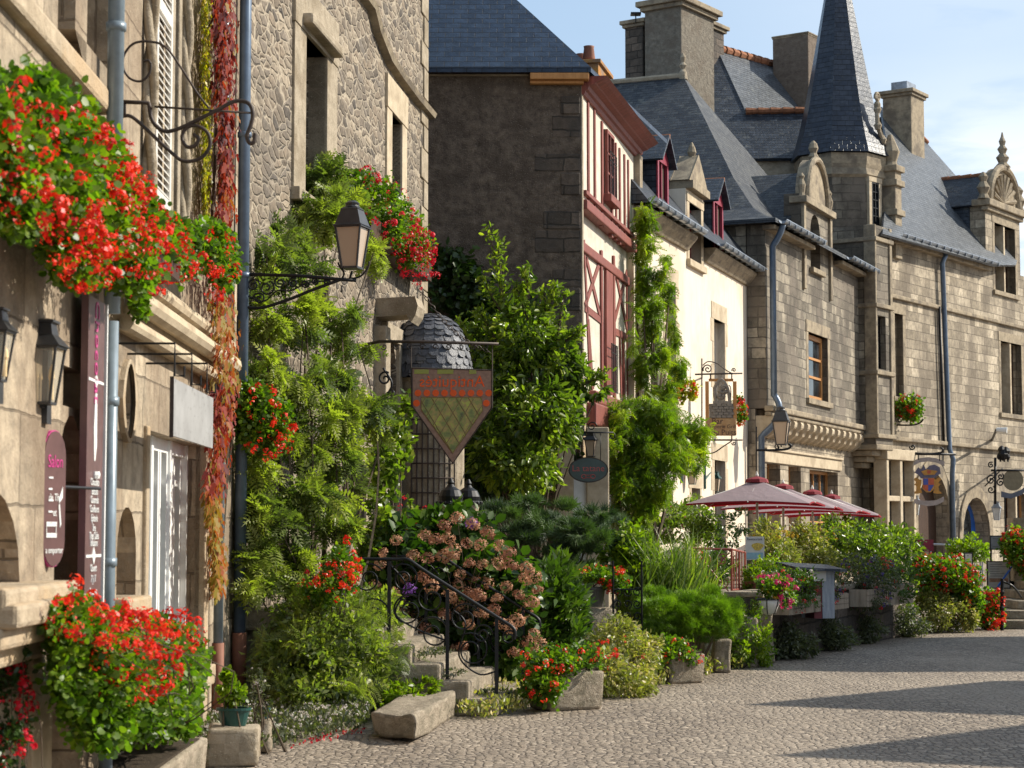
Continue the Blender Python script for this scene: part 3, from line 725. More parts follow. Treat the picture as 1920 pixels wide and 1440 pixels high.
mb = MB(); mb.fbox(FC, rC2[0], rC2[1], rC2[2], rC2[3], -.13, -.07); mb.build('shutter_panel', 'redwood', C)
mb = MB()
for k in range(6): c = rC2[0]+.03+(rC2[1]-rC2[0]-.06)*k/5; mb.tube([FC.p(c, rC2[2]+.02, .01), FC.p(c, rC2[2]+.85, .01)], .009, 5)
for z in (.03, .7, .85): mb.tube([FC.p(rC2[0], rC2[2]+z, .01), FC.p(rC2[1], rC2[2]+z, .01)], .009, 5)
mb.build('window_guard', 'iron', C)
mb = MB()
for k in range(5): c = rC1[0]+.03+(rC1[1]-rC1[0]-.06)*k/4; mb.tube([FC.p(c, rC1[2]+.02, .10), FC.p(c, rC1[2]+.75, .10)], .009, 5)
for z in (.03, .6, .75): mb.tube([FC.p(rC1[0], rC1[2]+z, .10), FC.p(rC1[1], rC1[2]+z, .10)], .009, 5)
mb.build('window_guard', 'iron', C)
mb = MB(); mb.fbox(FC, FC.S(1105, 750), endC-.3, zJ2-.05, zJ2+.16, -.3, .12); mb.fbox(FC, FC.S(1100, 790), FC.S(1150, 790), zJ2-.42, zJ2-.052, -.3, .16)
mb.build('oriel_base', 'redwood', C, bevel=.03)
# shop front at street level
rCd = (FC.S(1103, 900), FC.S(1116, 900), .3, FC.Z(1112, 850)); rCw = (FC.S(1140, 900), FC.S(1165, 900), .9, FC.Z(1150, 860))
wm = wall_mesh(FC, [(.0, 0), (endC-.3, 0), (endC-.3, zJ2), (.0, zJ2)], [rpoly(rCd), rpoly(rCw)], .3, .25)
wm.build('ground_floor_wall', 'stoneA', C)
window(FC, rCd, C, .25, 1, 3, .05, .03, 'white', 'glassgreen', 'door'); window(FC, rCw, C, .25, 2, 3, .05, .03, 'white')
g1 = Frame(at(1046, 1000, 30.9).x, 30.9, 90)
mb = MB(); mb.fbox(g1, 0, .25, 0, at(1050, 838, 30.9).z, -.45, 0); mb.fbox(g1, .45, .8, 0, at(1050, 800, 30.9).z, -.5, -.1)
mb.build('shop_pier', 'trimlight', C, bevel=.02)
mb = MB(); mb.fbox(g1, .25, .45, .2, at(1050, 870, 30.9).z, -.4, -.2); mb.build('shop_door_leaf', 'white', C)
# roof
ov = .28
e0 = Vector((xC+.13, 31.5-.22, zeC)); eL = Vector((xL, 31.5-.22, zeC)); rd = 2.6; pit = 1.2
rp = e0 + Vector((-rd, rd, rd*pit)); rpL = Vector((xL, e0.y+rd, zeC+rd*pit))
e1 = FC.p(endC+.1, zeC-.02, .55)
mb = MB(); mb.add([eL, e0, rp, rpL], [(0, 1, 2, 3)]); 
rp2 = rp + Vector((.7, 3.0, 0))
k0 = e0+(rp-e0)*.25; k1 = e1+(rp2-e1)*.25
e0b = FC.p(.05, zeC-.12, .42); e0b = e0
mb.add([e0, e1, k1 + Vector((0, 0, -.10)), k0], [(0, 1, 2, 3)]); mb.add([k0, k1+Vector((0, 0, -.10)), rp2, rp], [(0, 1, 2, 3)])
mb.add([rpL, rp, rp2, Vector((xL, 38.5, zeC+rd*pit))], [(0, 1, 2, 3)])
mb.add([eL-Zv*.08, e0-Zv*.08, e0, eL], [(0, 1, 2, 3)]); mb.add([e0-Zv*.08, e1-Zv*.08, e1, e0], [(0, 1, 2, 3)])
mb.build('roof', 'slateC', C)
# coved red eave under the street side
mb = MB(); q = [(-.1, -.40), (.03, -.39), (.05, -.33), (.09, -.31), (.11, -.25), (.20, -.22), (.22, -.2), (.33, -.15), (.40, -.1), (.0, -.1)]
for k in range(len(q)-1):
    (o0, z0), (o1, z1) = q[k], q[k+1]
    pass
Fe = FC
n = len(q); vs = [Fe.p(.0, zeC+z, o) for o, z in q] + [Fe.p(endC, zeC+z, o) for o, z in q]
mb.add(vs, [(i, (i+1) % n, n+(i+1) % n, n+i) for i in range(n)] + [tuple(range(n)), tuple(range(2*n-1, n-1, -1))]); mb.build('eave_cornice', 'redwood', C)
mb = MB(); xa = at(994, 140, 31.2).x
mb.box((xa, 31.28, zeC-.19), (xC+.1, 31.49, zeC-.085)); mb.box((xa, 31.36, zeC-.245), (xC+.02, 31.49, zeC-.192)); mb.build('eave_board', 'wood', C, bevel=.01)
MB().box((xL, 31.42, zeC-.10), (xa-.02, 31.49, zeC-.083)).build('verge', 'stoneB', C)
KC = Frame(at(1122, 150, 35.5).x, 35.5, 12.5)
zk0, zk1 = at(1120, 230, 35.5).z, at(1120, 118, 35.5).z
mb = MB(); mb.fbox(KC, 0, 1.3, zk0-2, zk1, -.42, .0); mb.fbox(KC, -.05, 1.35, zk1, zk1+.07, -.47, .05)
ch = mb.build('chimney', rough_mat('lichened brick', (.30, .12, .03), (.48, .24, .06), 6, .02, c3=(.20, .15, .12)), C, bevel=.01)
for s_ in (.2, .75):
    mb = MB(); mb.lathe(KC.p(s_-.05, zk1+.07, -.2-.25*(s_ > .5)), [(.10, 0), (.115, .05), (.09, .25), (.1, .28)], 12); mb.build('chimney_pot', 'terracotta', ch, smooth=True)

# ================================================================ HOUSE D : cream plaster
D = root('cream_house', 'cream plastered house with zinc gutter and three roof dormers', 'house', FD.p(5, 0, 0))
endD = FD.S(1413, 700); zeD = FD.Z(1420, 512, .3); zeD2 = FD.Z(1205, 372, .3)
zeD = (zeD+zeD2)/2
rD1 = rect(FD, 1250, 1266, (1258, 535), (1258, 790)); rD2 = rect(FD, 1338, 1358, (1338, 597), (1358, 775)); rD3 = rect(FD, 1339, 1359, (1339, 862), (1350, 1050)); rD4 = rect(FD, 1242, 1262, (1250, 905), (1250, 1020)); rD5 = rect(FD, 1296, 1312, (1300, 915), (1300, 1020))
rDd = rect(FD, 1291, 1313, (1300, 385), (1311, 498))
zs = rDd[3]
outl = [(0, 0), (endD, 0), (endD, zeD), (rDd[1]+.25, zeD), (rDd[1]+.25, zs+.25), (rDd[0]-.25, zs+.25), (rDd[0]-.25, zeD), (0, zeD)]
wm = wall_mesh(FD, outl, [rpoly(x) for x in (rD1, rD2, rD3, rD4, rD5, rDd)], .34, .4)
back_box(FD, 0, endD, zeD, 6, wm, .42)
wm.build('wall', 'cream', D)
for r_, mt in ((rD1, 'darkwood'), (rD2, 'offwhite'), (rD3, 'darkwood'), (rD4, 'darkwood'), (rD5, 'darkwood'), (rDd, 'crimson')):
    window(FD, r_, D, .26, 2, 4, .05, .03, mt)
def irregular_surround(F, r, parent, mat='trimlight', w=.3):
    s0, s1, z0, z1 = r; mb = MB(); z = z0; k = 0
    while z < z1:
        h = min(.5, z1-z); ww = w*(1.0 if k % 2 else .45)
        mb.fbox(F, s0-ww, s0, z, z+h-.006, -.15, .010); mb.fbox(F, s1, s1+ww, z, z+h-.006, -.15, .010); z += h; k += 1
    mb.fbox(F, s0-w*.8, s1+w*.8, z1, z1+.36, -.15, .014); mb.fbox(F, s0-.08, s1+.08, z0-.12, z0, -.2, .05)
    return mb.build('window_surround', mat, parent)
for r_ in (rD1, rD2, rD3, rD5): irregular_surround(FD, r_, D)
mb = MB(); z = 0; k = 0
while z < zeD-.6:
    w = .28 if k % 2 else .13; mb.fbox(FD, endD-w, endD+.012, z, z+.52, -.3, .012); z += .56+.06*(k % 3); k += 1
mb.build('quoins', 'trimlight', D)
# stone eave cornice broken by the stone dormer
for a, b in ((.0, rDd[0]-.3), (rDd[1]+.3, endD+.25)):
    mb = MB(); n = 7; vs = []
    prof = [(0, -.31), (.06, -.30), (.12, -.22), (.2, -.13), (.26, -.05), (.26, -.01), (0, -.01)]
    vs = [FD.p(a, zeD+z, o) for o, z in prof] + [FD.p(b, zeD+z, o) for o, z in prof]
    mb.add(vs, [(i, (i+1) % n, n+(i+1) % n, n+i) for i in range(n)] + [tuple(range(n)), tuple(range(2*n-1, n-1, -1))]); mb.build('eave_cornice', 'trim', D)
    gutter(FD, a, b, zeD+.09, .38, D, .085)
# roof
pD = math.tan(R(52)); ridgeD = 3.0
mb = MB(); mb.add([FD.p(-.1, zeD+.02, .34), FD.p(endD, zeD+.02, .34), FD.p(endD, zeD+ridgeD*pD, -ridgeD+.3), FD.p(-.1, zeD+ridgeD*pD, -ridgeD+.3), FD.p(-.1, zeD, -6.2), FD.p(endD, zeD, -6.2)], [(0, 1, 2, 3), (3, 2, 5, 4), (1, 5, 2), (0, 3, 4)])
mb.build('roof', 'slate', D)
def dormer(F, parent, s0, s1, z0, z1, zp, back, o=.05, wallmat='slate', framemat='crimson', roofmat='slate', fw=.1, over=.14, win=True, label=None):
    """box dormer: cheeks run back into the roof, gabled roof"""
    c = (s0+s1)/2; mb = MB()
    mb.fbox(F, s0, s0+.06, z0, z1, -back, o-.03); mb.fbox(F, s1-.06, s1, z0, z1, -back, o-.03)
    d = mb.build('dormer', wallmat, parent, label=label)
    mb = MB()
    mb.fbox(F, s0, s0+fw, z0, z1, o-.06, o); mb.fbox(F, s1-fw, s1, z0, z1, o-.06, o); mb.fbox(F, s0+fw, s1-fw, z1-fw, z1, o-.06, o); mb.fbox(F, s0-.03, s1+.03, z0-.06, z0, o-.06, o+.05)
    mb.prism(F, [(s0, z1), (s1, z1), (c, zp-.03)], o-.05, o-.005)
    mb.build('dormer_frame', framemat, d)
    if win:
        mb = MB(); mb.fbox(F, s0+fw, s1-fw, z0, z1-fw, o-.1, o-.07); mb.build('pane', 'darkwood', d)
        mb = MB(); mb.fbox(F, c-.025, c+.025, z0, z1-fw, o-.07, o-.03); mb.build('window_frame', framemat, d)
    p = F.p
    mb = MB()
    for a in (s0-over, s1+over):
        zz = z1 - (zp-z1)/(c-s0)*over
        q = [p(a, zz, o+over), p(c, zp, o+over), p(c, zp, -back), p(a, zz, -back)]
        if a < c: q = q[::-1]
        mb.slab(q, .05, (Vector(q[1])-Vector(q[0])).cross(Vector(q[2])-Vector(q[1])))
    mb.build('dormer_roof', roofmat, d)
    mb = MB(); mb.tube([p(c, zp+.01, o+over), p(c, zp+.01, -back)], .05, 6); mb.build('ridge_tiles', 'ridge', d)
    return d
a_ = FD.sz(1232, 380); b_ = FD.sz(1251, 385)
dormer(FD, D, a_[0], b_[0]+.05, zeD+.1, FD.Z(1234, 292), FD.Z(1242, 258), 1.9, .02)
a_ = FD.sz(1337, 450); b_ = FD.sz(1353, 455)
dormer(FD, D, a_[0], b_[0]+.1, zeD+.1, FD.Z(1338, 370), FD.Z(1345, 338), 1.7, .02)
# stone dormer head
s0, s1 = rDd[0]-.25, rDd[1]+.25; cD = (s0+s1)/2
mb = MB(); mb.fbox(FD, s0, s1+.0, zs+.252, zs+.42, -.35, .16); mb.prism(FD, [(s0-.05, zs+.42), (s1+.05, zs+.42), (cD, FD.Z(1300, 290))], -.3, .1)
mb.lathe(FD.p(cD, FD.Z(1300, 292), -.05), [(.09, -.1), (.06, 0), (.10, .08), (.07, .2), (.02, .3)], 8)
dd = mb.build('dormer_pediment', 'trim', D, bevel=.02)
mb = MB(); mb.fbox(FD, s0+.005, s0+.2, zeD, zs+.24, -1.8, -.402); mb.fbox(FD, s1-.2, s1-.005, zeD, zs+.24, -1.8, -.402); mb.build('dormer_cheek', 'stoneB', D)
surround(FD, rDd, .2, o1=.02, mat='trimlight', parent=D, sill=True)
mb = MB(); zz = FD.Z(1300, 300)
for sgn in (-1, 1):
    e = cD+sgn*((s1-s0)/2+.1); q = [FD.p(e, zs+.4, -.31), FD.p(cD, zz, -.31), FD.p(cD, zz, -2.0), FD.p(e, zs+.4, -2.0)]
    if sgn < 0: q = q[::-1]
    mb.slab(q, .05, (q[1]-q[0]).cross(q[2]-q[1]))
mb.build('dormer_roof', 'slateE', D)
pipe([FD.p(FD.S(1204, 700, .1), .2, .1), FD.p(FD.S(1204, 500, .1), zeD-.5, .1)], .07, 'offwhite', D)

# ================================================================ HOUSE E : granite with corbel table
E = root('granite_corbelled_house', 'grey granite house with steep hipped slate roof, row of stone corbels and arched dormer', 'house', FE.p(5, 0, 0))
endE = FE.S(1632, 640); zeE = FE.Z(1520, 450, .2)
zK = FE.Z(1545, 792)     # corbel band
rE1 = rect(FE, 1515, 1551, (1515, 622), (1551, 755)); rEd = rect(FE, 1519, 1537, (1530, 404), (1530, 505))
gf = [rect(FE, 1459, 1484, (1459, 868), (1460, 1030)), rect(FE, 1499, 1522, (1499, 873), (1500, 1030)), rect(FE, 1538, 1590, (1540, 880), (1545, 1030))]
outl = [(0, zK+.06), (endE, zK+.06), (endE, zeE), (FE.S(1556, 480), zeE), (FE.S(1556, 420), FE.Z(1556, 380)), (FE.S(1503, 420), FE.Z(1503, 362)), (FE.S(1503, 450), zeE), (0, zeE)]
wm = wall_mesh(FE, outl, [rpoly(rE1), arch(rEd)], .4, .45); back_box(FE, 0, endE, zeE, 12, wm, .47)
wm.build('wall', 'graniteE', E)
Fe2 = Frame(*FE.p(0, 0, -.28)[:2], 23.0)
wm = wall_mesh(Fe2, [(0, 0), (endE, 0), (endE, zK+.05), (0, zK+.05)], [rpoly(x) for x in gf], .5, .17)
wm.build('ground_floor_wall', 'graniteG', E)
for r_, cc in zip(gf, (2, 2, 4)): window(Fe2, r_, E, .34, cc, 3, .07, .045, 'wood')
mb = MB(); mb.fbox(Fe2, gf[0][0]-.3, gf[2][1]+.3, gf[0][3]+.02, gf[0][3]+.3, -.1, .05); mb.build('lintel', 'trimlight', E, bevel=.015)
mb = MB(); mb.fbox(Fe2, gf[0][0]-.3, gf[2][1]+.3, gf[0][3]+.302, gf[0][3]+.36, -.1, .1); mb.build('lintel_moulding', 'trimlight', E, bevel=.015)
window(FE, rE1, E, .2, 1, 3, .12, .06, 'wood'); window(FE, rEd, E, .35, 1, 2, .05, .03, 'darkwood')
surround(FE, rE1, .22, o1=.012, mat='trim', parent=E, lintel=.3)
mb = MB(); mb.fbox(FE, -.05, endE+.08, zK-.02, zK+.12, -.05, .18); mb.fbox(FE, -.03, endE+.05, zK-.12, zK-.022, -.05, .12); mb.build('corbel_table_moulding', 'trim', E, bevel=.03)
k = 0; c = .2
while c < endE-.1:
    prof = [(-.26, zK-.13), (.10, zK-.13), (.14, zK-.2), (.12, zK-.3), (.02, zK-.36), (-.02, zK-.46), (-.14, zK-.54), (-.26, zK-.6)]
    Fk = Frame(*FE.p(c, 0, 0)[:2], 23.0-90); 
    mb = MB(); n = len(prof); vs = [FE.p(c-.16, z, o) for o, z in prof]+[FE.p(c+.16, z, o) for o, z in prof]
    mb.add(vs, [(i, (i+1) % n, n+(i+1) % n, n+i) for i in range(n)]+[tuple(range(n)), tuple(range(2*n-1, n-1, -1))]); mb.build('corbel', 'trimlight', E, bevel=.02)
    c += .62; k += 1
# pyramidal hip with bell cast
apex = FE.p(5.3, at(1287, 142, 52.3).z, -3.7); rL = FE.p(5.3, apex.z, -11)
c0, c1 = FE.p(-.35, zeE, .35), FE.p(endE+.2, zeE, .35); b0, b1 = FE.p(-.35, zeE, -12), FE.p(endE+.2, zeE, -12)
def bell(a, b, t, drop): return a+(b-a)*t + Vector((0, 0, -drop))
mb = MB()
lv = [(0, 0), (.09, .32), (.22, .60), (.42, .62), (.7, .30), (1, 0)]
for i in range(len(lv)-1):
    (t0, d0), (t1, d1) = lv[i], lv[i+1]
    A0, A1 = bell(c0, apex, t0, d0), bell(c0, apex, t1, d1); B0, B1 = bell(c1, apex, t0, d0), bell(c1, apex, t1, d1)
    C0, C1 = bell(b0, rL, t0, d0), bell(b0, rL, t1, d1); D0, D1 = bell(b1, rL, t0, d0), bell(b1, rL, t1, d1)
    if t1 == 1: mb.add([A0, B0, apex], [(0, 1, 2)])
    else: mb.add([A0, B0, B1, A1], [(0, 1, 2, 3)])
    mb.add([C0, A0, A1, C1], [(0, 1, 2, 3)]); mb.add([B0, D0, D1, B1], [(0, 1, 2, 3)])
mb.add([c0-Zv*.1, c1-Zv*.1, c1, c0], [(0, 1, 2, 3)]); mb.add([b0-Zv*.1, c0-Zv*.1, c0, b0], [(0, 1, 2, 3)])
mb.build('roof', 'slateE', E)
mb = MB(); mb.tube([apex, rL], .09, 8); mb.build('ridge_tiles', 'stoneB', E)
mb = MB(); mb.lathe(apex, [(.12, -.1), (.1, .1), (.05, .18), (.11, .28), (.05, .36), (.08, .5), (.02, .62)], 10); mb.build('finial', 'stoneB', E)
for a, b in ((-.1, FE.S(1510, 450)), (FE.S(1562, 470), endE+.15)): 
    gutter(FE, a, b, zeE-.02, .45, E, .09)
    mb = MB(); mb.fbox(FE, a, b, zeE-.22, zeE-.11, -.05, .26); mb.build('eave_cornice', 'trim', E, bevel=.02)
# arched stone dormer front
s0, s1 = FE.S(1503, 420), FE.S(1556, 420); zE_ = FE.Z(1530, 385); cE = (s0+s1)/2
mb = MB(); mb.fbox(FE, s0-.08, s1+.08, zE_-.15, zE_+.02, -.3, .16)
cur = [(cE+(s1-s0)*.36*math.cos(math.pi*k/12), zE_+.02+1.15*math.sin(math.pi*k/12)) for k in range(13)]
mb.prism(FE, cur, -.25, .02); 
mb.build('dormer_gable', 'trim', E, bevel=.015)
mb = MB(); mb.tube([FE.p(x, z, .05) for x, z in cur], .085, 8); 
mb.lathe(FE.p(cE, cur[6][1]+.02, -.05), [(.1, 0), (.14, .06), (.08, .16), (.13, .28), (.1, .4), (.03, .48)], 8)
for s_ in (s0+.05, s1-.05): mb.lathe(FE.p(s_, zE_, 0), [(.1, 0), (.07, .1), (.1, .3), (.05, .45), (.08, .52), (.03, .6)], 8)
mb.build('dormer_moulding', 'trim', E)
mb = MB(); mb.fbox(FE, s0, s0+.2, zE_-2.3, zE_-.155, -.05, .07); mb.fbox(FE, s1-.2, s1, zE_-2.3, zE_-.155, -.05, .07)
mb.fbox(FE, rEd[0]-.15, rEd[1]+.15, rEd[2]-.15, rEd[2]-.02, 0, .12); mb.build('dormer_pilasters', 'trim', E, bevel=.015)
mb = MB(); zr = FE.Z(1520, 320); zw = FE.Z(1503, 395)
for sgn in (-1, 1):
    e = cE+sgn*(s1-s0)*.62; q = [FE.p(e, zw-.5, -.26), FE.p(cE, zr, -.26), FE.p(cE, zr, -4.6), FE.p(e, zw-.5, -4.6)]
    if sgn < 0: q = q[::-1]
    mb.slab(q, .06, (q[1]-q[0]).cross(q[2]-q[1]))
mb.build('dormer_roof', 'slateE', E)
mb = MB(); mb.fbox(FE, s0+.02, s0+.12, zeE-.3, zw-.1, -3.2, -.3); mb.fbox(FE, s1-.12, s1-.02, zeE-.3, zw-.1, -3.2, -.3); mb.build('dormer_cheek', 'slate', E)
zt_ = zeE-.1
pipe(smoothpath([FE.p(.12, zt_, .4), FE.p(.12, zt_-.25, .3), FE.p(.12, zt_-.5, .14)], 4)+[FE.p(.12, zK+.35, .14)]+smoothpath([FE.p(.12, zK+.35, .16), FE.p(.1, zK+.1, .27), FE.p(.0, zK-.25, .22), FE.p(-.05, zK-.6, -.12)], 4)+[FE.p(-.05, .2, -.12)], .075, 'zincblue', E, clips=False)

# ================================================================ HOUSE G : golden granite manor with stair tower
G = root('golden_granite_manor', 'golden granite manor at the right end with grey slate roof, carved dormer and arched door', 'manor house', FG.p(5, 0, 0))
endG = FG.S(1960, 700)+2.5; zeG = FG.Z(1780, 470, .25)
zS1 = FG.Z(1800, 586); zS2 = FG.Z(1800, 834)
rG1 = rect(FG, 1677, 1692, (1680, 588), (1690, 745)); rG2 = rect(FG, 1876, 1914, (1880, 640), (1885, 775)); rGd = rect(FG, 1864, 1902, (1866, 418), (1870, 545))
rGg = rect(FG, 1682, 1697, (1682, 862), (1690, 1005)); rGdoor = rect(FG, 1717, 1775, (1730, 885), (1730, 1085)); rGblue = rect(FG, 1802, 1852, (1812, 932), (1812, 1030)); rGr = rect(FG, 1882, 1930, (1890, 925), (1890, 1040))
sD0, sD1 = FG.S(1848, 450), FG.S(1912, 450); zDt = FG.Z(1880, 398)
outl = [(-.3, 0), (endG, 0), (endG, zeG), (sD1, zeG), (sD1, zDt), (sD0, zDt), (sD0, zeG), (-.3, zeG)]
wm = wall_mesh(FG, outl, [rpoly(rG1), rpoly(rG2), rpoly(rGd), arch(rGdoor), arch(rGblue), rpoly(rGr)], .42, .5); back_box(FG, -.3, endG, zeG, 9, wm, .52)
wm.build('wall', 'graniteG', G)
for r_ in (rG1, rG2, rGd): window(FG, r_, G, .34, 2, 4, .06, .04, 'darkwood')
for r_ in (rG2, rGd, rGr):
    c = (r_[0]+r_[1])/2; mb = MB(); mb.fbox(FG, c-.06, c+.06, r_[2], r_[3], -.30, -.02); mb.build('mullion', 'trimlight', G)
panel(FG, rGdoor, G, .36, 'darkwood', 'door', arch(rGdoor))
panel(FG, rGblue, G, .41, 'blue', 'blue_arched_window', arch(rGblue))
s0, s1, z0, z1 = rGblue; w = (s1-s0)
panel(FG, rGblue, G, .385, 'glass', 'pane', arch((s0+w*.3, s1-w*.2, z0+.15, z1-.25)))
window(FG, rGr, G, .34, 2, 1, .06, .04, 'wood')
for r_ in (rG2, rGd, rG1): surround(FG, r_, .2, o1=.012, mat='trim', parent=G, lintel=.3)
def archband(F, r, w, o, mat, parent, name='arch_moulding'):
    s0, s1, z0, z1 = r; c = (s0+s1)/2; rr = (s1-s0)/2; pts = []
    ins = [(s1, z0)]+[(c+rr*math.cos(math.pi*i/10), z1-rr+rr*math.sin(math.pi*i/10)) for i in range(11)]+[(s0, z0)]
    out = [(s1+w, z0)]+[(c+(rr+w)*math.cos(math.pi*i/10), z1-rr+(rr+w*1.3)*math.sin(math.pi*i/10)) for i in range(11)]+[(s0-w, z0)]
    n = len(ins); mb = MB(); P = F.p
    mb.add([P(x, z, o) for x, z in ins]+[P(x, z, o) for x, z in out]+[P(x, z, -.01) for x, z in ins]+[P(x, z, -.01) for x, z in out],
           [(i, n+i, n+i+1, i+1) for i in range(n-1)]+[(n+i, 3*n+i, 3*n+i+1, n+i+1) for i in range(n-1)]+[(i+1, 2*n+i+1, 2*n+i, i) for i in range(n-1)])
    return mb.build(name, mat, parent)
archband(FG, rGdoor, .3, .06, 'trim', G); archband(FG, rGblue, .28, .06, 'trim', G)
mb = MB()
for z, o in ((zS1, .1), (zS2, .14)): mb.fbox(FG, -.3, endG, z-.07, z+.05, -.05, o)
mb.build('string_course', 'trim', G, bevel=.025)
mb = MB(); mb.fbox(FG, .05, sD0-.05, zeG-.22, zeG-.06, -.05, .2); mb.build('eave_cornice', 'trim', G, bevel=.03)
gutter(FG, .05, sD0-.02, zeG+.02, .38, G, .09)
pitG = 53; nG = (FG.n*math.sin(R(pitG)) + Zv*math.cos(R(pitG)))
p0G = FG.p(0, zeG+.02, .35)
gp = [hit(u, v, p0G, nG) for u, v in ((1655, 438), (1866, 497), (1905, 497), (1912, 470), (1800, 338), (1738, 268), (1664, 205), (1652, 200), (1668, 300))]
slabroof(gp, nG, .08).build('roof', 'slateG', G)
mb = MB()
topz = gp[6]; 
# rear slope so the roof is closed from other sides
rb = [gp[5], (gp[6]+gp[5])/2, gp[6]]
bk = [p - FG.n*7 - Zv*6 for p in rb]
mb.add(rb+bk, [(0, 1, 4, 3), (1, 2, 5, 4)]); mb.add([gp[5], bk[0], gp[4]-FG.n*2-Zv*2, gp[4]], [(0, 1, 2, 3)]); mb.build('rear_roof', 'slateG', G)
def ridge_run(a, b, parent, mat='ridge', r=.11, step=.36):
    a, b = Vector(a), Vector(b); L = (b-a).length; n = max(1, int(L/step)); mb = MB(); d = (b-a)/n
    for k in range(n): mb.tube([a+d*k, a+d*(k+.55), a+d*(k+1.02)], r*1.15, 8, r1=r*.85)
    return mb.build('ridge_tiles', mat, parent)
ridge_run(gp[6], gp[5], G)
# carved dormer
mb = MB(); mb.fbox(FG, sD0-.15, sD1+.15, zDt, zDt+.22, -.4, .22); mb.fbox(FG, sD0-.08, sD1+.08, zDt-.14, zDt-.002, -.1, .12); mb.build('dormer_cornice', 'trim', G, bevel=.03)
cG = (sD0+sD1)/2; wG = (sD1-sD0)*.42; hG = FG.Z(1880, 318)-zDt-.2
cur = [(cG+wG*math.cos(math.pi*k/14), zDt+.22+hG*math.sin(math.pi*k/14)) for k in range(15)]
mb = MB(); mb.prism(FG, cur, -.25, .04); dg = mb.build('dormer_gable', 'trim', G)
mb = MB(); mb.tube([FG.p(x, z, .07) for x, z in cur], .12, 8)
for k in range(9): a = math.pi*(k+.5)/9; mb.tube([FG.p(cG, zDt+.3, .04), FG.p(cG+wG*.75*math.cos(a), zDt+.3+hG*.75*math.sin(a), .06)], .03, 6, r1=.09)
for s_, sg in ((sD0, -1), (sD1, 1)):
    mb.lathe(FG.p(s_+.05*sg, zDt+.22, -.02), [(.2, 0), (.13, .15), (.22, .35), (.1, .55), (.16, .7), (.04, .85)], 8)
mb.build('dormer_carving', 'trim', dg)
mb = MB(); zf = zDt+.22+hG
mb.lathe(FG.p(cG+.1, zf-.05, 0), [(.2, 0), (.26, .12), (.14, .25), (.22, .42), (.10, .55), (.17, .7), (.08, .82), (.12, .95), (.05, 1.1), (.02, 1.25)], 8); mb.build('finial', 'stoneB', dg)
# dormer roof running back
mb = MB(); zr = FG.Z(1850, 322); 
a0 = hit(1733, 338, p0G, nG)
pk = FG.p(cG, zf-.15, -.26); 
ridgeback = Vector((a0.x, a0.y, pk.z))
dirb = -FG.n; 
q0 = FG.p(sD0-.12, zDt+.05, -.26); q1 = pk; q2 = pk+dirb*5.0; q3 = FG.p(sD0-.12, zDt+.05, -5.26)
mb.slab([q0, q1, q2, q3][::-1], .06, (q1-q2).cross(q0-q1)*-1)
q0 = FG.p(sD1+.12, zDt+.05, -.26); q3 = FG.p(sD1+.12, zDt+.05, -5.26); mb.slab([q0, q1, q2, q3], .06, (q1-q0).cross(q2-q1))
mb.build('dormer_roof', 'slate', dg); ridge_run(pk, pk+dirb*5.0, dg, r=.08)
mb = MB(); mb.fbox(FG, sD0, sD0+.12, zeG-.3, zDt, -3.6, -.51); mb.fbox(FG, sD1-.12, sD1, zeG-.3, zDt, -3.6, -.51); mb.build('dormer_cheek', 'slate', dg)
# chimneys
def chimney(u, v0, v1, d, w, L, ang, parent, mat, name='chimney', cap=.12, capmat='trim', capz=.12, bev=.03):
    K = Frame(at(u, (v0+v1)/2, d).x, d, ang); z0 = at(u, v1, d).z; z1 = at(u, v0, d).z
    mb = MB(); mb.fbox(K, 0, L, z0, z1, -w, 0); c = mb.build(name, mat, parent, bevel=bev)
    mb = MB(); mb.fbox(K, -cap, L+cap, z1, z1+capz, -w-cap, cap); mb.fbox(K, -cap*.5, L+cap*.5, z1-capz*.8, z1-.003, -w-cap*.5, cap*.5); mb.build('chimney_cap', capmat, c, bevel=.02)
    return c, K, z1
kG, K, z1 = chimney(1709, 172, 300, 64, 1.0, 1.1, 34, G, 'trim')
mb = MB(); mb.fbox(K, .15, .9, z1+.12, z1+.42, -.75, -.2); mb.build('chimney_cowl', 'zinc', kG)
pg = [FG.S(1766, 500, .14), 0]
sp = FG.S(1767, 500, .14); zj = FG.Z(1785, 855, .14)
pipe([FG.p(sp, zeG-.05, .3), FG.p(sp, zeG-.4, .14), FG.p(sp+.32, zj+.2, .14), FG.p(sp+.34, zj-.1, .24), FG.p(sp+.5, zj-.55, .14), FG.p(sp+.5, .3, .14)], .075, 'zincblue', G, clips=False)
pipe([FG.p(sp-.18, zS1, .10), FG.p(sp-.02, zS2, .10)], .04, 'iron', G, clips=False)
# mullioned ground floor window beside the tower foot (stone cross)
mb = MB()
rGm = rect(FG, 1648, 1694, (1650, 862), (1660, 1010))
panel(FG, rGm, G, -.02, 'glass', 'ground_floor_window')
s0, s1, z0, z1 = rGm; c = (s0+s1)/2
for a, b in ((s0-.16, s0), (c-.09, c+.09), (s1, s1+.16)): mb.fbox(FG, a, b, z0, z1, -.1, .3)
mb.fbox(FG, s0, c-.09, z1-1.15, z1-1.0, -.1, .29); mb.fbox(FG, c+.09, s1, z1-1.15, z1-1.0, -.1, .29); mb.fbox(FG, s0-.2, s1+.2, z1, z1+.3, -.1, .34)
mb.build('cross_mullion', 'trimlight', G, bevel=.02)

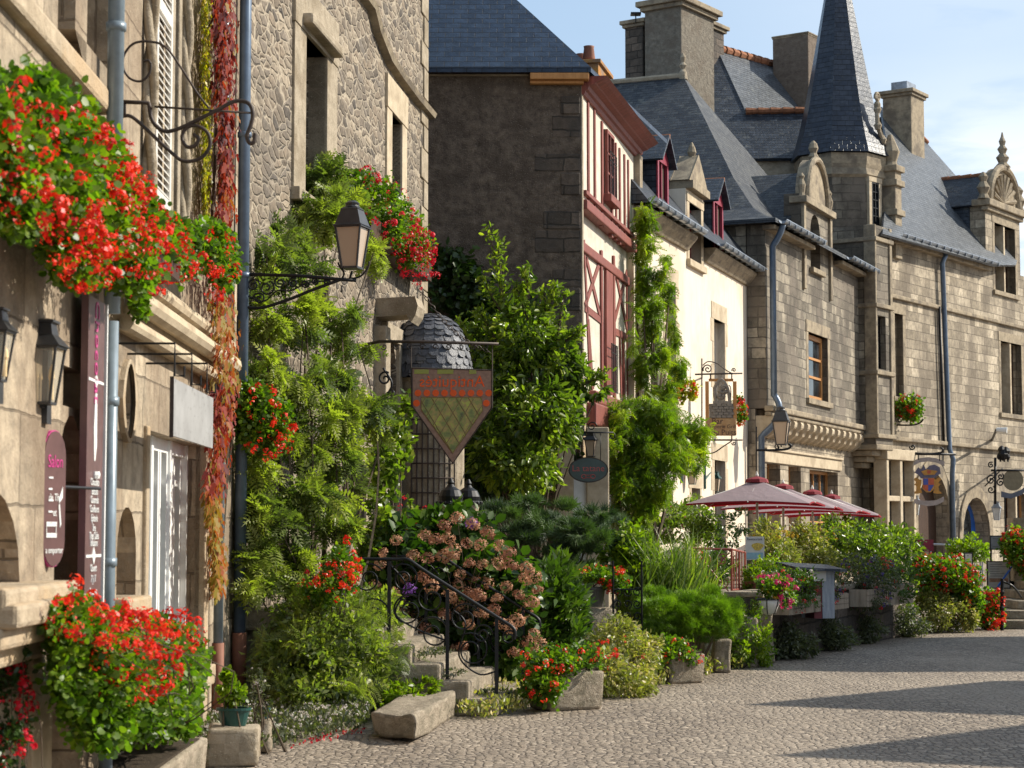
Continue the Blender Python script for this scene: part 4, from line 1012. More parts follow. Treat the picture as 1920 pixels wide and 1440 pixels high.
# ---- stair tower with spire
dT = 56.8
tC = at(1583, 1000, dT); tC.z = 0
TW = root('stair_tower', 'octagonal stair tower with tall slate spire between the two granite houses', 'tower', tC)
def zt(v): return at(1583, v, dT).z
rT = .5*(1672-1492)/FPX*dT
a0 = R(-19.5)
z290 = zt(298)
rw = rT*.90
mb = MB(); zst = zt(455)
mb.lathe(tC, [(rw, zst-6.5), (rw, z290+.05)], 8, a0); mb.build('wall', 'graniteE', TW)
mb = MB(); mb.lathe(tC, [(rw+.01, zt(345)), (rw+.09, zt(340)), (rw+.05, zt(328)), (rw+.08, zt(320)), (rw+.10, zt(308)), (rw+.10, zt(301)), (rw, zt(299))], 8, a0); mb.build('cornice', 'trim', TW)
prof = [(rT*1.05, z290-.02), (rT*.97, zt(280)), (rT*.87, zt(250)), (rT*.76, zt(210)), (rT*.62, zt(150)), (rT*.47, zt(80)), (rT*.30, zt(0)), (rT*.13, zt(-95)), (.02, zt(-165))]
mb = MB(); mb.lathe(tC, prof, 8, a0); mb.build('spire', slate('spire slate', (.018, .024, .038), (.035, .042, .058), .24, .15, .15, .3, bd=.009), TW)
# lit facet window on the tower: facet frame
def facet(k, r):
    aa = a0 + 2*math.pi*k/8; ab = a0 + 2*math.pi*(k+1)/8
    p = tC + Vector((r*math.cos(aa), r*math.sin(aa), 0)); q = tC + Vector((r*math.cos(ab), r*math.sin(ab), 0))
    return p, q
best = None
for k in range(8):
    p, q = facet(k, rw); mid = (p+q)/2; nrm = (mid-tC).normalized(); u_ = 960+FPX*mid.x/mid.y
    if 1638 < u_ < 1668 and nrm.y < .3: best = (p, q, nrm)
if best is None:
    p, q = facet(7, rw); best = (p, q, ((p+q)/2-tC).normalized())
p, q, nrm = best
ang = math.degrees(math.atan2((q-p).x, (q-p).y))
FT = Frame(p.x, p.y, ang); Lf = (q-p).length
rTw = (Lf*.22, Lf*.62, zt(432), zt(352))
window(FT, rTw, TW, -.03, 2, 5, .05, .025, 'iron')
surround(FT, rTw, .14, o0=.0, o1=.09, mat='trimlight', parent=TW)
# oriel shaft between E and G
oF = Frame(*FG.p(-.62, 0, .35)[:2], 34.2)
zo0, zo1 = FG.Z(1650, 835), zt(445)
sO0, sO1 = oF.S(1640, 600), oF.S(1671, 600)
rO1 = (oF.S(1645, 640)+.05, oF.S(1661, 640), oF.Z(1650, 692), oF.Z(1650, 592))
wm = wall_mesh(oF, [(sO0, zo0), (sO1, zo0), (sO1, zo1), (sO0, zo1)], [rpoly(rO1)], .3, 1.6)
wm.build('oriel_shaft', 'graniteE', TW)
window(oF, rO1, TW, .22, 3, 8, .04, .018, 'iron')
mb = MB(); 
for v_ in (452, 575, 700, 818): z = oF.Z(1655, v_); mb.fbox(oF, sO0-.05, sO1+.06, z-.06, z+.06, -1.5, .09)
mb.fbox(oF, sO1-.14, sO1+.02, zo0+.2, zo1, -.3, .05); mb.fbox(oF, sO0-.02, sO0+.08, zo0+.2, zo1, -.3, .05)
mb.build('oriel_mouldings', 'trim', TW, bevel=.02)
mb = MB(); 
for j in range(4): t = j/4; mb.fbox(oF, sO0+.12*j, sO1-.05*j, zo0-.16*(j+1), zo0-.16*j-.003, -1.4, .02-.2*j)
mb.build('oriel_corbel', 'trim', TW, bevel=.03)
# ornamental gable behind the spire
og = FG.p(.15, 0, -.1)
Fo = FG; zg0 = FG.Z(1675, 465)
mb = MB(); so = FG.S(1672, 400)
mb.fbox(FG, so, so+.45, zg0-.3, FG.Z(1680, 318), -.35, .12)
for v_ in (318, 345, 400, 445): z = FG.Z(1678, v_); mb.fbox(FG, so-.08, so+.53, z-.09, z+.09, -.4, .2)
mb.lathe(FG.p(so+.2, FG.Z(1680, 318), -.1), [(.25, 0), (.18, .2), (.28, .5), (.15, .8), (.06, 1.0)], 8)
mb.build('gable_pillar', 'trim', G, bevel=.02)
mb = MB(); P_ = [FG.p(*FG.sz(u, v, -.2), -.2) for u, v in ((1676, 330), (1668, 290), (1655, 262), (1646, 235), (1645, 205))]
mb.tube(smoothpath(P_), .07, 8)
for q_ in P_[1:]: mb.lathe(q_, [(.07, -.12), (.12, 0), (.05, .12)], 7)
mb.lathe(P_[-1], [(.08, -.1), (.10, .15), (.07, .22)], 8); mb.tube(scroll(P_[-1]+Zv*.34, FG.d, Zv, .15, 1.4, 3.5, -1, 20), .05, 6)
mb.build('gable_scroll', 'stoneB', G)

# ---- roofs and chimneys behind: wing H
H = root('rear_wing', 'rear wing with orange ridge tiles and tall roughcast chimneys behind the corbelled house', 'house', at(1440, 1000, 61)-Zv*at(1440, 1000, 61).z)
pc = 50; nF = Vector((0, -math.sin(R(pc)), math.cos(R(pc))))
p0 = at(1440, 292, 57.5)
dk = [hit(u, v, p0, nF) for u, v in ((1230, 300), (1500, 296), (1560, 292), (1560, 208), (1398, 211), (1343, 92), (1230, 92))]
slabroof(dk, nF, .1).build('roof', 'slate', H)
P1, P2 = dk[5], dk[4]; dirr = Vector((math.sin(R(41)), math.cos(R(41)), 0)); nL = dirr.cross(P1-P2).normalized()
if nL.z < 0: nL = -nL
lt = [hit(u, v, P1, nL) for u, v in ((1343, 92), (1398, 212), (1560, 208), (1560, 165), (1482, 132))]
lt = [l_ + nL*.03 for l_ in lt]
slabroof(lt, nL, .1).build('roof', 'slateG', H)
ridge_run(lt[0], lt[4], H, r=.14); ridge_run(dk[4]+nF*.05, dk[3]+nF*.05, H, r=.10)
pw = at(1440, 292, 57.6)
x0 = at(1230, 300, 57.6).x; x1 = at(1560, 300, 57.6).x
wm = MB(); wm.box((x0, 57.6, 0), (x1, 57.9, pw.z)); wm.box((x0, 57.9, 0), (x0+.3, 68, pw.z)); wm.box((x1-.3, 57.9, 0), (x1, 68, pw.z)); wm.box((x0+.3, 67.7, 0), (x1-.3, 68, pw.z)); wm.build('wall', 'stoneB', H)
mb = MB(); bb = [(x0, 68, pw.z), (x1, 68, pw.z)]; mb.add([dk[6], P1, lt[4], Vector((x1, 68, pw.z)), Vector((x0, 68, pw.z))], [(0, 4, 3, 2, 1)]); mb.build('rear_roof', 'slate', H)
rk = rough_mat('chimney roughcast', (.12, .105, .085), (.27, .235, .185), 7, .06, speck=(.35, .32, .28), c3=(.16, .13, .10))
c_, K1, z1 = chimney(1278, 3, 330, 56.5, 1.22, 2.0, 34, H, rk, cap=.2, capz=.16)
mb = MB(); K2 = Frame(*K1.p(1.3, 0, -1.22)[:2], 34); 
c2, _, _ = chimney(1206, 42, 300, 57.5, .62, 1.2, 34, H, 'quoin', cap=.12)
mb = MB(); q = at(1192, 28, 57.5); mb.tube([at(1192, 42, 57.5), q], .02, 6); mb.box((q.x-.15, q.y-.15, q.z), (q.x+.15, q.y+.15, q.z+.05)); mb.build('chimney_cowl', 'iron', c2)
c3, _, _ = chimney(1335, 48, 120, 60.2, .9, .8, 34, H, 'quoin', cap=.14)
c4_, _, _ = chimney(1516, 62, 240, 62, 1.25, 1.1, 34, H, rough_mat('second chimney roughcast', (.11, .08, .06), (.19, .15, .115), 6, .03), cap=.03, capz=.06)

# ================================================================ houses across the street (outside the picture, they throw the roof shadows)
def far_side(name, label, x0, y0, y1, ze, zr, gabled, mat='graniteE'):
    h = root(name, label, 'house', (x0, (y0+y1)/2, 0), 'houses across the street'); x1 = x0+8; mb = MB()
    mb.box((x0, y0, 0), (x1, y1, ze)); c = (y0+y1)/2
    if gabled: mb.add([(x0, y0, ze), (x0, y1, ze), (x0, c, zr), (x1, y0, ze), (x1, y1, ze), (x1, c, zr)], [(0, 2, 1), (3, 4, 5)])
    mb.build('wall', mat, h); mb = MB()
    if gabled: mb.add([(x0-.2, y0-.2, ze-.2), (x1, y0-.2, ze-.2), (x1, c, zr+.06), (x0-.2, c, zr+.06), (x0-.2, y1+.2, ze-.2), (x1, y1+.2, ze-.2)], [(0, 1, 2, 3), (3, 2, 5, 4)])
    else:
        xm = x0+3.4; mb.add([(x0-.3, y0-.1, ze-.05), (x0-.3, y1+.1, ze-.05), (xm, y1+.1, zr), (xm, y0-.1, zr), (x1, y0-.1, ze), (x1, y1+.1, ze)], [(0, 3, 2, 1), (3, 4, 5, 2), (0, 4, 3), (1, 2, 5)])
    mb.build('roof', 'slate', h)
    mb = MB()
    for k in range(3):
        yy = y0+(y1-y0)*(k+.5)/3
        for z in (1.0, 3.6): mb.box((x0-.03, yy-.45, z), (x0+.02, yy+.45, z+1.3))
    mb.build('window', 'glass', h)
    return h
far_side('granite_house', 'gabled granite house across the street whose peak throws the nearest pointed shadow', 13.5, 16.1, 20.4, 6.0, 8.1, True)
far_side('granite_house', 'gabled granite house across the street between two others, throwing the middle pointed shadow', 13.8, 20.6, 25.0, 6.0, 8.1, True)
far_side('granite_house', 'long house across the street beside the terrace end, throwing the broad shadow', 13.4, 27.8, 34.4, 7.6, 8.9, False)
# ================================================================ stairs, bench, blocks, troughs
ST = root('stone_staircase', 'five worn granite steps rising left behind the long stone bench', 'staircase', (-.6, 19.6, 0))
wv = Vector((.24, 2.15, 0)); 
for k in range(6):
    x1 = -.13-.27*k; z1 = .165*(k+1); y0 = 18.72-.03*k+.02*(k % 2); x0 = x1-.55 if k < 5 else x1-1.5
    p = [Vector((x0, y0, z1-.19 if k else 0)), Vector((x1, y0, z1-.19 if k else 0)), Vector((x1, y0, z1-.19 if k else 0))+wv, Vector((x0, y0, z1-.19 if k else 0))+wv]
    MB().hexa(p + [q*1 + Zv*(z1-(z1-.19 if k else 0)-.003*(k % 3)) for q in p]).build('step', 'granite', ST, bevel=.025)
mb = MB()
for k in range(1, 6):
    x1 = -.13-.27*k; mb.box((x1-1.5 if k == 5 else x1-.54, 18.85, 0), (x1-.06, 20.6, .165*(k+1)-.2))
mb.build('stair_core', 'stoneB', ST)

def rail(px, name, label, d0, dd, seed=0):
    r_ = root(name, label, 'railing', at(px[1][0], 1300, d0)*1.0 - Zv*at(px[1][0], 1300, d0).z)
    return r_
def handrail(label, off, ext=0.0, group=None):
    # posts stand on the flight; rail slopes with the steps then levels at the landing
    RL = root('stair_railing', label, 'railing', (-.15+off.x, 18.9+off.y, 0))
    P = lambda x, z: Vector((x, 18.9, z)) + off
    posts = [(-.145, .03, .90), (-.61, .33, 1.17), (-1.16, .66, 1.44)]
    for x, z0, z1 in posts:
        mb = MB(); mb.box((P(x, 0).x-.017, P(x, 0).y-.017, z0), (P(x, 0).x+.017, P(x, 0).y+.017, z1)); mb.build('post', 'iron', RL)
    top = [P(-1.52, 1.46), P(-1.1, 1.455), P(-.98, 1.45), P(-.80, 1.33), P(-.14, .91), P(.0, .82), P(.03, .76), P(.02, .70)]
    mb = MB(); mb.tube(smoothpath(top, 5), .017, 8); mb.build('handrail', 'iron', RL, smooth=True)
    mb = MB()
    for cx, cz, r, st, sg in ((-1.36, 1.27, .155, .5, 1), (-1.02, 1.27, .15, 2.5, -1), (-.98, .97, .16, 1.0, 1), (-1.3, .92, .17, 2.0, -1), (-.76, 1.08, .165, 0, 1), (-.74, .76, .17, 3, -1), (-.45, .90, .15, .4, 1), (-.38, .60, .17, 2.2, -1), (-.28, .75, .10, 0, 1), (-.03, .72, .075, 0, 1)):
        mb.tube(scroll(P(cx, cz), Xv, Zv, r, 1.55, st, sg, 34, .25), .009, 5)
    mb.tube(smoothpath([P(-.56, .98), P(-.44, .85), P(-.5, .55), P(-.32, .38), P(-.16, .4)], 6), .009, 5)
    mb.tube(smoothpath([P(-1.15, 1.4), P(-1.0, 1.2), P(-1.1, .95), P(-.9, .8), P(-.64, .7)], 6), .009, 5)
    mb.build('scrollwork', 'iron', RL, smooth=True)
    return RL
handrail('front black iron stair railing with scrolls, nearer the bench', Vector((0, 0, 0)))
handrail('rear black iron stair railing, half hidden in the hydrangea', Vector((.26, 2.05, 0)))

# bench: a single rough granite beam
def rock(name, label, cat, pts8, mat='granite', sub=3, amp=.02, parent=None, seed=0, group=None):
    import bmesh
    me = bpy.data.meshes.new(name); bm = bmesh.new()
    pts = [Vector(p) for p in pts8]; off = sum(pts, Vector())/8; off.z = min(p.z for p in pts)
    if parent is not None: off = parent_origin(parent)
    vs = [bm.verts.new(p-off) for p in pts]
    for f in [(3, 2, 1, 0), (4, 5, 6, 7), (0, 1, 5, 4), (1, 2, 6, 5), (2, 3, 7, 6), (3, 0, 4, 7)]: bm.faces.new([vs[i] for i in f])
    bmesh.ops.bevel(bm, geom=list(bm.edges), offset=.035, segments=2, affect='EDGES', profile=.6)
    bmesh.ops.subdivide_edges(bm, edges=[e for e in bm.edges if e.calc_length() > .12], cuts=sub, use_grid_fill=True)
    rg = random.Random(seed)
    from mathutils import noise as mn
    for v in bm.verts:
        v.co += mn.noise_vector(v.co*3.1+Vector((seed, 0, 0)))*amp*1.2 + mn.noise_vector(v.co*9+Vector((seed, 3, 0)))*amp*.45
    bm.to_mesh(me); bm.free(); finish(me, mat, off, True)
    o = link(name, me, parent, off)
    if parent is None: tag(o, label, cat, group)
    return o
a = ground(697, 1386); b = ground(776, 1397); c = ground(872, 1330); d = ground(812, 1322)
zt = .235
pts = [Vector((a.x-.0, a.y+.1, .04)), Vector((b.x, b.y, .0)), Vector((c.x, c.y, .0)), Vector((d.x, d.y+.3, 0)),
       Vector((a.x-.02, a.y+.1, .225)), Vector((b.x-.0, b.y+.02, zt)), Vector((c.x+.02, c.y, zt-.0)), Vector((d.x-.05, d.y+.3, zt-.01))]
rock('stone_bench', 'long rough granite beam used as a bench, lying on the cobbles below the steps', 'bench', pts, seed=2, amp=.034)
def block(name, label, cat, u, v, d, w, dep, h, rot=0, seed=1, z=0, mat='granite', amp=.025, group=None, parent=None):
    g_ = at(u, v, d); c = Vector((g_.x, d, z)); p = []
    for zz in (0, h):
        for x, y in ((-w/2, -dep/2), (w/2, -dep/2), (w/2, dep/2), (-w/2, dep/2)):
            k = .93 if zz else 1
            p.append(c + Vector(((x*math.cos(rot)-y*math.sin(rot))*k, (x*math.sin(rot)+y*math.cos(rot))*k, zz)))
    return rock(name, label, cat, p, mat, 2, amp, parent, seed, group)
block('stone_block', 'grey granite block under the green window pot at the foot of the wall', 'stone block', 437, 1430, 14.9, .40, .5, .28, .1, 3, mat='stoneB')
block('stone_block', 'narrow upright granite stone just right of the block that carries the green pot', 'stone block', 498, 1400, 15.7, .12, .3, .25, .1, 4, mat='stoneB')
block('kerb_stone', 'small rounded stone hidden among leaves left of the stone bench', 'stone block', 708, 1330, 19.2, .15, .25, .22, .1, 5)
block('stone_block', 'low stone at the left foot of the bottom step', 'stone block', 905, 1330, 19.0, .36, .3, .12, .1, 25)

def trough(label, u, vb, d, w, dep, h, rot, seed):
    T_ = root('stone_trough', label, 'planter', (at(u, vb, d).x, d, 0))
    c = Vector((at(u, vb, d).x, d, 0)); p = []
    for zz in (0, h):
        for x, y in ((-w/2, -dep/2), (w/2, -dep/2), (w/2, dep/2), (-w/2, dep/2)):
            k = 1.0 if zz else .94
            p.append(c + Vector(((x*math.cos(rot)-y*math.sin(rot))*k, (x*math.sin(rot)+y*math.cos(rot))*k, zz)))
    rock('trough_body', '', '', p, 'granite', 2, .015, T_, seed)
    mb = MB(); mb.lathe(c+Zv*(h-.01), [(.5, 0), (.5, .03)], 4, math.pi/4, w*1.2, dep*1.2, rot); mb.build('soil', 'soil', T_)
    return T_
trough('granite trough of red geraniums just right of the stair foot', 1062, 1325, 19.5, .62, .42, .38, .55, 6)
trough('second granite trough of red flowers, left of the rough wall end', 1275, 1280, 22.9, .48, .34, .34, .5, 7)
trough('long pale stone trough under the big scarlet geraniums by the shop window', 258, 1440, 12.8, .52, 2.6, .27, 0, 8)

# green pot on its block
def bowlpot(name, label, c, r, h, mat, sx=1, group=None, rot=0):
    q = root(name, label, 'flower pot', c, group)
    mb = MB(); mb.lathe(c, [(r*.72, 0), (r*.95, h*.85), (r*1.06, h*.87), (r*1.06, h), (r*.9, h), (r*.86, h*.8)], 18, 0, sx, 1, rot); mb.build('pot_body', mat, q, smooth=False)
    mb = MB(); mb.lathe(c+Zv*h*.78, [(r*.87, 0), (r*.87, .01)], 14, 0, sx, 1, rot); mb.build('soil', 'soil', q); return q
potgreen = bowlpot('green_pot', 'small dark green oval plastic pot standing on the granite block', Vector((at(440, 1350, 14.9).x, 14.85, .285)), .092, .13, plain('green plastic', (.01, .06, .05), .35), 1.35)
bowlpot('green_pot', 'small blue-green pot half hidden right of the larger green pot', Vector((at(492, 1350, 15.6).x, 15.7, .26)), .05, .08, plain('teal plastic', (.02, .07, .07), .35), 1)

# pillar with flower pot, and wrought iron gate
block('stone_pillar', 'short granite pillar carrying the grey flower pot beside the iron gate', 'pillar', 1117, 1200, 23.6, .42, .42, .82, .3, 9, amp=.015)
bowlpot('flower_pot', 'round grey pot of red flowers on the granite pillar', Vector((at(1112, 1100, 23.6).x, 23.6, .84)), .15, .23, plain('grey glazed pot', (.10, .09, .085), .4))
GT = root('iron_gate', 'black scrolled wrought iron gate right of the granite pillar', 'gate', at(1172, 1200, 23.3)-Zv*at(1172, 1200, 23.3).z)
mb = MB(); g0 = Frame(at(1150, 1200, 23.2).x, 23.2, 80)
for s_ in (.0, .34): mb.tube([g0.p(s_, .1), g0.p(s_, 1.38)], .013, 6)
for z in (.25, .62, 1.05): mb.tube([g0.p(0, z), g0.p(.34, z)], .009, 5)
mb.build('gate_frame', 'iron', GT); mb = MB()
for i in range(3):
    for j in range(6): mb.tube(scroll(g0.p(.055+.115*i, .32+.14*j), g0.d, Zv, .055, 1.3, i+j, 1 if (i+j) % 2 else -1, 14, .25), .007, 4)
mb.build('scrollwork', 'iron', GT)

# dry stone wall end by the cushion conifer
WL = root('stone_wall_end', 'rough dry stone wall end right of the rounded conifer', 'wall', ground(1385, 1245))
c0 = ground(1385, 1250); k = 0
for z in (0, .33):
    for i in range(2):
        x = c0.x-.30+.36*i; w = .33; h = .3-.02*(k % 3)
        p = [Vector((x-w/2, c0.y-.2, z)), Vector((x+w/2, c0.y-.2, z)), Vector((x+w/2+.02, c0.y+.5, z)), Vector((x-w/2, c0.y+.5, z))]
        rock('wall_stone', '', '', p+[q+Zv*h for q in p], 'granite', 1, .02, WL, 20+k); k += 1
block('stone_post', 'squat rounded stone standing in front of the rough wall end', 'stone block', 1353, 1240, 24.6, .22, .22, .42, .1, 31)
# retaining wall of the terrace
RW = root('retaining_wall', 'low dark stone terrace wall overgrown with grey green plants, under the wooden flower boxes', 'wall', ground(1500, 1230))
wa = ground(1425, 1243); wb = ground(1700, 1192); wc = ground(1850, 1185)
FW = Frame(wa.x, wa.y, math.degrees(math.atan2((wb-wa).x, (wb-wa).y))); Lw = (wb-wa).length
MB().fbox(FW, 0, Lw, 0, .85, -.45, 0).build('wall', 'quoin', RW); MB().fbox(FW, 0, Lw, .852, .93, -.5, .05).build('coping', 'granite', RW, bevel=.02)
g = MB(); q0 = FW.p(0, .80, -.4); q1 = FW.p(Lw, .80, -.4); g.add([q0, q1, Vector((q1.x-2.5, 52, .80)), Vector((q0.x-1.2, 38, .80))], [(0, 1, 2, 3)])
tr = g.build('terrace_paving', 'cobble'); tr['kind'] = 'structure'; tr['label'] = 'raised paved terrace behind the retaining wall'
block('stone_post', 'upright mossy stone post at the near end of the terrace wall', 'stone block', 1432, 1240, 26.3, .25, .25, .75, .1, 33)

# ================================================================ lanterns and lamps
def lantern(name, label, c, s, roofmat='iron', gm=None, group=None, n=4, rot=.6, parent=None, style='street'):
    """tapered four sided lantern hanging or standing, c = bottom centre of the glass body, s = body height"""
    L = root(name, label, 'lantern', c, group) if parent is None else parent
    a0 = rot; rb, rt = s*.28, s*.46
    mb = MB(); mb.lathe(c, [(rb*.94, .005), (rt*.94, s*.99)], n, a0); mb.build('lantern_glass', gm or 'lampglass', L)
    mb = MB()
    for k in range(n):
        a = a0+2*math.pi*k/n; mb.tube([c+Vector((rb*math.cos(a), rb*math.sin(a), 0)), c+Vector((rt*math.cos(a), rt*math.sin(a), s))], s*.028, 5)
    mb.lathe(c, [(rb*1.1, -.02*s), (rb*1.1, .03*s)], n, a0); mb.lathe(c+Zv*s, [(rt*1.12, 0), (rt*1.12, .04*s)], n, a0)
    mb.build('lantern_frame', roofmat, L)
    mb = MB()
    if style == 'street':
        mb.lathe(c+Zv*s*1.04, [(rt*1.18, 0), (rt*1.02, .04*s), (rt*.68, .40*s), (rt*.72, .42*s), (rt*.5, .48*s)], n, a0)
        mb.lathe(c+Zv*s*1.52, [(rt*.42, 0), (rt*.36, .04*s), (rt*.40, .10*s), (rt*.2, .16*s), (.002, .17*s)], 12)
    else:
        mb.lathe(c+Zv*s*1.04, [(rt*1.28, 0), (rt*1.15, .05*s), (rt*.72, .22*s), (rt*.62, .42*s), (rt*.78, .44*s), (rt*.78, .48*s), (rt*.3, .52*s)], n, a0)
    mb.build('lantern_roof', roofmat, L)
    return L
m, nt, bs = new_mat('frosted lamp glass'); M['lampglass'] = m
bs.inputs['Base Color'].default_value = (.42, .32, .23, 1); bs.inputs['Roughness'].default_value = .25; bs.inputs['Specular IOR Level'].default_value = .7
m, nt, bs = new_mat('clear lantern glass'); M['clearglass'] = m
bs.inputs['Base Color'].default_value = (.9, .88, .8, 1); bs.inputs['Roughness'].default_value = .03
tr_ = nn(nt, 'ShaderNodeBsdfTransparent', {'Color': (.86, .84, .78, 1)}); mx = nn(nt, 'ShaderNodeMixShader', {0: .78, 1: bs.outputs[0], 2: tr_.outputs[0]}); nt.links.new(mx.outputs[0], nt.nodes['Material Output'].inputs[0])
M['leadgrey'] = plain('lead grey metal', (.055, .055, .058), .4, .5)

# the big street lamp on its scrolled bracket, fixed on the pipe corner of house B
fl = Frame(FB.p(px, 0, .18).x, FB.p(px, 0, .18).y, 90); d_ = fl.a.y
def q(u, v, d=d_): return at(u, v, d)
SL = root('street_lamp', 'large black street lantern on a scrolled iron arm above the feathery climber', 'street lamp', q(455, 545))
cl_ = q(660, 503); lantern('', '', cl_, (503-428)/FPX*d_*1.02, parent=SL, rot=.5, roofmat='leadgrey')
mb = MB(); mb.tube([q(452, 514), q(560, 517), q(640, 524), q(668, 526)], .017, 8)
mb.tube(smoothpath([q(455, 575), q(490, 577), q(540, 562), q(590, 542), q(645, 522)], 6), .016, 8)
mb.tube(smoothpath([q(640, 524), q(645, 512), q(637, 500), q(634, 492)], 5), .009, 6); mb.tube(smoothpath([q(650, 524), q(676, 518), q(690, 500), q(692, 490)], 5), .009, 6)
mb.tube([q(655, 526), q(660, 508)], .012, 6); mb.tube([q(641, 535), q(641, 548)], .008, 6)
mb.build('lamp_arm', 'iron', SL, smooth=True); mb = MB()
for u, v, r, st, sg in ((475, 535, 13, 0, 1), (500, 540, 15, 1, -1), (525, 530, 11, 2, 1), (550, 530, 10, 1, 1), (572, 532, 8, 0, -1), (592, 528, 7, 2, 1), (612, 528, 6, 0, 1), (486, 560, 12, 3, -1)):
    mb.tube(scroll(q(u, v), Xv, Zv, r/FPX*d_, 1.5, st, sg, 22, .2), .009, 5)
mb.tube(smoothpath([q(465, 555), q(495, 565), q(520, 545), q(545, 545), q(580, 530), q(620, 527)], 5), .008, 5)
mb.build('scrollwork', 'iron', SL, smooth=True)
MB().box(tuple(q(446, 590)+Vector((0, -.02, 0))), tuple(q(456, 505)+Vector((0, .06, 0)))).build('wall_plate', 'iron', SL)

# two wall lanterns on house A
for lab, u, v, vt in (('leftmost dark metal wall lantern, cut by the picture edge', -12, 722, 632), ('dark metal wall lantern with candle bulbs left of the tall panel sign', 78, 765, 662)):
    dd_ = FA.p(FA.S(u+12, v), 0, 0).y-.2
    c = at(u, v-8, dd_); s_ = (v-vt)/FPX*dd_
    L = lantern('wall_lantern', lab, c, s_, 'leadgrey', 'clearglass', None, 4, .75, None, 'wall')
    mb = MB()
    for k in range(3):
        a = 2.1*k; p_ = c+Vector((.05*math.cos(a), .05*math.sin(a), .02)); mb.lathe(p_, [(.012, 0), (.012, s_*.35), (.018, s_*.4), (.014, s_*.55), (.002, s_*.65)], 8)
    mb.build('candle_bulbs', plain('warm bulb', (.75, .55, .30), .3), L)
    w_ = FA.p(FA.S(u+10, v), c.z+s_*.9, 0); mb = MB(); mb.tube([c+Vector((0, 0, s_*1.3)), Vector((c.x-.15, c.y+.05, c.z+s_*1.45)), Vector((w_.x, c.y+.1, c.z+s_*1.2))], .012, 6)
    mb.tube([c+Vector((0, 0, -.01)), Vector((w_.x, c.y+.1, c.z-.02))], .012, 6); mb.box((w_.x-.01, c.y+.05, c.z-.1), (w_.x+.03, c.y+.15, c.z+s_*1.4)); mb.build('wall_bracket', 'leadgrey', L)

# twin black garden lanterns on posts
for lab, u, d in (('left of the twin black globe lanterns behind the hydrangea', 845, 23.0), ('right rear of the twin black globe lanterns, before the dark wall', 878, 24.0)):
    c = at(u, 947, d); L = root('post_lantern', lab, 'lantern', (c.x, c.y, 0), 'twin garden lanterns')
    s_ = .13
    mb = MB(); mb.lathe(c, [(s_*.85, -.14), (s_*1.05, .0), (s_, .01)], 8); mb.build('lantern_glass', 'lampglass', L)
    mb = MB(); mb.lathe(c, [(s_*1.25, 0), (s_*1.28, .02), (s_*1.05, .05), (s_*1.1, .10), (s_*.85, .17), (s_*.4, .21), (s_*.25, .24), (s_*.32, .26), (s_*.12, .31)], 16)
    for k in range(16): mb.lathe(c+Vector((s_*1.26*math.cos(k*.3927), s_*1.26*math.sin(k*.3927), .015)), [(.012, 0), (.012, .02), (.004, .03)], 5)
    mb.build('lantern_roof', 'iron', L, smooth=False)
    mb = MB(); mb.tube([Vector((c.x, c.y, 0)), c-Zv*.14], .03, 8); mb.build('post', 'iron', L)

# small lanterns further on
def q3(u, v, d): return at(u, v, d)
L = lantern('wall_lantern', 'small grey lantern right above the oval shop sign', at(1109, 856, 31.0), .25, 'leadgrey', 'lampglass', rot=.4, style='wall')
MB().tube([at(1094, 822, 31.1), at(1102, 820, 31.0), at(1109, 824, 31.0)], .015, 6).build('wall_bracket', 'iron', L)
gl = plain('green lamp paint', (.015, .06, .05), .4)
for lab, u, v, d, F_ in (('small green lantern on a scroll arm beside the cream house doorway', 1342, 922, 43.2, FD), ('tiny green lantern half hidden by wisteria on the cream wall', 1298, 908, 40.2, FD)):
    L = lantern('wall_lantern', lab, at(u, v, d), .28, gl, 'lampglass', rot=.4, style='wall')
    w_ = F_.p(F_.S(u-22, v), at(u, v-20, d).z, .02); e = at(u, v-32, d); mb = MB(); mb.tube([w_, (w_+e)/2+Zv*.1, e], .025, 6); mb.tube([w_-Zv*.2, w_+Zv*.35], .03, 6); mb.build('wall_bracket', gl, L)
# street lamp on house E
dE = 45.2; SL2 = root('street_lamp', 'grey street lantern on an iron arm below the stone corbels', 'street lamp', at(1432, 844, dE))
lantern('', '', at(1465, 834, dE), .52, parent=SL2, rot=.5, roofmat='leadgrey')
mb = MB(); mb.tube(smoothpath([at(1418, 844, dE), at(1445, 844, dE), at(1475, 842, dE), at(1483, 836, dE), at(1478, 832, dE)], 5), .028, 7); mb.tube(scroll(at(1458, 838, dE), Xv, Zv, .09, 1.3, 0, 1, 16), .014, 5)
mb.tube([at(1418, 800, dE), at(1418, 885, dE)], .018, 6); mb.tube(smoothpath([at(1460, 842, dE), at(1458, 833, dE), at(1462, 830, dE)], 4), .016, 5); mb.build('lamp_arm', 'iron', SL2, smooth=True)
for lab, u, v, d in (('white globe-topped lantern left of the dark arched door', 1717, 965, 57.3), ('white lantern between the blue window and the right window', 1869, 975, 61.2), ):
    L = lantern('wall_lantern', lab, at(u, v, d), .36, 'zinc', gm=plain('milk glass', (.6, .6, .58), .3), rot=.4, style='wall')
    w_ = FG.p(FG.S(u+4, v), at(u, v-25, d).z, .02); mb = MB(); mb.tube([w_, at(u, v-34, d), at(u, v-24, d)], .03, 6); mb.build('wall_bracket', 'iron', L)

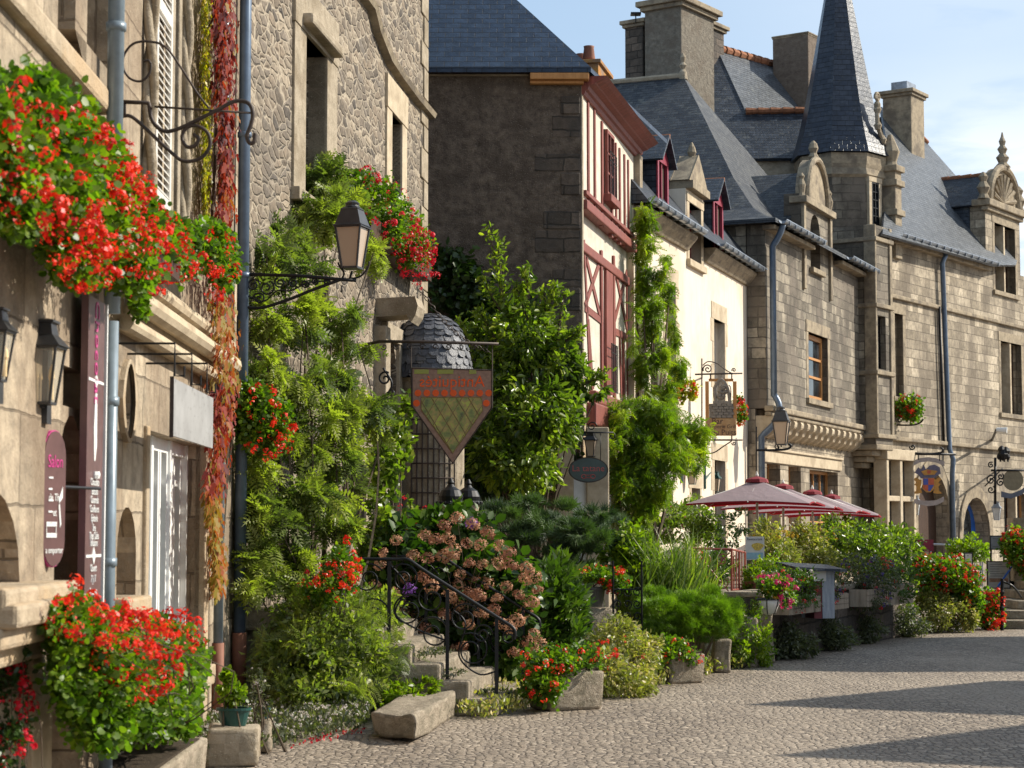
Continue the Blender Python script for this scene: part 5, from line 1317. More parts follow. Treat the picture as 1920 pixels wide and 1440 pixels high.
# ================================================================ signs
# iron sign bracket upper left (no board)
dW = FA.p(FA.S(222, 200, .1), 0, .1).y+.3
def w2(u, v): return at(u, v, dW-.0*(u-222)/240)
BR = root('iron_sign_bracket', 'empty scrolled iron sign bracket high on the shop house, before the white shutter', 'sign bracket', w2(226, 190))
mb = MB(); mb.tube([w2(228, 70), w2(228, 192)], .008, 6)
mb.tube([w2(205, 190), w2(279, 193), w2(283, 205)], .013, 6); mb.tube([w2(290, 200), w2(474, 212)], .007, 6)
mb.tube(smoothpath([w2(279, 193), w2(285, 225), w2(305, 245), w2(330, 243), w2(370, 225), w2(410, 205), w2(440, 190), w2(465, 193), w2(474, 212), w2(470, 235), w2(463, 255), w2(468, 268), w2(476, 266), w2(478, 250)], 6), .013, 6)
mb.tube(smoothpath([w2(222, 220), w2(245, 218), w2(275, 243), w2(320, 285), w2(345, 302), w2(375, 297), w2(393, 275), w2(390, 250), w2(370, 236), w2(350, 240), w2(341, 258), w2(350, 275), w2(365, 273), w2(372, 260), w2(362, 252)], 6), .012, 6)
mb.tube(smoothpath([w2(283, 120), w2(280, 138), w2(265, 152), w2(245, 148), w2(232, 130), w2(232, 105), w2(250, 82), w2(280, 78), w2(310, 88), w2(340, 128), w2(370, 175), w2(392, 203)], 6), .008, 6)
mb.tube(smoothpath([w2(283, 120), w2(278, 113), w2(268, 116)], 4), .008, 6); mb.tube([w2(233, 195), w2(233, 217)], .012, 6)
mb.build('scrolled_bracket', 'rust', BR, smooth=True)
MB().tube([w2(228, 110), Vector((FA.p(0, 0, 0).x-.02, w2(228, 110).y, w2(228, 110).z))], .01, 5).build('wall_fixing', 'iron', BR)

# blank grey board on three hooks: faces down the street, parallel to the wall
FS = Frame(*FA.p(0, 0, .42)[:2], -.92)
sb0, sb1 = FS.S(322, 780), FS.S(397, 800); zb1 = FS.Z(322, 696); zb0 = FS.Z(397, 855); zb0b = FS.Z(320, 800)
BD = root('hanging_signboard', 'blank weathered grey signboard hung over the white shop window', 'signboard', FS.p((sb0+sb1)/2, zb0b, 0))
zz0 = (zb0+zb0b)/2; zz1 = (zb1+FS.Z(397, 757))/2
MB().fbox(FS, sb0, sb1, zz0, zz1, -.009, .009).build('board', 'slateboard', BD)
mb = MB(); 
mb.fbox(FS, sb0-.012, sb0-.001, zz0-.01, zz1+.01, -.012, .012)
mb.build('board_edge', 'rust', BD)
for t in (.05, .45, .85):
    s_ = sb0+(sb1-sb0)*t; MB().tube([FA.p(s_, zz1+.22, 0), FS.p(s_, zz1+.22, 0), FS.p(s_, zz1+.02, 0), FS.p(s_, zz1+.02, .06), FS.p(s_, zz1+.08, .06)], .008, 5).build('hook', 'iron', BD)

# tall aubergine panel
FP = Frame(*FA.p(0, 0, .10)[:2], -.92)
s0_, s1_ = FP.S(163, 800), FP.S(197, 800); z1_ = FP.Z(180, 560); z0_ = FP.Z(180, 1135)
TP = root('tall_shop_panel', 'tall narrow aubergine panel with pale writing beside the grey drainpipe', 'sign', FP.p(s0_, z0_, 0))
MB().fbox(FP, s0_, s1_-.06, z0_, z1_, -.04, .0).build('panel', 'purple', TP); MB().fbox(FP, s1_-.03, s1_, z0_, z1_, -.05, .01).build('white_edge', 'white', TP)
def paint(F, s, z, w, h, mat, parent, o=.003, name='painted_mark'):
    return MB().fbox(F, s-w/2, s+w/2, z-h/2, z+h/2, .0005, o).build(name, mat, parent)
cp = (s0_+s1_-.06)/2
text_mesh('Chocolat', .16, 'pink', TP, FP.p(cp, FP.Z(180, 660), .003), Zv*-1, FP.d, name='pink_lettering')
mb = MB(); zc_ = FP.Z(180, 715); mb.fbox(FP, cp-.22, cp+.22, zc_-.008, zc_+.008, 0, .004); mb.prism(FP, [(cp-.06, zc_), (cp, zc_-.04), (cp+.06, zc_), (cp, zc_+.04)], 0, .005)
zA, zB_ = FP.Z(172, 735), FP.Z(172, 880); mb.prism(FP, [(cp-.05, zA-.2), (cp-.02, zA), (cp+.03, zA), (cp+.04, zA-.3), (cp+.0, zB_+.05), (cp-.03, zB_+.05)], 0, .004)
mb.lathe(FP.p(cp, zB_-.03, .0), [(.03, -.02), (.035, 0), (.03, .02)], 10)
zc_ = FP.Z(180, 1042); mb.fbox(FP, cp-.22, cp+.22, zc_-.008, zc_+.008, 0, .004); mb.prism(FP, [(cp-.05, zc_), (cp, zc_-.05), (cp+.05, zc_), (cp, zc_+.05)], 0, .005)
mb.build('painted_ornament', 'white', TP)
for v_, tx in ((905, "Chocolats"), (922, "Biscuits"), (938, "Caramels"), (955, "Confitures"), (972, "Epicerie"), (990, "fine"), (1005, "Thes Cafes"), (1018, "Infusions"), (1065, "Ouvert"), (1085, "7 j / 7"), (1108, "Bretagne")):
    text_mesh(tx, .06, 'white', TP, FP.p(cp, FP.Z(180, v_), .003), FP.d, Zv, name='white_lettering')

# pink edged oval board, projecting from the wall (edge to us, face half turned)
dP = at(98, 930, FA.p(FA.S(92, 930), 0, 0).y).y
FO = Frame(*at(81, 930, dP-.12)[:2], 24)
so1 = FO.S(122, 930); zo_t = FO.Z(100, 806); zo_b = FO.Z(100, 1064); c_ = so1/2; r_ = so1/2
OB = root('rounded_shop_sign', 'brown rounded sign with bright pink edge, pale writing and a bow', 'sign', FO.p(c_, zo_b, 0))
capz = .14
pol = [(c_+r_*math.cos(a), zo_t-capz+capz*math.sin(a)) for a in [math.pi*i/10 for i in range(11)]] + [(c_-r_*math.cos(a), zo_b+capz-capz*math.sin(a)) for a in [math.pi*i/10 for i in range(11)]]
MB().prism(FO, pol, -.10, -.002).build('sign_edge', 'pink', OB)
MB().prism(FO, [(c_+(x-c_)*.97, (z-(zo_t+zo_b)/2)*.985+(zo_t+zo_b)/2) for x, z in pol], -.0019, .004).build('sign_face', 'purple', OB)
w_ = so1
text_mesh('Salon', w_*.32, 'pink', OB, FO.p(c_, zo_t-.17, .005), FO.d, Zv*1.6, name='pink_lettering')
text_mesh('de The', w_*.2, 'white', OB, FO.p(c_, zo_t-.36, .005), FO.d, Zv*1.5, name='white_lettering')
text_mesh('et', w_*.2, 'white', OB, FO.p(c_, zo_t-.44, .005), FO.d, Zv*1.5, name='white_lettering')
text_mesh('a emporter', w_*.17, 'white', OB, FO.p(c_, zo_b+.09, .005), FO.d, Zv*1.5, name='white_lettering')
mb = MB(); zl0, zl1 = zo_b+.17, zo_t-.5
for a_, b_, e, f in ((.12, .14, zl0, zl1), (.55, .57, zl0, zl1)): mb.fbox(FO, w_*a_, w_*b_, e, f, .005, .008)
for e in (zl0, zl1): mb.fbox(FO, w_*.12, w_*.59, e-.012, e+.012, .005, .008)
for k in range(5): mb.fbox(FO, w_*.2, w_*(.36+.03*(k % 3)), zl0+.06+k*.06, zl0+.07+k*.06, .005, .008)
mb.build('painted_frame', 'white', OB); mb = MB(); mb.prism(FO, [(w_*.68, zl0+.20), (w_*.84, zl0+.26), (w_*.84, zl0+.20), (w_*.68, zl0+.17)], .005, .008); mb.prism(FO, [(w_*.66, zl0+.16), (w_*.74, zl0+.04), (w_*.79, zl0+.06), (w_*.71, zl0+.17)], .005, .008)
mb.build('painted_bow', 'white', OB)
MB().tube([FO.p(so1*.9, zo_t-.3, -.03), FO.p(so1+.45, zo_t-.3, -.1)], .01, 6).build('wall_arm', 'iron', OB)

# stained glass shield
dG = 21.0
def qg(u, v, o=0): return at(u, v, dG+o)
SG = root('stained_glass_sign', 'pointed stained glass shield sign with amber letters seen from behind', 'sign', qg(850, 868))
FGl = Frame(qg(775, 800).x, dG, 90)
def gs(u, v): h = qg(u, v); return (h.x-FGl.a.x, h.z)
shield = [gs(773, 690), gs(922, 694), gs(922, 765), gs(849, 869), gs(773, 762)][::-1]
m, nt, bs = new_mat('red brown glass paste'); oc = nn(nt, 'ShaderNodeTexCoord').outputs['Object']
nt.links.new(ramp(nt, noise(nt, oc, 25, 6, .6), [(.3, (.17, .09, .06)), (.7, (.30, .18, .13))]), bs.inputs['Base Color']); bs.inputs['Roughness'].default_value = .6
MB().prism(FGl, shield, -.012, .0).build('backing', m, SG)
mb = MB(); pts_ = [FGl.p(x, z, 0) for x, z in shield]; mb.tube(pts_+[pts_[0]], .009, 5); mb.build('shield_frame', 'rust', SG)
m, nt, bs = new_mat('green stained glass'); oc = nn(nt, 'ShaderNodeTexCoord').outputs['Object']
gc = ramp(nt, noise(nt, oc, 9, 3, .6), [(.32, (.16, .19, .08)), (.45, (.34, .40, .12)), (.55, (.50, .42, .16)), (.66, (.55, .66, .14))])
nt.links.new(gc, bs.inputs['Base Color']); bs.inputs['Roughness'].default_value = .12
tl = nn(nt, 'ShaderNodeBsdfTranslucent', {'Color': mix(nt, 1.0, gc, (2.2, 2.2, 2.2), 'MULTIPLY')}); mx = nn(nt, 'ShaderNodeMixShader', {0: .55, 1: bs.outputs[0], 2: tl.outputs[0]}); nt.links.new(mx.outputs[0], nt.nodes['Material Output'].inputs[0])
ins = [gs(790, 745), gs(903, 745), gs(905, 770), gs(849, 850), gs(790, 768)][::-1]
MB().prism(FGl, ins, -.001, .004).build('glass_panes', m, SG)
# leading: diamond lattice clipped to the pane field
def inpoly(p, poly):
    c = False; j = len(poly)-1
    for i in range(len(poly)):
        if ((poly[i][1] > p[1]) != (poly[j][1] > p[1])) and p[0] < (poly[j][0]-poly[i][0])*(p[1]-poly[i][1])/(poly[j][1]-poly[i][1])+poly[i][0]: c = not c
        j = i
    return c
mb = MB(); pw_ = 23/FPX*dG; ph_ = 38/FPX*dG; cx0, cz0 = gs(849, 850)
for sg in (-1, 1):
    for k in range(-7, 8):
        run = []
        for i in range(-80, 240):
            t = i*.004; x = cx0 + sg*t*pw_/ph_*1.0 + k*pw_; z = cz0 + t
            if inpoly((x, z), ins): run.append(FGl.p(x, z, .007))
        if len(run) > 3: mb.tube([run[0], run[-1]], .0045, 4)
pi_ = [FGl.p(x, z, .006) for x, z in ins]; mb.tube(pi_+[pi_[0]], .005, 4)
mb.build('leading', plain('brass leading', (.30, .22, .09), .4, .5), SG)
amb = leaf('amber glass', [(.75, .16, .01), (.75, .16, .01)], .5, .2, tb=(1.8, 1.3, 1)); text_mesh('Antiquités', .15, amb, SG, FGl.p((gs(849, 0)[0]), gs(849, 716)[1], .003), Xv*1.12, Zv*1.15, name='mirrored_lettering', mirror=True)
mb = MB(); x0, z_ = gs(782, 737)
for k in range(9): MB().prism(FGl, [(x0+.01+k*16.6/FPX*dG+.036*math.cos(a), z_+.036*math.sin(a)) for a in [2*math.pi*i/10 for i in range(10)]], .0005, .008).build('amber_roundel', amb, SG)
for u in (781, 912): a_, b_ = gs(u, 756); MB().prism(FGl, [(a_+.036*math.cos(t), b_+.036*math.sin(t)) for t in [2*math.pi*i/10 for i in range(10)]], .0005, .008).build('amber_roundel', amb, SG)
yg = leaf('yellow glass', [(.4, .38, .08)]*2, .4, .2)
for u0, u1 in ((777, 804), (820, 850), (880, 893)): a_, b_ = gs(u0, 701); c2_, d2_ = gs(u1, 693); MB().fbox(FGl, a_, c2_, b_, d2_, .0005, .006).build('yellow_glass_bar', yg, SG)
mb = MB(); mb.tube([qg(771, 640), qg(771, 762)], .006, 5); mb.tube([qg(923, 646), qg(923, 765)], .007, 5); mb.build('hanging_rods', 'rust', SG)
IA = root('iron_sign_bracket', 'long twisted iron arm holding the stained glass shield', 'sign bracket', qg(712, 640))
mb = MB(); wallp = FB.p(FB.S(705, 640, .15), qg(712, 640).z, .1)
mb.tube([Vector((qg(700, 640).x-.28, dG+.7, qg(712, 640).z)), qg(712, 640), qg(800, 641), qg(935, 645)], .017, 7)
for u in range(720, 935, 24): mb.tube(scroll(qg(u, 650), Xv, Zv, .035, 1.2, u, 1, 12), .006, 4)
mb.build('arm', 'rust', IA, smooth=True)
# chain from the hood beam
CH = root('hanging_chain', 'iron chain slanting from the stone hood beam to the bushes', 'chain', qg(790, 545)); mb = MB()
for k in range(24):
    t = k/23; c = qg(788, 541)*(1-t)+qg(915, 655)*t - Zv*.12*math.sin(math.pi*t); c = c + Vector((0, .2, 0))
    a1 = (qg(915, 655)-qg(788, 541)).normalized(); a2 = Vector((0, 1, 0)) if k % 2 else a1.cross(Vector((0, 1, 0))).normalized()
    mb.tube([c + a1*.034*math.cos(x)+a2*.017*math.sin(x) for x in [2*math.pi*i/8 for i in range(9)]], .005, 4)
mb.build('chain_links', 'rust', CH)
# dark carved iron lamp hook near ivy
SC_ = root('iron_scroll_hook', 'dark curled iron ornament on the pier above the ivy', 'ornament', at(725, 740, 22)); mb = MB()
for u, v, r, s_ in ((722, 710, 14, 1), (730, 740, 10, -1), (718, 765, 9, 1)): mb.tube(scroll(at(u, v, 22.2), Xv, Zv, r/FPX*22, 1.4, 1, s_, 20), .012, 5)
mb.tube(smoothpath([at(718, 690, 22.2), at(735, 720, 22.2), at(722, 750, 22.2), at(735, 780, 22.2)], 5), .014, 5); mb.build('scrolls', 'iron', SC_, smooth=True)

# oval sign
dO = 30.3; OS = root('oval_shop_sign', 'dark green oval sign reading La tatane in dull red', 'sign', at(1103, 905, dO))
FV = Frame(at(1103, 881, dO).x, dO, 90); zc = at(1103, 881, dO).z; ra, rb2 = 37.5/FPX*dO, 24/FPX*dO
MB().prism(FV, [(ra*math.cos(2*math.pi*i/32), zc+rb2*math.sin(2*math.pi*i/32)) for i in range(32)], -.03, 0).build('sign_edge', 'rust', OS)
MB().prism(FV, [(ra*.94*math.cos(2*math.pi*i/32), zc+rb2*.92*math.sin(2*math.pi*i/32)) for i in range(32)], .0005, .006).build('sign_face', plain('dark green board', (.06, .085, .08), .5), OS)
tred = plain('dull red letters', (.45, .09, .08), .5)
text_mesh('La tatane', .135, tred, OS, FV.p(0, zc+.02, .008), Xv, Zv, name='lettering')
mb = MB()
for sg in (-1, 1):
    mb.tube([FV.p(sg*(.07+.035*math.cos(t)), zc-.10+.03*math.sin(t), .008) for t in [2*math.pi*i/12 for i in range(13)]], .006, 4)
mb.tube([FV.p(-.05, zc-.08, .008), FV.p(.05, zc-.08, .008)], .005, 4); mb.tube([FV.p(-.05, zc-.12, .008), FV.p(.05, zc-.12, .008)], .005, 4); mb.build('painted_shoes', tred, OS)
BO = root('iron_sign_bracket', 'dark scrolled bracket over the small grey lantern and oval sign', 'sign bracket', at(1088, 811, dO)); mb = MB()
mb.tube([at(1085, 811, dO), at(1150, 811, dO)], .012, 6); mb.tube(scroll(at(1110, 800, dO), Xv, Zv, .08, 1.4, 0, 1, 20), .009, 5); mb.tube(scroll(at(1147, 818, dO), Xv, Zv, .06, 1.2, 1.5, -1, 16), .009, 5); mb.tube([at(1088, 811, dO), at(1088, 811, dO+1.2)], .012, 6)
mb.tube([at(1080, 811, dO), at(1080, 870, dO)], .006, 5); mb.tube([at(1126, 811, dO), at(1126, 868, dO)], .006, 5); mb.build('bracket', 'iron', BO, smooth=True)

# bar sign with the well
dB = 40.8
def qb(u, v): return at(u, v, dB)
BS = root('pub_sign', 'framed wooden bar sign with a carved stone well, lettered Bar Creperie Grill du Puits', 'sign', qb(1352, 820)); FBs = Frame(qb(1324, 780).x, dB, 90)
def bs_(u, v): h = qb(u, v); return (h.x-FBs.a.x, h.z)
def bx(mb, u0, v0, u1, v1, o0, o1): a_, b_ = bs_(u0, v1); c_, d_ = bs_(u1, v0); mb.fbox(FBs, a_, c_, b_, d_, o0, o1); return mb
mb = MB(); bx(mb, 1323, 715, 1329, 785, -.04, .0); bx(mb, 1375, 715, 1381, 785, -.04, 0); bx(mb, 1329, 710, 1375, 715, -.04, 0); mb.build('sign_frame', 'wood', BS)
mb = MB(); bx(mb, 1323, 783, 1381, 817, -.05, .01); mb.build('board', rough_mat('tan painted board', (.32, .18, .085), (.48, .32, .17), 5, .004, c3=(.40, .25, .13)), BS, bevel=.03)
w_ = plain('carved stone paint', (.22, .19, .16), .8, bd=.01); mb = MB()
for j in range(5):
    for i in range(4): bx(mb, 1333+i*10+(j % 2)*4, 757+j*5.4, 1342+i*10+(j % 2)*4, 761.6+j*5.4, -.05, .02+.01*((i+j) % 2))
bx(mb, 1337, 752, 1372, 757, -.06, .03); bx(mb, 1330, 757, 1377, 784, -.04, -.005); 
mb.tube(smoothpath([qb(1342, 752), qb(1340, 728), qb(1352, 712), qb(1364, 728), qb(1368, 752)], 5), .035, 6); mb.tube(smoothpath([qb(1366, 722), qb(1370, 728), qb(1370, 752)], 4), .012, 5)
for k in range(14): a = k*1.1; mb.lathe(qb(1353+7*math.cos(a)*(1-k/20), 735+11*math.sin(a*.7)), [(.02, -.05), (.055, 0), (.02, .05)], 6)
mb.build('carved_well', w_, BS); db = plain('brown lettering', (.07, .03, .02), .5)
for tx, u, v, s_ in (('Bar', 1345, 790, .17), ('Crêperie Grill', 1352, 800, .11), ('du Puits', 1357, 811, .16)): text_mesh(tx, s_, db, BS, FBs.p(*bs_(u, v), .012), Xv, Zv, name='lettering')
BI = root('iron_sign_bracket', 'tall scrolled iron bracket carrying the bar sign on the cream wall', 'sign bracket', qb(1317, 860)); mb = MB()
mb.tube([qb(1316, 672), qb(1316, 858)], .016, 6); mb.tube([qb(1303, 702), qb(1392, 700)], .018, 6); mb.tube([qb(1316, 825), qb(1392, 825)], .018, 6)
mb.tube(scroll(qb(1327, 692), Xv, Zv, .10, 1.6, 3.6, -1, 30), .014, 5); mb.tube(scroll(qb(1376, 694), Xv, Zv, .045, 1.3, 3.6, -1, 20), .012, 5); mb.tube(smoothpath([qb(1318, 685), qb(1328, 678), qb(1345, 682), qb(1358, 692), qb(1372, 700)], 5), .012, 5)
mb.tube(smoothpath([qb(1317, 840), qb(1325, 850), qb(1340, 848), qb(1355, 838), qb(1372, 827)], 5), .014, 5); mb.tube(scroll(qb(1376, 831), Xv, Zv, .045, 1.3, 3, 1, 20), .012, 5)
for u in (1332, 1372): mb.tube([qb(u, 700), qb(u, 711)], .014, 5); mb.tube([qb(u, 817), qb(u, 825)], .014, 5)
mb.tube([qb(1316, 702), FD.p(FD.S(1316, 702), qb(1316, 702).z, 0)], .016, 5); mb.build('bracket', 'rust', BI, smooth=True)

# coat of arms sign on G
dA = 56.6
def qa(u, v): return at(u, v, dA)
AS = root('coat_of_arms_sign', 'cut out coat of arms sign with two golden lions and plain grey banners', 'sign', qa(1740, 945)); FAr = Frame(qa(1705, 900).x, dA, 90)
def as_(u, v): h = qa(u, v); return (h.x-FAr.a.x, h.z)
def poly(pts, o0, o1, mat, name): return MB().prism(FAr, [as_(u, v) for u, v in pts][::-1], o0, o1).build(name, mat, AS)
ban = plain('grey banner paint', (.30, .25, .23), .6); gold = plain('old gold paint', (.42, .20, .03), .5); bl = plain('heraldic blue', (.05, .07, .30), .5); rd_ = plain('heraldic red', (.42, .08, .03), .5)
poly([(1711, 874), (1711, 864), (1725, 859), (1740, 857), (1755, 859), (1771, 865), (1771, 874), (1755, 867), (1740, 865), (1725, 867)], -.03, 0, ban, 'upper_banner')
poly([(1709, 934), (1725, 938), (1740, 939), (1755, 938), (1770, 931), (1770, 940), (1757, 947), (1740, 949), (1722, 946), (1709, 942)], -.03, 0, ban, 'lower_banner')
lion = [(1711, 925), (1718, 920), (1719, 912), (1714, 908), (1719, 905), (1713, 898), (1718, 895), (1724, 899), (1728, 899), (1728, 906), (1726, 914), (1729, 924), (1720, 926)]
poly(lion, -.03, .0, gold, 'lion'); poly([(1740+(1740-u)*.93, v) for u, v in lion][::-1], -.03, .0, gold, 'lion')
poly([(1730, 896), (1752, 896), (1752, 916), (1745, 923), (1737, 923), (1730, 916)], -.03, .01, gold, 'shield')
poly([(1731, 897), (1740, 897), (1740, 909), (1731, 909)], .0105, .02, bl, 'shield_quarter'); poly([(1740.3, 909.3), (1751, 909.3), (1744, 921), (1740.3, 921)], .0105, .02, bl, 'shield_quarter')
poly([(1731, 909.3), (1740, 909.3), (1740, 920), (1736, 920), (1731, 915)], .0105, .02, rd_, 'shield_quarter'); poly([(1740.3, 897), (1751, 897), (1751, 909), (1740.3, 909)], .0105, .02, rd_, 'shield_quarter')
poly([(1715, 886), (1722, 876), (1727, 881), (1732, 871), (1736, 880), (1743, 873), (1752, 871), (1762, 876), (1764, 888), (1757, 892), (1752, 897), (1727, 897), (1722, 890)], -.04, -.005, plain('dull blue mantling', (.10, .09, .14), .6), 'helmet_mantling')
poly([(1727, 884), (1738, 880), (1758, 883), (1752, 890), (1733, 891)], .0, .012, gold, 'crest'); poly([(1738, 882), (1746, 882), (1744, 888), (1739, 888)], .0125, .02, rd_, 'crest_detail')
mb = MB(); mb.tube([qa(1700, 851), qa(1792, 852)], .035, 6); mb.tube([qa(1722, 852), qa(1722, 862)], .015, 4); mb.tube([qa(1762, 852), qa(1762, 864)], .015, 4)
mb.tube(smoothpath([qa(1705, 844), qa(1715, 849), qa(1740, 851), qa(1765, 848), qa(1768, 842), qa(1763, 839)], 5), .025, 5); mb.tube(scroll(qa(1711, 838), Xv, Zv, .09, 1.3, 3, 1, 18), .022, 5); mb.tube(scroll(qa(1695, 847), Xv, Zv, .12, 1.3, 0, -1, 18), .022, 5)
mb.tube([qa(1700, 851), FG.p(FG.S(1700, 851), qa(1700, 851).z, .0)], .03, 5); mb.build('iron_arm', 'iron', AS, smooth=True)
# big wrought sign with bird on the right
dR = 60.4
def qr(u, v): return at(u, v, dR)
DS = root('wrought_iron_inn_sign', 'ornate hanging inn sign with a dark beast above a round dull board', 'sign', qr(1866, 930)); mb = MB()
mb.tube([qr(1866, 858), qr(1866, 945)], .04, 6); mb.tube([qr(1858, 882), qr(1935, 882)], .035, 6)
for u, v, r, s_ in ((1858, 900, 9, 1), (1858, 918, 8, -1), (1876, 905, 8, 1), (1876, 893, 6, -1), (1858, 872, 6, 1)): mb.tube(scroll(qr(u, v), Xv, Zv, r/FPX*dR, 1.4, 1, s_, 18), .022, 5)
mb.tube([qr(1846, 912), qr(1880, 878)], .02, 4); mb.tube([qr(1866, 880), FG.p(FG.S(1866, 880), qr(1866, 880).z, .0)], .03, 5)
mb.build('iron_arm', 'iron', DS, smooth=True)
Fr = Frame(qr(1880, 880).x, dR, 90)
def rs(u, v): h = qr(u, v); return (h.x-Fr.a.x, h.z)
MB().prism(Fr, [rs(1900+19*math.cos(a), 900-20*math.sin(a)) for a in [2*math.pi*i/20 for i in range(20)]], -.06, .0).build('round_board', plain('dull olive board', (.17, .14, .085), .7, bd=.01), DS)
MB().prism(Fr, [rs(u, v) for u, v in ((1877, 921), (1895, 926), (1915, 918), (1930, 905), (1930, 914), (1915, 928), (1895, 935), (1877, 932))][::-1], .001, .04).build('banner', plain('slate blue banner', (.08, .09, .12), .6), DS)
mb = MB()
for c_, r1, r2 in (((1881, 852), .17, .20), ((1878, 843), .12, .12), ((1886, 846), .14, .14), ((1873, 856), .07, .1), ((1890, 857), .07, .1)):
    mb.lathe(qr(*c_), [(.02, -r2), (r1*.7, -r2*.6), (r1, 0), (r1*.7, r2*.6), (.02, r2)], 8)
for u in (1875, 1882, 1889): mb.tube([qr(u, 858), qr(u+1, 866)], .03, 5)
mb.build('iron_beast', 'iron', DS)
# security spotlights on G
for lab, u, v in (('white spotlight fixed high above the blue arched window', 1868, 806), ):
    o = root('spotlight', lab, 'lamp', at(u, v, 60.5)); c = at(u, v, 60.3); e = FG.p(FG.S(u-8, v+5), c.z-.2, 0)
    MB().tube([e, c], .04, 6).build('arm', 'iron', o); mb = MB(); mb.tube([c, c+Vector((.3, -.1, -.02))], .07, 8, r1=.1); mb.build('lamp_head', 'white', o)
# ================================================================ terrace furniture
m, nt, bs = new_mat('parasol cloth grey pink'); M['cloth'] = m
bs.inputs['Base Color'].default_value = (.25, .19, .205, 1); bs.inputs['Roughness'].default_value = .9
oc = nn(nt, 'ShaderNodeTexCoord').outputs['Object']; bump(nt, bs, noise(nt, oc, 5, 4), .6, .03)
tl = nn(nt, 'ShaderNodeBsdfTranslucent', {'Color': (.45, .12, .12, 1)}); mx = nn(nt, 'ShaderNodeMixShader', {0: .08, 1: bs.outputs[0], 2: tl.outputs[0]}); nt.links.new(mx.outputs[0], nt.nodes['Material Output'].inputs[0])
m = leaf('parasol red lining', [(.30, .008, .02), (.38, .012, .03)], .25, .8, tb=(1.5, 1, 1)); M['redcloth'] = m; M['darkred'] = plain('dark red cloth', (.20, .01, .02), .8)
def make_parasol(label):
    r = root('parasol', label, 'parasol', (0, 0, 0), 'parasols on the terrace'); H, z0, W_ = .47, 2.22, 1.09
    # square canopy, slightly sagging between ribs
    N = 10; vs = []; fs = []
    def cz(t, e): return z0 + H*(1-t)**1.0*(1-.10*math.sin(math.pi*t)) - .10*e*t
    rings = []
    for i in range(N+1):
        t = .1+.9*i/N; ring = []
        for side in range(4):
            for j in range(6):
                f = j/6; a = math.pi/4+side*math.pi/2
                p = Vector((math.cos(a), math.sin(a), 0))*1.414*(1-f)+Vector((math.cos(a+math.pi/2), math.sin(a+math.pi/2), 0))*1.414*f
                e = -math.sin(math.pi*f)*.6; k = 1-.05*math.sin(math.pi*f)*t
                ring.append((p.x*W_*t*k, p.y*W_*t*k, cz(t, -e*0)+.05*math.sin(math.pi*f)*t*1.0))
        rings.append(ring)
    n = 24; vs = [p for rg in rings for p in rg]
    for i in range(N):
        for k in range(n): fs.append((i*n+k, (i+1)*n+k, (i+1)*n+(k+1) % n, i*n+(k+1) % n))
    mb = MB(); mb.add(vs, fs); mb.build('canopy', 'cloth', r)
    mb = MB(); mb.add([(x*.995, y*.995, z-.012) for x, y, z in vs], [tuple(reversed(f)) for f in fs])
    last = [(x*1.001, y*1.001, z) for x, y, z in rings[-1]]; mb.add(last+[(x*.998, y*.998, z-.03) for x, y, z in last], [(k, (k+1) % n, n+(k+1) % n, n+k) for k in range(n)]); mb.build('red_lining', 'redcloth', r)
    mb = MB(); mb.lathe((0, 0, z0+H*.88), [(.22, -.02), (.20, .04), (.12, .07), (.04, .09)], 8, math.pi/8); mb.build('vent_cap', 'darkred', r)
    mb = MB(); mb.tube([(0, 0, 0), (0, 0, z0+H*1.02)], .024, 10); mb.lathe((0, 0, 0), [(.26, 0), (.26, .05), (.05, .07), (.04, .3)], 12); mb.lathe((0, 0, z0+H*1.05), [(.02, 0), (.035, .03), (.015, .08), (.004, .11)], 8); mb.build('pole', 'offwhite', r)
    mb = MB()
    for side in range(8):
        a = math.pi/4*side; L = W_*1.38 if side % 2 else W_*.97; zz = z0+.0
        mb.tube([(.02, 0, z0+H*.9), (math.cos(a)*L, math.sin(a)*L, z0+(.0 if side % 2 else .03))], .012, 4); mb.tube([(0, 0, z0+.12), (math.cos(a)*L*.5, math.sin(a)*L*.5, z0+H*.42)], .010, 4)
    mb.build('ribs', 'offwhite', r)
    return r
pr = make_parasol('nearest and leftmost parasol, grey pink cloth with red lining, before the cream wall')
for k, (lab, u, d, rz) in enumerate(((None, 1420, 36, -16), ('second parasol from the left, its red cap just right of the nearest one', 1469, 39.5, -14), ('third parasol from the left, over the board hut', 1524, 43, -18), ('rightmost parasol of the terrace, its far corner before the granite manor', 1560, 46, -12))):
    c = pr if k == 0 else copy_tree(pr)
    if lab: c['label'] = lab
    c.location = (at(u, 1000, d).x, d, -.04*k); c.rotation_euler = (0, 0, R(rz))

# poster on stand
PS = root('poster_board', 'pale poster board with a yellow and blue picture beside the red railing', 'sign', at(1415, 1090, 31)); Fp = Frame(at(1398, 1000, 31).x, 31, 90)
def ps(u, v): h = at(u, v, 31); return (h.x-Fp.a.x, h.z)
def pbx(F, fn, u0, v0, u1, v1, o0, o1, mat, name, parent): a_, b_ = fn(u0, v1); c_, d_ = fn(u1, v0); return MB().fbox(F, a_, c_, b_, d_, o0, o1).build(name, mat, parent)
pbx(Fp, ps, 1398, 1006, 1433, 1050, -.02, 0, 'offwhite', 'poster', PS)
pbx(Fp, ps, 1400, 1036, 1431, 1048, .0005, .003, plain('poster blue', (.25, .42, .50), .5), 'blue_band', PS)
MB().prism(Fp, [(ps(1411, 0)[0]+.09*math.cos(a)*(1+.2*math.sin(3*a)), ps(0, 1025)[1]+.06*math.sin(a)) for a in [2*math.pi*i/16 for i in range(16)]], .0005, .004).build('yellow_picture', plain('poster yellow', (.60, .42, .06), .5, var=.4, scale=40), PS)
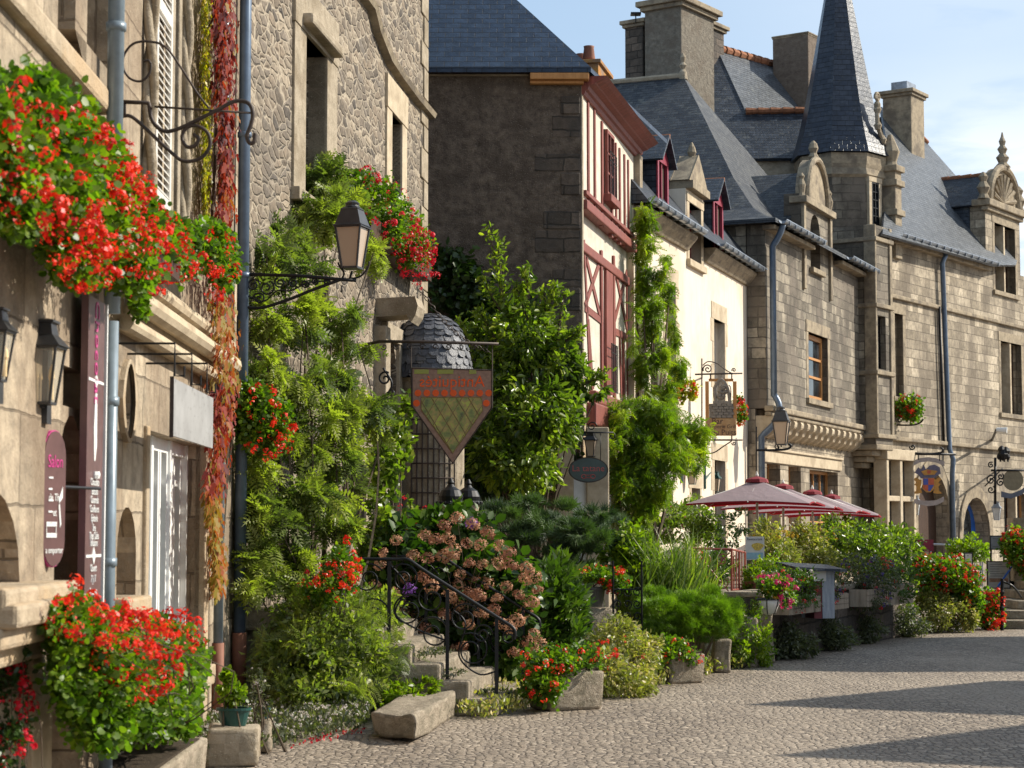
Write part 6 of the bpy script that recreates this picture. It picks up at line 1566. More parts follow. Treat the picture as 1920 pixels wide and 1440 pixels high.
text_mesh('Restaurant', .055, plain('poster text', (.05, .05, .10), .5), PS, Fp.p(*ps(1415, 1011), .002), Xv, Zv, name='lettering')
mb = MB()
for u in (1402, 1429): mb.tube([at(u, 1050, 31), at(u, 1095, 31)], .012, 5)
mb.build('stand', 'iron', PS)

# red terrace railing
dq = 27.6; RR = root('red_terrace_railing', 'rust red iron railing with crossed bars and scrolls, left of the poster board', 'railing', at(1350, 1140, dq)-Zv*.0)
def qq(u, v, o=0): return at(u, v, dq+o)
M['railred'] = plain('rust red paint', (.26, .055, .035), .5)
mb = MB(); tops = [qq(1282, 1028), qq(1372, 1030), qq(1397, 1036, 1.2)]
mb.tube(tops, .016, 6); mb.tube([qq(1300, 1115), qq(1372, 1118), qq(1397, 1112, 1.2)], .014, 6); mb.tube([qq(1372, 1106), qq(1397, 1104, 1.2)], .014, 6)
mb.build('handrail', 'railred', RR)
for u, v0, v1, o in ((1304, 1030, 1112, 0), (1372, 1030, 1135, 0), (1386, 1033, 1130, .6), (1397, 1036, 1128, 1.2)): MB().tube([qq(u, v0, o), qq(u, v1, o)], .018, 6).build('post', 'railred', RR)
mb = MB(); mb.tube([qq(1304, 1032), qq(1370, 1114)], .008, 5); mb.tube([qq(1370, 1032), qq(1304, 1114)], .008, 5)
for u, v, s_ in ((1322, 1095, 1), (1354, 1095, -1), (1322, 1050, -1), (1354, 1050, 1)): mb.tube(scroll(qq(u, v), Xv, Zv, .085, 1.5, 1, s_, 24), .008, 5)
for k in range(5): mb.tube([qq(1376+k*5, 1034, .15+k*.22), qq(1376+k*5, 1108, .15+k*.22)], .008, 4)
mb.build('bars', 'railred', RR)

# hanging bowl and wooden flower boxes on the terrace wall
HB = root('white_bowl_planter', 'white half round wall planter banded in black, hung on the terrace wall', 'planter', at(1440, 1150, 25.7)); c = at(1440, 1124, 25.7)
mb = MB(); mb.lathe(c, [(.03, -.20), (.10, -.17), (.145, -.06), (.155, .0), (.14, .0), (.13, -.02)], 16); mb.build('bowl', 'offwhite', HB, smooth=True)
mb = MB()
for k in range(6): a = k*math.pi/3+.3; mb.tube([c+Vector((.158*math.cos(a), .158*math.sin(a), 0)), c+Vector((.15*math.cos(a), .15*math.sin(a), -.06)), c+Vector((.105*math.cos(a), .105*math.sin(a), -.17)), c-Zv*.205], .006, 4)
mb.tube([c+Vector((.16*math.cos(a), .16*math.sin(a), 0)) for a in [2*math.pi*i/16 for i in range(17)]], .008, 4); mb.build('iron_bands', 'iron', HB)
WB = []
for lab, s0, s1, z0, z1 in (('first wooden flower box on the terrace wall, nearest the white bowl', .25, 1.35, .62, .86), ('long wooden flower box in the middle, under the small board hut', 1.45, 3.1, .62, .84), ('third wooden flower box, right of the board hut', 4.1, 5.3, .60, .86), ('last wooden flower box, deepest along the terrace wall by the rose', 5.5, 6.9, .58, .9)):
    w = root('wooden_flower_box', lab, 'flower box', FW.p((s0+s1)/2, z0, .2), 'wooden flower boxes'); mb = MB()
    for k in range(3): hh = (z1-z0)/3; mb.fbox(FW, s0, s1, z0+hh*k, z0+hh*(k+1)-.006, .30, .33)
    mb.fbox(FW, s0, s0+.03, z0, z1, .052, .299); mb.fbox(FW, s1-.03, s1, z0, z1, .052, .299); mb.fbox(FW, s0+.03, s1-.03, z0, z0+.03, .052, .299); mb.build('boards', 'greywood', w); MB().fbox(FW, s0+.032, s1-.032, z1-.06, z1-.03, .054, .297).build('soil', 'soil', w)
# board hut (menu hutch)
MH = root('menu_hutch', 'small board hutch with a slate roof and aubergine side on the terrace wall', 'hutch', FW.p(3.6, .5, .1))
Fh = Frame(at(1504, 1100, 27.7).x, 27.7, 76)
z0, z1 = at(1540, 1160, 27.7).z, at(1540, 1068, 27.7).z
mb = MB(); mb.fbox(Fh, 0, .52, z0+.0, z1, -.5, -.35); mb.fbox(Fh, .30, .48, z0, z1-.02, -.349, .0); mb.build('boards', rough_mat('blue grey boards', (.22, .24, .28), (.42, .43, .45), 5, .008, streak=True), MH)
MB().fbox(Fh, .18, .298, z0, z1-.02, -.34, -.01).build('aubergine_side', plain('aubergine', (.14, .015, .02), .5), MH)
MB().fbox(Fh, .14, .35, z1-.16, z1-.02, .005, .02).build('paper_notice', 'offwhite', MH)
mb = MB(); mb.slab([Fh.p(-.15, z1+.04, .12), Fh.p(.62, z1+.0, .12), Fh.p(.62, z1+.06, -.6), Fh.p(-.15, z1+.10, -.6)], .035, (0, 0, 1)); mb.build('roof', 'slate', MH)

# right hand end: railing, menu boards, door steps
dz = 45
ER = root('entrance_railing', 'thin grey railing at the raised entrance before the dark arched door', 'railing', at(1790, 1060, 44)); mb = MB()
def qe(u, v, d=44): return at(u, v, d)
mb.tube([qe(1735, 1020), qe(1842, 1024)], .022, 6); mb.tube([qe(1745, 1058), qe(1842, 1062)], .016, 5)
for u in (1745, 1786, 1838, 1842): mb.tube([qe(u, 1020), qe(u, 1100)], .018, 6)
mb.build('rails', 'zinc', ER)
def menu(lab, u0, v0, u1, v1, d, fm, face='offwhite', foot=1100, pic=None, lines=5):
    r = root('menu_board', lab, 'menu board', at((u0+u1)/2, foot, d)); F = Frame(at(u0, v0, d).x, d, 90)
    def fn(u, v): h = at(u, v, d); return (h.x-F.a.x, h.z)
    pbx(F, fn, u0, v0, u1, v1, -.04, 0, fm, 'frame', r); k = 2.2; pbx(F, fn, u0+k, v0+k, u1-k, v1-k, .0005, .006, face, 'sheet', r)
    mb = MB(); rg = random.Random(u0)
    for j in range(lines):
        v = v0+6+(v1-v0-12)*j/max(1, lines-1)*(.55 if pic else 1); a_, b_ = fn(u0+5, v+.6); c_, d_ = fn(u0+5+(u1-u0-10)*rg.uniform(.5, 1), v-.5); mb.fbox(F, a_, c_, b_, d_, .0065, .009)
    mb.build('printed_lines', plain('print grey', (.16, .15, .14), .6), r)
    if pic: pbx(F, fn, u0+4, v0+(v1-v0)*.62, u1-4, v0+(v1-v0)*.76, .0065, .01, plain('menu picture', (.30, .15, .08), .5, var=.6, scale=12), 'picture', r)
    mb = MB()
    for u in (u0+2, u1-2): mb.tube([at(u, v1, d+.03), at(u, foot, d+.03)], .02, 5)
    mb.build('legs', 'iron', r); return r
menu('narrow white menu board with a dark roof strip, behind the red geraniums', 1808, 1036, 1824, 1078, 40.5, 'leadgrey')
menu('wide brown framed menu board with a food picture at the right', 1851, 1052, 1894, 1104, 38.5, 'rust', plain('cream print', (.42, .38, .33), .6), 1130, True, 6)
menu('small grey board hung above the wide menu board', 1856, 1004, 1884, 1031, 39.0, 'leadgrey', plain('grey sheet', (.26, .27, .28), .5), 1090, None, 2)
SH = root('entrance_steps', 'stone entrance steps at the right edge behind the last geranium bush', 'steps', at(1890, 1175, 37))
g_ = ground(1875, 1180)
for k in range(5): MB().box((g_.x+.25*k, g_.y+.35*k, 0 if k == 0 else .16*k+.002), (g_.x+3.2, g_.y+2.6+.3*k, .16*(k+1))).build('step', 'granite', SH, bevel=.02)
MB().box((g_.x+1.0, g_.y+2.9, .0), (g_.x+3.4, g_.y+3.4, 2.0)).build('side_wall', 'stoneB', SH)
HR = root('entrance_handrail', 'black handrail post with a curved silver rail at the right edge', 'railing', ground(1879, 1182)); b_ = ground(1879, 1182); dh = b_.y
mb = MB(); mb.tube([b_, at(1879, 1085, dh)], .03, 7); mb.tube(smoothpath([at(1879, 1090, dh), at(1885, 1092, dh), at(1900, 1100, dh), at(1915, 1120, dh+.4)], 5), .02, 6)
for v in (1110, 1140): mb.lathe(at(1879, v, dh), [(.03, -.04), (.045, 0), (.03, .04)], 8)
mb.build('handrail', 'iron', HR)
MB().tube([at(1871, 1100, 38.2), at(1899, 1060, 38.6)], .02, 5).build('blue_pole', 'blue', HR)
bt = root('bistro_table', 'small round dark bistro table behind the geraniums before the arched door', 'table', at(1760, 1075, 42)); mb = MB(); c = at(1762, 1042, 42); mb.lathe(c, [(.35, -.02), (.35, .01)], 16); mb.build('table_top', 'iron', bt); mb = MB(); mb.tube([c, c-Zv*.75], .03, 6); mb.build('leg', 'iron', bt)
ch_ = root('terrace_chair', 'dark red bistro chair left of the arched door', 'chair', at(1735, 1070, 42)); c = at(1736, 1052, 42); MB().box(tuple(c-Vector((.2, .2, .02))), tuple(c+Vector((.2, .2, .02)))).build('seat', 'crimson', ch_); mb = MB(); mb.box(tuple(c+Vector((-.2, .16, .2))), tuple(c+Vector((.2, .2, .45)))); mb.build('backrest', 'crimson', ch_)
for x in (-.18, .18):
    for y in (-.18, .18): MB().tube([c+Vector((x, y, 0 if y < 0 else .4)), c+Vector((x, y, -.45))], .015, 5).build('leg', 'iron', ch_)
# ================================================================ PLANTS
def tpl(v, f): return (np.array(v, float), f)
LANCE = tpl([(0, 0, 0), (.45, .5, .12), (1, 0, -.08), (.45, -.5, .12)], [(0, 1, 2, 3)])
OVAL = tpl([(0, 0, 0), (.25, .38, .05), (.62, .42, .06), (1, 0, -.06), (.62, -.42, .06), (.25, -.38, .05)], [(0, 1, 2, 3), (0, 3, 4, 5)])
ROUND = tpl([(.0, 0, 0), (.1, .45, .1), (.55, .52, .06), (1, .2, .1), (1, -.2, .1), (.55, -.52, .06), (.1, -.45, .1)], [(0, 1, 2, 3), (0, 3, 4), (0, 4, 5, 6)])
def _ivy():
    v = [(0, 0, 0), (.15, .45, .04), (.4, .25, 0), (.6, .4, .03), (1, 0, -.05), (.6, -.4, .03), (.4, -.25, 0), (.15, -.45, .04)]
    return tpl(v, [(0, 1, 2, 3, 4), (0, 4, 5, 6, 7)])
IVY = _ivy()
def _frond(n=8, w=.34, lw=.075, droop=.25, taper=True):
    v = []; f = []
    for i in range(n):
        t = (i+.6)/n; x = t; z = -droop*t*t; L = w*(math.sin(math.pi*(.25+.7*t)) if taper else 1)
        for s in (-1, 1):
            b = len(v); dx = .55*L; dy = s*L
            v += [(x, 0, z), (x+dx*.5-lw*.5, dy*.5, z+.02), (x+dx, dy, z-.05), (x+dx*.5+lw*.6, dy*.5, z+.02)]; f.append((b, b+1, b+2, b+3) if s > 0 else (b+3, b+2, b+1, b))
    b = len(v); v += [(.75, -.03, -droop*.6), (.75, .03, -droop*.6), (1.22, 0, -droop*1.3)]; f.append((b, b+1, b+2))
    return tpl(v, f)
FROND = _frond(); FEATHER = _frond(9, .30, .05, .3); WIST = _frond(6, .36, .13, .45)
BLADE = tpl([(0, -.5, 0), (0, .5, 0), (.4, .42, .12), (.4, -.42, .12), (.75, .25, .08), (.75, -.25, .08), (1, 0, -.12)], [(0, 1, 2, 3), (3, 2, 4, 5), (5, 4, 6)])
def _head(n=12, ps=.55, seed=1, dome=.2):
    r = np.random.default_rng(seed); v = []; f = []
    for i in range(n):
        d = r.normal(size=3); d[2] = abs(d[2])*.9-dome; d /= np.linalg.norm(d)
        a = np.cross(d, r.normal(size=3)); a /= np.linalg.norm(a); b = np.cross(d, a); c = d*(.62+.25*r.random()); q = ps*(.7+.5*r.random())
        k = len(v); v += [tuple(c+a*q*.5), tuple(c+b*q*.45+d*.08), tuple(c-a*q*.5), tuple(c-b*q*.45+d*.05)]; f.append((k, k+1, k+2, k+3))
    return tpl(v, f)
HEADS = [_head(13, .62, s) for s in (1, 2, 3)]
LOOSE = [_head(6, .62, s, .5) for s in (8, 9)]
HYD = [_head(120, .27, s, .45) for s in (4, 5)]
BALL = [_head(7, .9, s, .6) for s in (6,)]
TUFT = tpl([(0, -.03, 0), (0, .03, 0), (1, 0, .1), (0, -.03, 0), (0, .03, 0), (.9, .35, .05), (0, -.03, 0), (0, .03, 0), (.9, -.35, .05), (.1, 0, -.03), (.1, 0, .03), (.8, .1, .4), (.1, 0, -.03), (.1, 0, .03), (.8, -.1, -.35)], [(0, 1, 2), (3, 4, 5), (6, 7, 8), (9, 10, 11), (12, 13, 14)])

def bake(name, mat, parent, off, sets, label=None):
    """sets: list of (template, P(N,3), A(N,3) length axis, Nrm(N,3), size(N), width ratio(N), tint(N))"""
    V = []; LT = []; LI = []; TI = []; base = 0
    for (tv, tf), P, A, Nn, sz, wr, ti in sets:
        n = len(P)
        if n == 0: continue
        A = A/np.linalg.norm(A, axis=1, keepdims=True); B = np.cross(Nn, A); B /= np.maximum(np.linalg.norm(B, axis=1, keepdims=True), 1e-6); C = np.cross(A, B)
        s = sz[:, None, None]; t = tv[None]
        X = P[:, None, :] + s*(t[..., 0:1]*A[:, None, :] + t[..., 1:2]*B[:, None, :]*wr[:, None, None] + t[..., 2:3]*C[:, None, :])
        V.append(X.reshape(-1, 3)); k = tv.shape[0]
        for fc in tf:
            pass
        fl = np.concatenate([np.array(fc) for fc in tf]); lt = np.array([len(fc) for fc in tf])
        LI.append((fl[None] + (base + np.arange(n)*k)[:, None]).ravel()); LT.append(np.tile(lt, n)); TI.append(np.repeat(ti, len(tf))); base += n*k
    V = np.concatenate(V) - np.array(off); LI = np.concatenate(LI); LT = np.concatenate(LT); TI = np.concatenate(TI)
    me = bpy.data.meshes.new(name); me.vertices.add(len(V)); me.vertices.foreach_set('co', V.ravel().astype(np.float32))
    me.loops.add(len(LI)); me.loops.foreach_set('vertex_index', LI.astype(np.int32)); me.polygons.add(len(LT))
    me.polygons.foreach_set('loop_start', np.concatenate([[0], np.cumsum(LT)[:-1]]).astype(np.int32)); me.update(calc_edges=True)
    a = me.attributes.new('tint', 'FLOAT', 'FACE'); a.data.foreach_set('value', np.clip(TI, 0, 1).astype(np.float32))
    me.materials.append(M[mat] if isinstance(mat, str) else mat)
    return link(name, me, parent, off, 0, label)
def unit(n): d = rng.normal(size=(n, 3)); return d/np.linalg.norm(d, axis=1, keepdims=True)
def WA(bl):   # blobs given by their distance in front of the shop wall
    return [(u, v, FA.p(FA.S(u, v, o), 0, o).y, a, b, c) for u, v, o, a, b, c in bl]
def blobs_px(bl):   # (u, v, d, ru, rv, rd metres)
    o = []
    for u, v, d, ru, rv, rd in bl:
        c = at(u, v, d); o.append((np.array(c), np.array([ru/FPX*d, rd, rv/FPX*d])))
    return o
def scatter(bl, n, clump=.0, inner=.45, nclump=None):
    vol = np.array([np.prod(r)**.75 for c, r in bl]); w = vol/vol.sum(); P = []; O = []; T = []
    for (c, r), wi in zip(bl, w):
        m = max(3, int(n*wi)); nc = nclump or max(4, int(m/26))
        d = unit(nc); d[:, 2] = d[:, 2]*.9+.12; rad = inner+(1.02-inner)*rng.random((nc, 1))**.6
        cc = d*rad; k = rng.integers(0, nc, m)
        p = cc[k] + rng.normal(size=(m, 3))*clump; tn = rng.random(nc)[k]
        P.append(c+p*r); O.append(p/np.maximum(np.linalg.norm(p, axis=1, keepdims=True), .1)); T.append(tn)
    return np.concatenate(P), np.concatenate(O), np.concatenate(T)
def leaves(bl, n, size, tp, wr=.6, clump=.16, inner=.45, droop=.1, out=.7, svar=.35, flat=.4, ground_z=None, tmix=.5):
    P, O, T = scatter(bl, n, clump, inner); m = len(P)
    A = O*out + unit(m)*.75; A[:, 2] -= droop
    Nn = unit(m)*.8 + O*.5; Nn[:, 2] += flat
    if ground_z is not None: k = P[:, 2] > ground_z; P, A, Nn, T = P[k], A[k], Nn[k], T[k]; m = len(P)
    sz = size*(1-svar+2*svar*rng.random(m)); ti = T*tmix+rng.random(m)*(1-tmix)
    return (tp, P, A, Nn, sz, np.full(m, wr), ti)
def heads(bl, n, size, tps, inner=.85, clump=.1, svar=.3, up=.5, front=None):
    P, O, T = scatter(bl, n, clump, inner, nclump=max(5, int(n/2.2))); m = len(P)
    D = O.copy(); D[:, 2] += up; sets = []; k = rng.integers(0, len(tps), m)
    for i, t in enumerate(tps):
        s = k == i; q = s.sum()
        if q == 0: continue
        N_ = D[s]; A = np.cross(N_, unit(q)); sets.append((t, P[s], A, N_, size*(1-svar+2*svar*rng.random(q)), np.ones(q), rng.random(q)))
    return sets, P
def heads_at(P, size, tps, svar=.2, up=(0, 0, 1)):
    P = np.array([tuple(p) for p in P]); m = len(P); N_ = np.tile(np.array(up, float), (m, 1))+unit(m)*.5; A = np.cross(N_, unit(m)); sets = []; k = rng.integers(0, len(tps), m)
    for i, t in enumerate(tps):
        s = k == i
        if s.sum(): sets.append((t, P[s], A[s], N_[s], size*(1-svar+2*svar*rng.random(s.sum())), np.ones(s.sum()), rng.random(s.sum())))
    return sets
def stems(base, targets, r, name, mat, parent, bend=.15, n=5):
    mb = MB()
    for b, t in zip(base, targets):
        b, t = Vector(b), Vector(t); m = (b+t)/2+Vector((rng.normal()*bend, rng.normal()*bend, abs(rng.normal())*bend*.6))*(t-b).length
        mb.tube([b+(m-b)*2*x*(1-x)*1+(t-b)*x*x for x in [i/n for i in range(n+1)]], r, 4, r1=r*.3)
    return mb.build(name, mat, parent)
def plant(name, label, cat, base, group=None): return root(name, label, cat, base, group)
def geranium(name, label, bl, base, nl, nf, lsize=.05, fsize=.045, leafm='lf_ger', flm='fl_red', group=None, cat='geraniums', stem=14, finner=.88, gz=None, extra=None, fb=None):
    r = plant(name, label, cat, base, group); B = blobs_px(bl); FB_ = blobs_px(fb) if fb else B
    bake('foliage', leafm, r, tuple(base), [leaves(B, nl, lsize, ROUND, .95, .18, .35, droop=.0, flat=.7, ground_z=gz)])
    s, P = heads(FB_, nf, fsize, HEADS, finner); s2, P2 = heads(FB_, int(nf*.8), fsize*.8, LOOSE, finner*.9)
    bake('flowers', flm, r, tuple(base), s+s2)
    if stem and not ('cascade' in name or 'pot_plant' in name or 'basket' in name):
        k = rng.integers(0, len(P), stem); stems([(Vector(P[i])+Vector((-.13, rng.normal()*.04, -.14))) if 'cascade' in name or 'pot_plant' in name or 'basket' in name else Vector(base)+Vector((rng.normal()*.04, rng.normal()*.06, 0)) for i in k], [P[i] for i in k], .006, 'stems', 'bark', r)
    return r
gp_ = 'geraniums in bloom'
# --- upper left cascade over the shop
geranium('geranium_cascade', 'huge scarlet geranium cascade spilling from the box under the upper window, top left', WA([
    (-25, 230, .28, 60, 75, .4), (50, 205, .28, 70, 60, .45), (20, 310, .26, 66, 80, .5), (110, 235, .28, 55, 60, .45), (95, 340, .28, 75, 90, .5), (165, 300, .28, 52, 62, .45), (170, 410, .28, 65, 85, .45), (215, 360, .27, 42, 60, .4), (235, 430, .27, 58, 70, .45),
    (130, 480, .26, 50, 50, .35), (285, 455, .26, 48, 52, .45), (325, 485, .24, 36, 42, .45), (230, 510, .25, 55, 45, .35), (150, 520, .22, 30, 24, .25), (262, 570, .18, 16, 28, .15), (20, 410, .22, 45, 40, .3), (330, 440, .24, 22, 24, .3)]),
    tuple(FA.p(-7, 3.9, .2)), 38000, 520, .036, .036, stem=40, fb=WA([(150, 250, .42, 40, 50, .35), (200, 300, .40, 40, 55, .35), (240, 370, .38, 42, 60, .35), (190, 430, .40, 75, 75, .35), (140, 460, .38, 60, 60, .3), (240, 470, .38, 75, 60, .35), (300, 450, .34, 50, 45, .35), (325, 490, .3, 44, 40, .35), (165, 510, .38, 50, 40, .3), (220, 340, .40, 40, 60, .35), (270, 520, .30, 50, 40, .3), (50, 250, .42, 60, 70, .3), (60, 380, .40, 60, 50, .3), (120, 390, .4, 60, 70, .3), (280, 420, .36, 40, 50, .3)]))
bx = root('window_box', 'dark brown planter showing through the geranium cascade at the left edge', 'flower box', FA.p(-8.5, 3.9, .25))
p0 = at(8, 240, 9.1); p1 = at(62, 172, 9.1); MB().box((p0.x, 8.9, p0.z), (p1.x, 9.5, p1.z)).build('box_body', 'darkwood', bx, bevel=.01)
bx = root('window_box', 'long window box hidden inside the scarlet geranium cascade', 'flower box', FA.p(-4.5, 3.7, .25)); z_ = FA.Z(250, 440, .3); MB().fbox(FA, FA.S(190, 400, .3), FA.S(320, 450, .3), z_-.1, z_+.06, .12, .36).build('box_body', 'darkwood', bx)
geranium('geranium_pot_plant', 'smaller scarlet geranium hanging from the shelf beside the red creeper', WA([(395, 465, .32, 32, 42, .35), (415, 495, .34, 28, 40, .3), (375, 455, .3, 22, 28, .3), (425, 520, .36, 16, 26, .2)]), tuple(FA.p(-1.7, 3.6, .25)), 5200, 44, .036, .034, stem=8, fb=WA([(420, 500, .42, 26, 44, .3), (405, 480, .42, 30, 50, .3), (435, 520, .42, 14, 30, .2), (380, 520, .36, 24, 22, .2), (400, 545, .36, 14, 26, .2)]))
sh = root('terracotta_trough', 'reddish clay trough on an iron shelf bracket under the small geranium', 'planter', FA.p(FA.S(370, 540), 3.5, .2)); 
qs = lambda u, v: at(u, v, 17.1)
mb = MB(); a_ = qs(335, 548); b_ = qs(376, 527); mb.box((a_.x, 17.0, a_.z), (b_.x, 17.5, b_.z)); mb.build('trough_body', 'terracotta', sh, bevel=.01)
mb = MB(); mb.tube([qs(332, 550), qs(382, 550)], .01, 5); mb.tube([qs(330, 582), qs(384, 558)], .01, 5); mb.tube([qs(331, 545), qs(331, 590)], .01, 5); mb.build('shelf_bracket', 'iron', sh)
# --- big trough of scarlet geraniums bottom left
geranium('geranium_bush', 'big scarlet geranium bush in the long stone trough below the shop window', WA([
    (170, 1205, .35, 62, 58, .5), (270, 1225, .35, 75, 55, .6), (135, 1165, .30, 34, 50, .4), (190, 1290, .35, 75, 80, .5), (310, 1280, .33, 62, 85, .6), (250, 1330, .35, 90, 62, .5), (345, 1265, .3, 32, 60, .5), (140, 1260, .3, 34, 70, .4), (330, 1350, .3, 40, 40, .3), (190, 1370, .35, 50, 40, .4)]),
    (-2.4, 12.7, .34), 24000, 260, .034, .036, stem=60, fb=WA([(170, 1160, .42, 68, 50, .4), (240, 1195, .45, 80, 50, .4), (310, 1190, .42, 62, 45, .5), (230, 1220, .5, 110, 55, .4), (120, 1105, .35, 18, 30, .2), (210, 1185, .5, 95, 45, .4), (340, 1215, .4, 40, 40, .4), (240, 1270, .48, 100, 50, .4)]))
# --- dark red flowers, lowest left
r = plant('crimson_flower_column', 'blurred crimson trailing flowers at the lower left edge of the picture', 'flowers', (at(15, 1300, 9.5).x, 9.5, 0)); B_ = blobs_px([(5, 1220, 9.6, 40, 60, .15), (20, 1330, 9.6, 45, 100, .15), (10, 1420, 9.5, 40, 60, .15)])
bake('foliage', 'lf_dark', r, tuple(r.location), [leaves(B_, 1200, .035, OVAL, .7)]); s, P = heads(B_, 75, .035, HEADS, .8); bake('flowers', 'fl_crim', r, tuple(r.location), s); stems([Vector(r.location)]*8, P[:8], .005, 'stems', 'bark', r)
# --- creepers on the corner of A
def curtain(F, pts, n, o, size, tp, wr, hang=1.0, spread=.5, tfun=None):
    """leaves hanging along a poly line band on a wall; pts = (u, v, half width px)"""
    pts = np.array(pts, float); seg = np.sqrt(((pts[1:, :2]-pts[:-1, :2])**2).sum(1)); cum = np.concatenate([[0], np.cumsum(seg)]); t = rng.random(n)*cum[-1]
    i = np.clip(np.searchsorted(cum, t)-1, 0, len(seg)-1); f = (t-cum[i])/seg[i]; q = pts[i]*(1-f[:, None])+pts[i+1]*f[:, None]
    x = np.clip(rng.normal(size=n)*.5, -1.3, 1.3); u = q[:, 0]+x*q[:, 2]; v = q[:, 1]+rng.normal(size=n)*6; oo = o*(.2+rng.random(n)*(1.1-.5*np.abs(x)))
    P = np.array([tuple(F.p(*F.sz(a, b, c), c)) for a, b, c in zip(u, v, oo)]); A = unit(n)*spread; A[:, 2] -= hang
    Nn = unit(n)*.5+np.array(F.n)*1.0; ti = tfun(u, v) if tfun is not None else rng.random(n)
    return (tp, P, A, Nn, size*(.6+.8*rng.random(n)), np.full(n, wr), ti)
fl_ = Vector((FA.p(-1.5, 0, .1)))
r = plant('red_autumn_creeper', 'hanging red and orange autumn creeper wrapped round the grey pipe at the house corner', 'creeper', tuple(fl_))
def tf(u, v): return np.clip(rng.random(len(u))*.62+np.where(rng.random(len(u)) < .12, .5, 0)+np.where((v > 560) & (v < 720), .35, 0)+np.where(v > 930, .5, 0)+np.where(v < 350, -.1, .08), 0, 1)
bake('foliage', 'lf_red', r, tuple(fl_), [curtain(FA, [(415, -30, 22), (422, 90, 20), (420, 160, 20), (426, 240, 16), (424, 330, 12), (420, 400, 18), (414, 480, 16), (418, 600, 24), (426, 700, 28), (416, 780, 22), (412, 850, 16), (400, 900, 20), (404, 1000, 12), (410, 1060, 16), (405, 1110, 8)], 4200, .22, .08, IVY, .8, tfun=tf)])
stems([FA.p(FA.S(405, 900), z, .08) for z in (.3, 2, 4)], [FA.p(FA.S(415, 500), z+2.3, .12) for z in (.3, 2, 4)], .012, 'stems', 'bark', r, .01)
r = plant('yellow_green_creeper', 'narrow yellow green creeper climbing left of the red one', 'creeper', tuple(fl_+Vector((0, -.6, 0))))
bake('foliage', 'lf_yel', r, tuple(r.location), [curtain(FA, [(388, -30, 10), (386, 120, 9), (388, 260, 9), (386, 400, 6)], 3000, .10, .035, OVAL, .8, tfun=lambda u, v: rng.random(len(u)))])
stems([FA.p(FA.S(388, 300), 3.9, .03)], [FA.p(FA.S(388, 300), 8.3, .03)], .012, 'stems', 'bark', r, bend=.02)
# --- geranium basket on the pipe (445-550)
geranium('geranium_basket', 'round scarlet geranium basket on the corner pipe under the feathery climber', [(480, 790, 18.3, 40, 60, .22), (510, 800, 18.4, 34, 48, .22), (470, 750, 18.3, 30, 35, .2)], (at(480, 840, 18.2).x, 18.2, 2.5), 5200, 46, .034, .034, stem=10, fb=[(525, 815, 18.2, 26, 45, .16), (500, 830, 18.1, 34, 34, .18), (490, 760, 18.1, 30, 40, .18), (540, 800, 18.3, 10, 35, .1)])
# --- feathery climber on B
fbase = (at(560, 1330, 18.6).x, 19.3, 0)
r = plant('feathery_climber', 'very large feathery leaved climbing shrub covering the foot of the rubble wall', 'climbing shrub', fbase)
fb_ = blobs_px([(600, 400, 21.0, 46, 50, .3), (650, 395, 22.0, 44, 40, .3), (610, 345, 22.2, 46, 36, .3), (590, 318, 22.3, 24, 18, .2), (500, 480, 19.2, 30, 40, .25), (560, 500, 19.8, 50, 34, .3), (540, 450, 20, 34, 24, .25), (700, 475, 22.5, 28, 22, .2), (500, 590, 19.0, 34, 40, .3), (570, 600, 19.6, 46, 44, .35), (640, 600, 20.6, 48, 34, .35),
    (670, 640, 21, 34, 22, .25), (500, 680, 19.0, 38, 38, .3), (560, 720, 19.3, 44, 34, .4), (630, 700, 20, 40, 26, .3), (680, 770, 20.5, 50, 30, .35), (620, 780, 19.8, 48, 34, .4), (725, 800, 21, 30, 20, .2), (550, 820, 19.3, 55, 50, .4), (630, 860, 20.0, 50, 34, .35), (480, 870, 18.7, 26, 50, .3), (500, 950, 18.8, 44, 60, .35), (580, 930, 19.2, 55, 48, .4), (630, 990, 19.4, 36, 44, .3),
    (530, 1040, 18.7, 50, 70, .4), (480, 1100, 18.5, 28, 60, .3), (590, 1100, 18.9, 52, 52, .4), (650, 930, 19.9, 30, 22, .25)])
bake('foliage', 'lf_feather', r, fbase, [leaves([(c_, r_*.92) for c_, r_ in fb_], 5600, .18, _frond(6, .36, .125, .3), 1.0, .10, .1, droop=.2, out=.6, flat=.9, tmix=.75)])
tg = [b_[0] for b_ in fb_]
stems([Vector(fbase)+Vector((rng.normal()*.1, 0, 0)) for _ in tg], tg, .022, 'branches', 'bark', r, .08, 8)
r = plant('leafy_bush', 'dense light green bush at the wall foot left of the stone bench', 'shrub', (at(640, 1340, 18.6).x, 18.6, 0))
fb_ = blobs_px([(600, 1190, 18.5, 85, 75, .5), (690, 1170, 19.3, 60, 60, .4), (560, 1250, 18.2, 70, 60, .4), (660, 1250, 18.6, 85, 60, .5), (760, 1255, 19.4, 50, 30, .3), (600, 1300, 18.0, 70, 30, .35)])
bake('foliage', 'lf_feather', r, tuple(r.location), [leaves(fb_, 11000, .07, LANCE, .42, .15, .3, droop=.1), leaves(fb_, 2200, .15, FEATHER, 1.0, .15, .5)]); stems([Vector(r.location)]*10, [b[0]+unit(1)[0]*.1 for b in (fb_*2)[:10]], .012, 'branches', 'bark', r)
